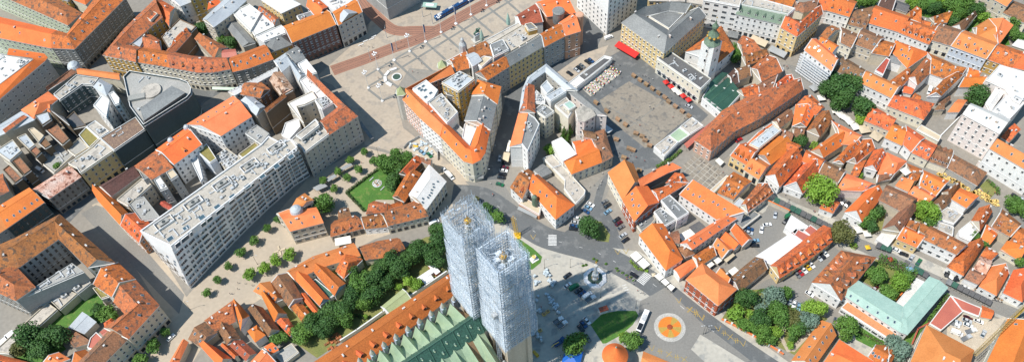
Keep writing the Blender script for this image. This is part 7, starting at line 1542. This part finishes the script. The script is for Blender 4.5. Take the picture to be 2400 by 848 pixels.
# ------------------------------------------------------------------ market things, parasols, stalls, tents
def parasol(tile, x, y, col, label, sz=3.2, z=2.6, group=None, rz=None, sq=True):
    p = G(tile, x, y, z); p.z = 0; o = thing('parasol', label, 'parasol', p, rp.random() if rz is None else rz, group)
    n_ = 4 if sq else 8; b = MB(); b.lathe((0, 0, z-.35), [(sz*.7, 0), (sz*.7, .1), (.06, .8)], col, n_, math.pi/4); b.build('canopy', o)
    b = MB(); b.lathe((0, 0, 0), [(.35, 0), (.35, .1), (.04, .15), (.04, z)], 'iron', 6); b.build('pole', o)
for (x, y), c_, lb in zip(((1020, 542), (1053, 570), (1078, 592), (1105, 612), (1135, 632), (1170, 658)), ('red', 'red', 'canvas', 'canvas', 'red', 'red'), ('red parasol under the arcade, first from the upper end', 'red parasol under the arcade, second from the upper end', 'cream parasol under the arcade, next to a red one uphill', 'cream parasol under the arcade, next to a red one downhill', 'red parasol under the arcade, next to the cream one', 'red parasol under the arcade, lowest of all')):
    parasol('D', x, y, c_, lb, 3.0, group='parasols of the arcade', rz=.5)
# arches of the arcade building
for s in SPECS:
    if s['label'].startswith('low yellow arcade'):
        A_, B_ = G('D', 960, 388, 12), G('D', 1250, 592, 12); d = (B_-A_).normalized(); nn = Vector((d.y, -d.x, 0)); l = (B_-A_).length; ang = math.atan2(d.y, d.x)
        for k in range(8):
            q = A_+d*l*(.1+.115*k); 
            link('arcade_arch', ARCH, s['root'], (q.x-s['c'].x-nn.x*.02, q.y-s['c'].y-nn.y*.02, 2.6), ang, (2.9, 1, 4.2))
rng = random.Random(9); k = 0
for r_ in range(5):
    for c_ in range(6):
        t = c_/5; x = 505+t*170+r_*14-20; y = 612-t*135+r_*8-20; k += 1
        p = G('D', x+rng.uniform(-4, 4), y+rng.uniform(-3, 3)); o = thing('market_table', 'long market table with goods under a striped cloth beside the kiosk row', 'market stall', p, 1.1, 'market tables beside the kiosks')
        b = MB(); b.box((0, 0, .8), (2.6, 1.1, .1), ('metal', 'unit', 'cwhite')[k % 3]); b.build('table_top', o)
        b = MB()
        for q in range(4): b.box((-.95+.63*q, rng.uniform(-.2, .2), .9), (.5, .6, .22), ('red', 'cwhite', 'woodo', 'leafm')[(k*3+q) % 4])
        b.build('goods', o); b = MB()
        for sx in (-1.2, 1.2):
            for sy in (-.45, .45): b.bar((sx, sy, 0), (sx, sy, .8), .04, 'iron')
        b.build('legs', o)
def stall(tile, x, y, dx, dy, lb, grp):
    a, b_ = G(tile, x, y), G(tile, x+dx, y+dy); d = b_-a; o = thing('wooden_stall', lb, 'market stall', a, math.atan2(d.y, d.x), grp)
    o.scale = (.8, .8, .85); b = MB(); b.box((0, 0, .7), (3.4, 1.5, .15), 'wood'); b.box((0, 0, .25), (3.2, 1.3, .1), 'wood'); b.build('table_top', o)
    b = MB(); b.poly([(-1.8, -1, 2.3), (1.8, -1, 2.3), (1.8, 1, 2.7), (-1.8, 1, 2.7)], 'wood'); b.poly([(-1.8, -1, 2.2), (1.8, -1, 2.2), (1.8, 1, 2.6), (-1.8, 1, 2.6)], 'wood'); b.build('roof', o, recalc=False)
    b = MB()
    for sx in (-1.6, 1.6):
        for sy in (-.7, .7): b.bar((sx, sy, 0), (sx, sy, 2.4), .06, 'wood')
    b.build('posts', o)
k = 0
for P0, P1, n_, w in (((805, 512), (1010, 655), 6, 'long upper row of the market slab'), ((1035, 683), (1170, 778), 4, 'lower right row of the market slab'), ((555, 690), (625, 745), 2, 'short row by the dark zinc roof strip'), ((700, 800), (750, 835), 2, 'orange pair at the lower left of the market')):
    for i in range(n_):
        t = i/max(1, n_-1); k += 1; stall('D', P0[0]+(P1[0]-P0[0])*t, P0[1]+(P1[1]-P0[1])*t, 30, 21, 'small wooden stall %s in the %s' % (('first', 'second', 'third', 'fourth', 'fifth', 'sixth')[i], w), 'wooden stalls on the market slab')
for i, (x, y) in enumerate(((775, 230), (800, 240), (690, 170), (740, 290), (880, 175), (910, 210), (820, 130), (860, 150), (965, 250), (840, 375))): stall('J', x, y, 30, 10, 'cart shaped stall below the market, '+('with a blue tarp', 'beside the blue tarp one', 'in the deep shade', 'at the tall wooden frame', 'at the end of the wooden bench row', 'last of the wooden bench row', 'first of the lower bench row', 'second of the lower bench row', 'under the white rimmed pavilion', 'at the foot of the grey steps')[i], 'stalls below the market')
# red strip awning roof by the pink house
def strip_roof(name, label, cat, tile, q4, z, m, th=.15):
    P = PT(tile, q4, z); c_ = sum(P, Vector((0, 0, 0)))/len(P); c_.z = 0; o = thing(name, label, cat, c_)
    b = MB(); b.prism([xy(p) for p in P], z-th, z, m); b.build('canopy', o, c_); b = MB()
    for p in inset([xy(p) for p in P], .4): b.bar((p.x, p.y, 0), (p.x, p.y, z-th), .07, 'iron')
    b.build('posts', o, c_); return o
for a in (('J', '1140,190 1330,35 1345,55 1160,220', 3.5, 'redsheet', 'long red tin roof strip leading to the pink house'), ('P', '780,140 822,112 865,150 820,185', 3.2, 'canvas', 'white tent roof left of two beside the flower boxes'), ('P', '828,188 870,155 915,200 872,232', 3.2, 'canvas', 'white tent roof right of two beside the flower boxes'), ('P', '942,278 972,258 1008,288 978,308', 3, 'canvas', 'white parasol row by the long white walled house, first part'), ('P', '985,312 1012,292 1045,322 1018,342', 3, 'canvas', 'white parasol row by the long white walled house, middle part'), ('P', '1025,346 1050,328 1082,350 1055,378', 3, 'canvas', 'white parasol row by the long white walled house, last part'),
 ('Q', '145,188 175,165 212,200 178,225', 3.5, 'canvas', 'white awning roof in the yard of the orange wing, left'), ('Q', '190,160 220,138 262,175 228,200', 3.5, 'canvas', 'white awning roof in the yard of the orange wing, right'), ('Q', '268,165 330,122 348,140 290,188', 3.5, 'canvast', 'beige awning at the small saw roofs'), ('Q', '300,245 345,215 372,240 330,275', 3, 'canvas', 'white awning beside the long brown hall'), ('J', '1100,790 1190,745 1230,790 1140,850', 3, 'canvas', 'white slatted pergola roof behind the modern white block'), ('J', '1170,740 1240,700 1300,760 1230,800', 3.4, 'flatd', 'dark tent roof with a small green cupola behind the modern block'),
 ('K', '215,300 240,280 275,310 250,335', 3, 'canvas', 'cream market tent beside the pink house corner'), ('I', '1060,285 1075,243 1118,250 1105,310', 3, 'canvast', 'beige awning roof in the dark side street'), ('I', '1090,240 1108,165 1122,168 1112,242', 3, 'canvas', 'long white awning in the dark side street'), ('J', '620,60 670,95 640,120 612,105', 3.5, 'zinc', 'pale metal canopy at the cream gable house corner'), ('H', '940,480 1010,445 1040,470 970,500', 3.5, 'greyfab', 'grey awning over a shop front below the savings bank, lower'), ('H', '1020,425 1085,388 1100,405 1045,440', 3.5, 'greyfab', 'grey awning over a shop front below the savings bank, middle'), ('H', '1100,360 1190,315 1205,330 1120,375', 3.5, 'greyfab', 'grey awning over a shop front below the savings bank, upper'), ('H', '1245,60 1262,40 1345,150 1325,160', 3.5, 'slate', 'dark awning on the square side of the long brown building'),
 ('O', '1200,0 1201,0 1201,1 1200,1', 3, 'canvas', ''), ('Q', '1060,0 1150,0 1150,1 1060,1', 3, 'canvas', '')):
    if a[4]: strip_roof('canopy', a[4], 'canopy', *a[:4])
for i, (P0, P1, n_) in enumerate((((600, 572), (985, 762), 11), ((1275, 870), (1375, 905), 3), ((1460, 985), (1620, 1080), 5), ((1740, 1110), (2040, 1260), 8))):
    w_ = ('along the parking yard wall', 'beside the manor hedge', 'behind the leafy hedge', 'along the red corrugated shed')[i]
    for k in range(n_):
        t0, t1 = k/n_, (k+.93)/n_; ax_, ay_ = P0[0]+(P1[0]-P0[0])*t0, P0[1]+(P1[1]-P0[1])*t0; bx, by = P0[0]+(P1[0]-P0[0])*t1, P0[1]+(P1[1]-P0[1])*t1
        strip_roof('stall_canopy', 'dark flat stall canopy of the covered market street '+w_, 'canopy', 'K', '%f,%f %f,%f %f,%f %f,%f' % (ax_, ay_, bx, by, bx+18, by-32, ax_+18, ay_-32), 2.9+rng.uniform(-.15, .15), rng.choice(('flatd', 'flatd', 'slate', 'greenroof')), .2)['group'] = 'stall canopies '+w_
for t, x, y, c_, sz, lb in (('E', 920, 645, 'canvas', 4, 'cream parasol under the plane trees, uppermost'), ('E', 872, 578, 'greyfab', 4.5, 'grey parasol beside the scaffolded front'), ('E', 1012, 728, 'canvas', 4, 'cream parasol in the row under the plane trees, first of four'), ('E', 1045, 755, 'canvas', 4, 'cream parasol in the row under the plane trees, second of four'), ('E', 1080, 778, 'canvas', 4, 'cream parasol in the row under the plane trees, third of four'), ('E', 1105, 800, 'canvas', 4, 'cream parasol in the row under the plane trees, last of four'), ('E', 1145, 835, 'canvas', 4.4, 'white parasol by the small bright bush'), ('L', 355, 88, 'canvast', 5.6, 'large beige parasol in front of the three dormer house, left'), ('L', 435, 135, 'canvast', 5.6, 'large beige parasol in front of the three dormer house, right'), ('L', 630, 368, 'canvas', 4.2, 'white parasol on the square roof terrace'), ('E', 655, 455, 'cwhite', 2.6, 'small white parasol in the lane by the patchy gable'),
 ('L', 320, 755, 'canvas', 3.6, 'white parasol at the street by the tall orange gable, left'), ('L', 375, 780, 'canvas', 3.6, 'white parasol at the street by the tall orange gable, right'), ('R', 662, 228, 'clblue', 3.6, 'light blue parasol on the covered market street'), ('R', 380, 85, 'cyellow', 2.4, 'yellow parasol at the manor hedge'), ('R', 533, 165, 'cred', 2.4, 'red parasol on the covered market street'), ('P', 940, 268, 'canvast', 2, 'small round beige parasol by the zebra crossing'), ('R', 905, 265, 'black', 2.6, 'black parasol on the cafe house terrace, left'), ('R', 935, 280, 'canvas', 2.6, 'white parasol on the cafe house terrace, middle'), ('R', 965, 292, 'black', 2.6, 'black parasol on the cafe house terrace, right')): 
    parasol(t, x, y, c_, lb, sz, z=2.8 if t != 'L' or x != 630 else 11)
L6 = ['by the tavern wall', 'near the small hedge', 'towards the square bright roof']
for k in range(46):
    t = k/45; x = 850+t*380+rng.uniform(-12, 12); y = 385+t*180+rng.uniform(-14, 26)+(8 if t > .6 else 0)
    p = G('L', x, y); o = thing('cafe_table', 'yellow wooden cafe table with benches on the crowded tavern terrace', 'table', p, rng.random()*3, 'tables of the crowded yellow terrace')
    b = MB(); b.box((0, 0, .72), (1.8, 1.0, .08), 'woodo'); b.build('table_top', o)
    for s_ in (-1, 1): b = MB(); b.box((0, s_*.95, .42), (1.8, .4, .06), 'woodo'); b.box((-.7, s_*.95, 0), (.1, .3, .42), 'iron'); b.box((.7, s_*.95, 0), (.1, .3, .42), 'iron'); b.build('bench', o)
    b = MB(); b.box((0, 0, 0), (.2, .6, .72), 'iron'); b.build('leg', o)
for k, (x, y) in enumerate([(1070+i*22, 350+i*9.5) for i in range(9)]+[(650+i*0, 0) for i in range(0)]):
    p = G('R', x+15, y+14); o = thing('cafe_table', 'dark cafe table with chairs outside the tall orange gable house', 'table', p, .3, 'dark cafe tables in the market street')
    b = MB(); b.lathe((0, 0, 0), [(.3, 0), (.05, .1), (.05, .7), (.55, .72), (.55, .78)], 'wood', 10); b.build('table_top', o)
    for t in range(3): b = MB(); b.box((1.0*math.cos(t*2.1), 1.0*math.sin(t*2.1), .4), (.5, .5, .08), 'black'); b.box((1.2*math.cos(t*2.1), 1.2*math.sin(t*2.1), .45), (.12, .5, .5), 'black', t*2.1); b.build('chair', o)
# ------------------------------------------------------------------ builders' yard at the towers
pm = []
for s_ in range(3):
    b = MB(); b.box((0, 0, 0), (1.2, 1.0, .15), 'wood')
    for k in range(2+s_): b.box((0, 0, .17+.5*k), (1.15-.05*k, .95, .47), 'tank'); 
    pm.append(b.mesh('pallet_stack'))
zones = [((150, 150), (245, 300), 22, 'bright pile by the curved walk'), ((60, 230), (110, 310), 8, 'pile touching the scaffolding'), ((150, 375), (300, 550), 24, 'shaded rows'), ((0, 740), (120, 840), 12, 'lowest rows near the hoist'), ((60, 370), (120, 600), 8, 'shaded edge by the scaffolding')]
for (x0, y0), (x1, y1), n_, w_ in zones:
    for k in range(n_):
        u = rng.random(); p = G('8', x0+(x1-x0)*u+rng.uniform(-22, 22), y0+(y1-y0)*u+rng.uniform(-28, 28))
        tag(link('pallet_stack', rng.choice(pm), None, p, .6+rng.uniform(-.1, .1)), 'pale blue grey pallet stack in the builders yard, '+w_, 'pallet', 'pallet stacks, '+w_)
for x, y, lb in ((150, 580, 'orange wooden crate in the tower shade, left'), (185, 552, 'orange wooden crate in the tower shade, right'), (110, 740, 'orange crate near the lowest pallet rows')):
    p = G('8', x, y); o = thing('crate', lb, 'crate', p, .5); b = MB(); b.box((0, 0, 0), (1.8, 1.4, .9), 'woodo'); b.build('box', o); b = MB(); b.box((0, 0, .9), (1.2, .9, .25), 'wood'); b.build('load', o)
def excav(o, L_, m='cblue'):
    b = MB(); b.box((0, 0, .5), (6, 2.2, .8), m); b.box((1.8, 0, 1.3), (1.6, 1.9, 1.5), m); b.build('body', o); b = MB(); b.box((1.9, 0, 1.8), (1.65, 1.7, .7), 'glass'); b.build('cab_window', o)
    b = MB(); b.bar((-.5, 0, 1.6), (-3.4, 0, 2.4), .25, 'woodo'); b.bar((-3.4, 0, 2.4), (-4.6, 0, 1.2), .18, 'woodo'); b.build('boom', o)
    for sx in (-2, 2):
        for sy in (-1, 1): link('wheel', CM['van'][2], o, (sx, sy, .45), 0, (1.4, 1.4, 1.4))
mover('loader_truck', 'blue loader truck with an orange boom near the bottom edge', 'truck', 'P', 315, 720, 60, -40, lambda o, l: excav(o, l))
mover('forklift', 'yellow forklift at the foot of the nearer tower', 'forklift', 'P', 158, 795, 20, 24, lambda o, l: excav(o, l, 'cyellow')).scale = (.6,)*3
mover('digger', 'small orange digger in the fenced building site beside the park', 'digger', 'I', 495, 212, 20, 14, lambda o, l: excav(o, l, 'cyellow')).scale = (.6,)*3
p = G('P', 400, 830); o = thing('tent', 'bright blue tent roof at the bottom edge', 'tent', p, .5); b = MB(); b.lathe((0, 0, 2.2), [(6, 0), (5.8, .3), (.1, 2.4)], 'blue', 4); b.build('canopy', o); b = MB(); [b.bar((4*a_, 4*c_, 0), (4*a_, 4*c_, 2.4), .08, 'iron') for a_ in (-1, 1) for c_ in (-1, 1)]; b.build('posts', o)
# fence posts and boxes at the site beside the park
pts = PT('I', '415,225 440,195 520,150 560,175 640,250 640,300'); c0 = pts[0].copy(); o = thing('site_fence', 'grey panel fence round the small building site beside the park', 'fence', c0); b = MB()
for i in range(len(pts)-1):
    a_, c_ = pts[i], pts[i+1]; d = c_-a_; m_ = (a_+c_)/2; b.box((m_.x, m_.y, 0), (d.length, .12, 2.1), 'unit', math.atan2(d.y, d.x))
b.build('panels', o, c0)
for k in range(26):
    p = G('I', rng.uniform(440, 620), 0); x = rng.uniform(445, 600); y = 165+abs(x-520)*.35+rng.uniform(10, 75); p = G('I', x, y)
    tag(link('material_pile', pm[k % 3], None, p, rng.random()*3, (rng.uniform(.7, 1.4), rng.uniform(.7, 1.6), rng.uniform(.3, .9))), 'stacked building material inside the fenced site beside the park', 'material', 'material stacks on the site beside the park')
# terracotta pallets and containers in the cathedral garden
bm_ = MB(); bm_.box((0, 0, 0), (1.2, 1.0, .9), 'orangew'); bm_.box((0, 0, .92), (1.1, .9, .1), 'o3'); bp_ = bm_.mesh('tile_pallet')
for i in range(6):
    for j in range(5):
        if rng.random() < .2: continue
        p = G('N', 1020+i*17+j*9+rng.uniform(-3, 3), 745-i*13+j*12-20+rng.uniform(-3, 3)); tag(link('tile_pallet', bp_, None, p, .6), 'pallet of orange roof tiles stored on the grass beside the palace', 'pallet', 'pallets of roof tiles beside the palace')
def cont(tile, x, y, dx, dy, L_, m, lb, top='whitesheet'):
    mover('container', lb, 'container', tile, x, y, dx, dy, lambda o, l: (lambda b: (b.box((0, 0, 0), (L_, 2.5, 2.6), m), b.build('box', o)))(MB()) and (lambda b: (b.box((0, 0, 2.62), (L_+.2, 2.7, .12), top), b.build('roof', o)))(MB()))
cont('O', 617, 245, 45, 50, 7, 'redsheet', 'white roofed container with red ends in the cathedral garden'); cont('O', 560, 290, 60, -40, 8, 'cwhite', 'white container beside the palace, longer one'); cont('O', 578, 318, 50, -30, 5, 'canvast', 'low beige container beside the palace wall'); cont('P', 605, 512, 50, -15, 4.2, 'cwhite', 'small kiosk hut with dark red roof at the oval lawn', 'rd')
cont('M', 40, 720, 40, -30, 4, 'cwhite', 'white roof box at the lower left edge, lower'); cont('M', 80, 680, 40, -30, 4, 'cwhite', 'white roof box at the lower left edge, upper'); cont('K', 690, 678, 10, 10, 1.6, 'cgreen', 'green waste bin against the white shed', 'cgreen')
# round tower with cone roof
p = G('P', 683, 800, 11); p.z = 0; o = thing('round_tower', 'round old tower with a big orange cone roof at the bottom edge', 'tower', p); b = MB(); b.lathe((0, 0, 0), [(5.2, 0), (5.0, 10.8)], 'cream', 28); b.build('wall', o)
b = MB(); b.lathe((0, 0, 10.6), [(5.9, 0), (5.9, .25), (3.5, 3.6), (1.2, 7), (.1, 8.6)], 'o1', 32); rf = b.build('roof', o); b = MB(); b.lathe((0, 0, 19), [(.35, 0), (.3, .5), (.05, 1.3)], 'copper', 8); b.build('finial', rf)
# wall with pillars along the park
P = PT('Q', '255,568 345,612 440,662 540,720 665,800'); c0 = P[2].copy(); o = thing('park_wall', 'white pillared wall with orange coping between park and main road', 'wall', c0)
b, b2, b3 = MB(), MB(), MB(); tot = 0
for i in range(len(P)-1):
    a_, c_ = P[i], P[i+1]; d = c_-a_; n_ = max(1, round(d.length/4)); ang = math.atan2(d.y, d.x)
    m_ = (a_+c_)/2; b.box((m_.x, m_.y, 0), (d.length, .35, 1.3), 'orangew', ang); b2.box((m_.x, m_.y, 1.3), (d.length, .5, .14), 'o1', ang)
    for k in range(n_):
        q = a_+d*((k+.5)/n_); pb_ = MB(); pb_.box((q.x, q.y, 0), (.7, .7, 2.0), 'trim', ang); pb_.box((q.x, q.y, 2.0), (.9, .9, .15), 'trim', ang); pb_.build('pillar', o, c0)
b.build('wall_panel', o, c0); b2.build('coping', o, c0)
def low_wall(tile, pts, h, m, cop, lb):
    P = PT(tile, pts); c0 = P[0].copy(); o = thing('garden_wall', lb, 'wall', c0); b, b2 = MB(), MB()
    for i in range(len(P)-1):
        a_, c_ = P[i], P[i+1]; d = c_-a_; ang = math.atan2(d.y, d.x); m_ = (a_+c_)/2; b.box((m_.x, m_.y, 0), (d.length, .35, h), m, ang); b2.box((m_.x, m_.y, h), (d.length+.3, .6, .15), cop, ang)
    b.build('wall_panel', o, c0); b2.build('coping', o, c0)
low_wall('K', '553,585 700,652', 3.2, 'beige', 'o1', 'beige wall with orange coping at the top of the parking yard')
low_wall('O', '0,720 110,650 280,530 440,440 560,360 700,265', 3, 'cream', 'trim', 'long pale garden wall running beside the palace')
low_wall('R', '555,450 600,400 665,330', 2, 'canvast', 'o1', 'thin tan wall at the white gravelled flat roof')
low_wall('L', '1095,330 1240,400 1500,530', 3.5, 'pinkw', 'trim', 'pale retaining wall below the long white building')
low_wall('1', '300,860 560,600', .8, 'cream', 'trim', 'low kerb wall beside the dark lane at the palace')
low_wall('R', '660,740 700,640 780,600', 2.5, 'canvast', 'rd', 'dusty wall between the red shed and the spruce')
# cranes
def lattice(o, a_, c_, w_, m, n_, off):
    b = MB(); a_, c_ = Vector(a_), Vector(c_); d = (c_-a_).normalized(); s1 = d.orthogonal().normalized()*w_/2; s2 = d.cross(s1).normalized()*w_/2; cs = [s1+s2, s1-s2, -s1-s2, s2-s1]
    for q in cs: b.bar(a_+q, c_+q, .11, m)
    for k in range(n_):
        p0, p1 = a_.lerp(c_, k/n_), a_.lerp(c_, (k+1)/n_)
        for j in range(4): b.bar(p0+cs[j], p1+cs[(j+1) % 4], .07, m, 3)
    b.build('lattice', o, off, recalc=False)
a_, c_ = G('R', 1085, 800, 14), G('R', 1460, 440, 20); o = thing('crane', 'yellow tower crane jib reaching over the lower right building site', 'crane', (c_.x, c_.y, 0)); lattice(o, a_, c_, 1.2, 'ypaint', 26, (c_.x, c_.y, 0))
b = MB(); b.bar((c_.x, c_.y, 0), (c_.x, c_.y, 24), .7, 'cyellow'); b.build('mast', o, (c_.x, c_.y, 0)); b = MB(); m_ = a_.lerp(c_, .55); b.bar((c_.x, c_.y, 24), m_, .06, 'iron', 3); b.build('stay', o, (c_.x, c_.y, 0))
a_ = G('P', -75, 5); a_ = G('I', 1165, 800, 0); c_ = Vector((a_.x-1.5, a_.y+1, 16)); o = thing('crane', 'orange lattice crane mast standing between the scaffolding and the main road', 'crane', a_); lattice(o, a_, c_, 1.4, 'cyellow', 9, a_); b = MB(); b.box((a_.x, a_.y, 0), (3.4, 3.4, .8), 'cyellow'); b.build('base', o, a_)
# small monument on the lawn, planters, benches
p = G('P', 145, 168); o = thing('monument', 'white stone urn monument on the small curved lawn', 'monument', p, .6); b = MB(); b.box((0, 0, 0), (4, 3.4, .35), 'trim'); b.box((0, 0, .35), (2.2, 1.8, .9), 'trim'); b.build('base', o); b = MB(); b.lathe((0, 0, 1.2), [(.4, 0), (.25, .4), (.9, 1.1), (1, 1.3)], 'woodo', 10); b.build('urn', o)
pl = [(700, 248, 'first'), (730, 262, 'second'), (757, 278, 'third'), (785, 292, 'fourth'), (805, 312, 'fifth'), (690, 232, 'topmost')]
for x, y, w_ in pl:
    p = G('P', x, y); o = thing('planter', 'low planter with bushy flowers at the road edge of the cathedral square, '+w_+' downhill', 'planter', p, .5, 'planters along the cathedral square'); b = MB(); b.box((0, 0, 0), (1.6, .9, .6), 'flatg'); b.build('box', o); link('plants', CROWN['small'][0], o, (0, 0, .8), 0, (.9, .6, .5))
for x, y in ((490, 207), (540, 167), (622, 200), (470, 212), (560, 178)):
    p = G('P', x, y); tag(link('planted_tub', CROWN['small'][1], None, p+Vector((0, 0, .4)), 0, (.9, .7, .7)), 'small dark bush tub above the angel fountain', 'bush', 'bush tubs above the angel fountain')
p = G('N', 722, 112); o = thing('bench_cross', 'wooden cross shaped bench among the bright pedestrian street trees', 'bench', p, .4)
for a_ in range(4): b = MB(); b.box((1.7*math.cos(a_*1.57), 1.7*math.sin(a_*1.57), 0), (2.6, .8, .5), 'canvast', a_*1.57); b.build('seat', o)
p = G('I', 237, 452); o = thing('flower_bed', 'round stone flower bed in the middle of the green lawn', 'flower bed', p); b = MB(); b.lathe((0, 0, 0), [(2.6, 0), (2.6, .2), (1.9, .25)], 'unit', 20); b.build('rim', o)
b = MB()
for k in range(60): t, r_ = rng.random()*6.28, rng.uniform(.2, 2.3); b.box((r_*math.cos(t), r_*math.sin(t), .2), (.35, .35, .25), ('flowery', 'flowero', 'leafm', 'cwhite')[k % 4], t)
b.build('flowers', o)
for x, y, rz, w_ in ((200, 425, .9, 'upper left of'), (273, 487, .9, 'lower right of')):
    p = G('I', x, y); o = thing('bench', 'pale bench at the '+w_+' the round stone flower bed', 'bench', p, rz); b = MB(); b.box((0, 0, .4), (3, .5, .08), 'unit'); b.build('seat', o)
    for s_ in (-1.2, 1.2): b = MB(); b.box((s_, 0, 0), (.15, .4, .4), 'unit'); b.build('leg', o)
for k, (x, y) in enumerate(((160, 275), (200, 262), (130, 300), (215, 245))):
    p = G('C', x, y); o = thing('bench', 'white stone bench between the bank and the tracks, '+('longest', 'beside the longest', 'at the street corner', 'nearest the tram bend')[k], 'bench', p, .5); b = MB(); b.box((0, 0, 0), (3.4, .7, .45), 'trim'); b.build('seat', o)
b = MB(); p = G('N', 660, 822); o = thing('boat', 'turquoise covered boat beside the grey flat annex', 'boat', p, .7); b.lathe((0, 0, 0), [(.2, 0), (.9, .5), (1, .8), (.2, 1.1)], 'copper', 10); q = b.build('hull', o); q.scale = (2.2, 1, 1)
# window sheet of scaffolding on the house by the plane tree
A_, B_ = G('E', 795, 345, 15), G('E', 985, 478, 15)
o = thing('scaffolding', 'white banded scaffolding on the front of the house beside the plane trees', 'scaffolding', (A_.x, A_.y, 0)); d = (B_-A_); d.z = 0; l = d.length; d.normalize(); nn = Vector((d.y, -d.x, 0)); ang = math.atan2(d.y, d.x); b = MB(); b2 = MB()
for k in range(8): q = A_+d*l/2+nn*1.3; b.box((q.x, q.y, 1.9*k+.8), (l, 1.1, .1), 'scafw', ang); b.box((q.x+nn.x*.55, q.y+nn.y*.55, 1.9*k+1.1), (l, .06, .7), 'whitesheet', ang)
for k in range(12): q = A_+d*l*k/11+nn*1.85; b2.bar((q.x, q.y, 0), (q.x, q.y, 15.5), .07, 'metal')
b.build('decks', o, (A_.x, A_.y, 0)); b2.build('tubes', o, (A_.x, A_.y, 0), recalc=False)
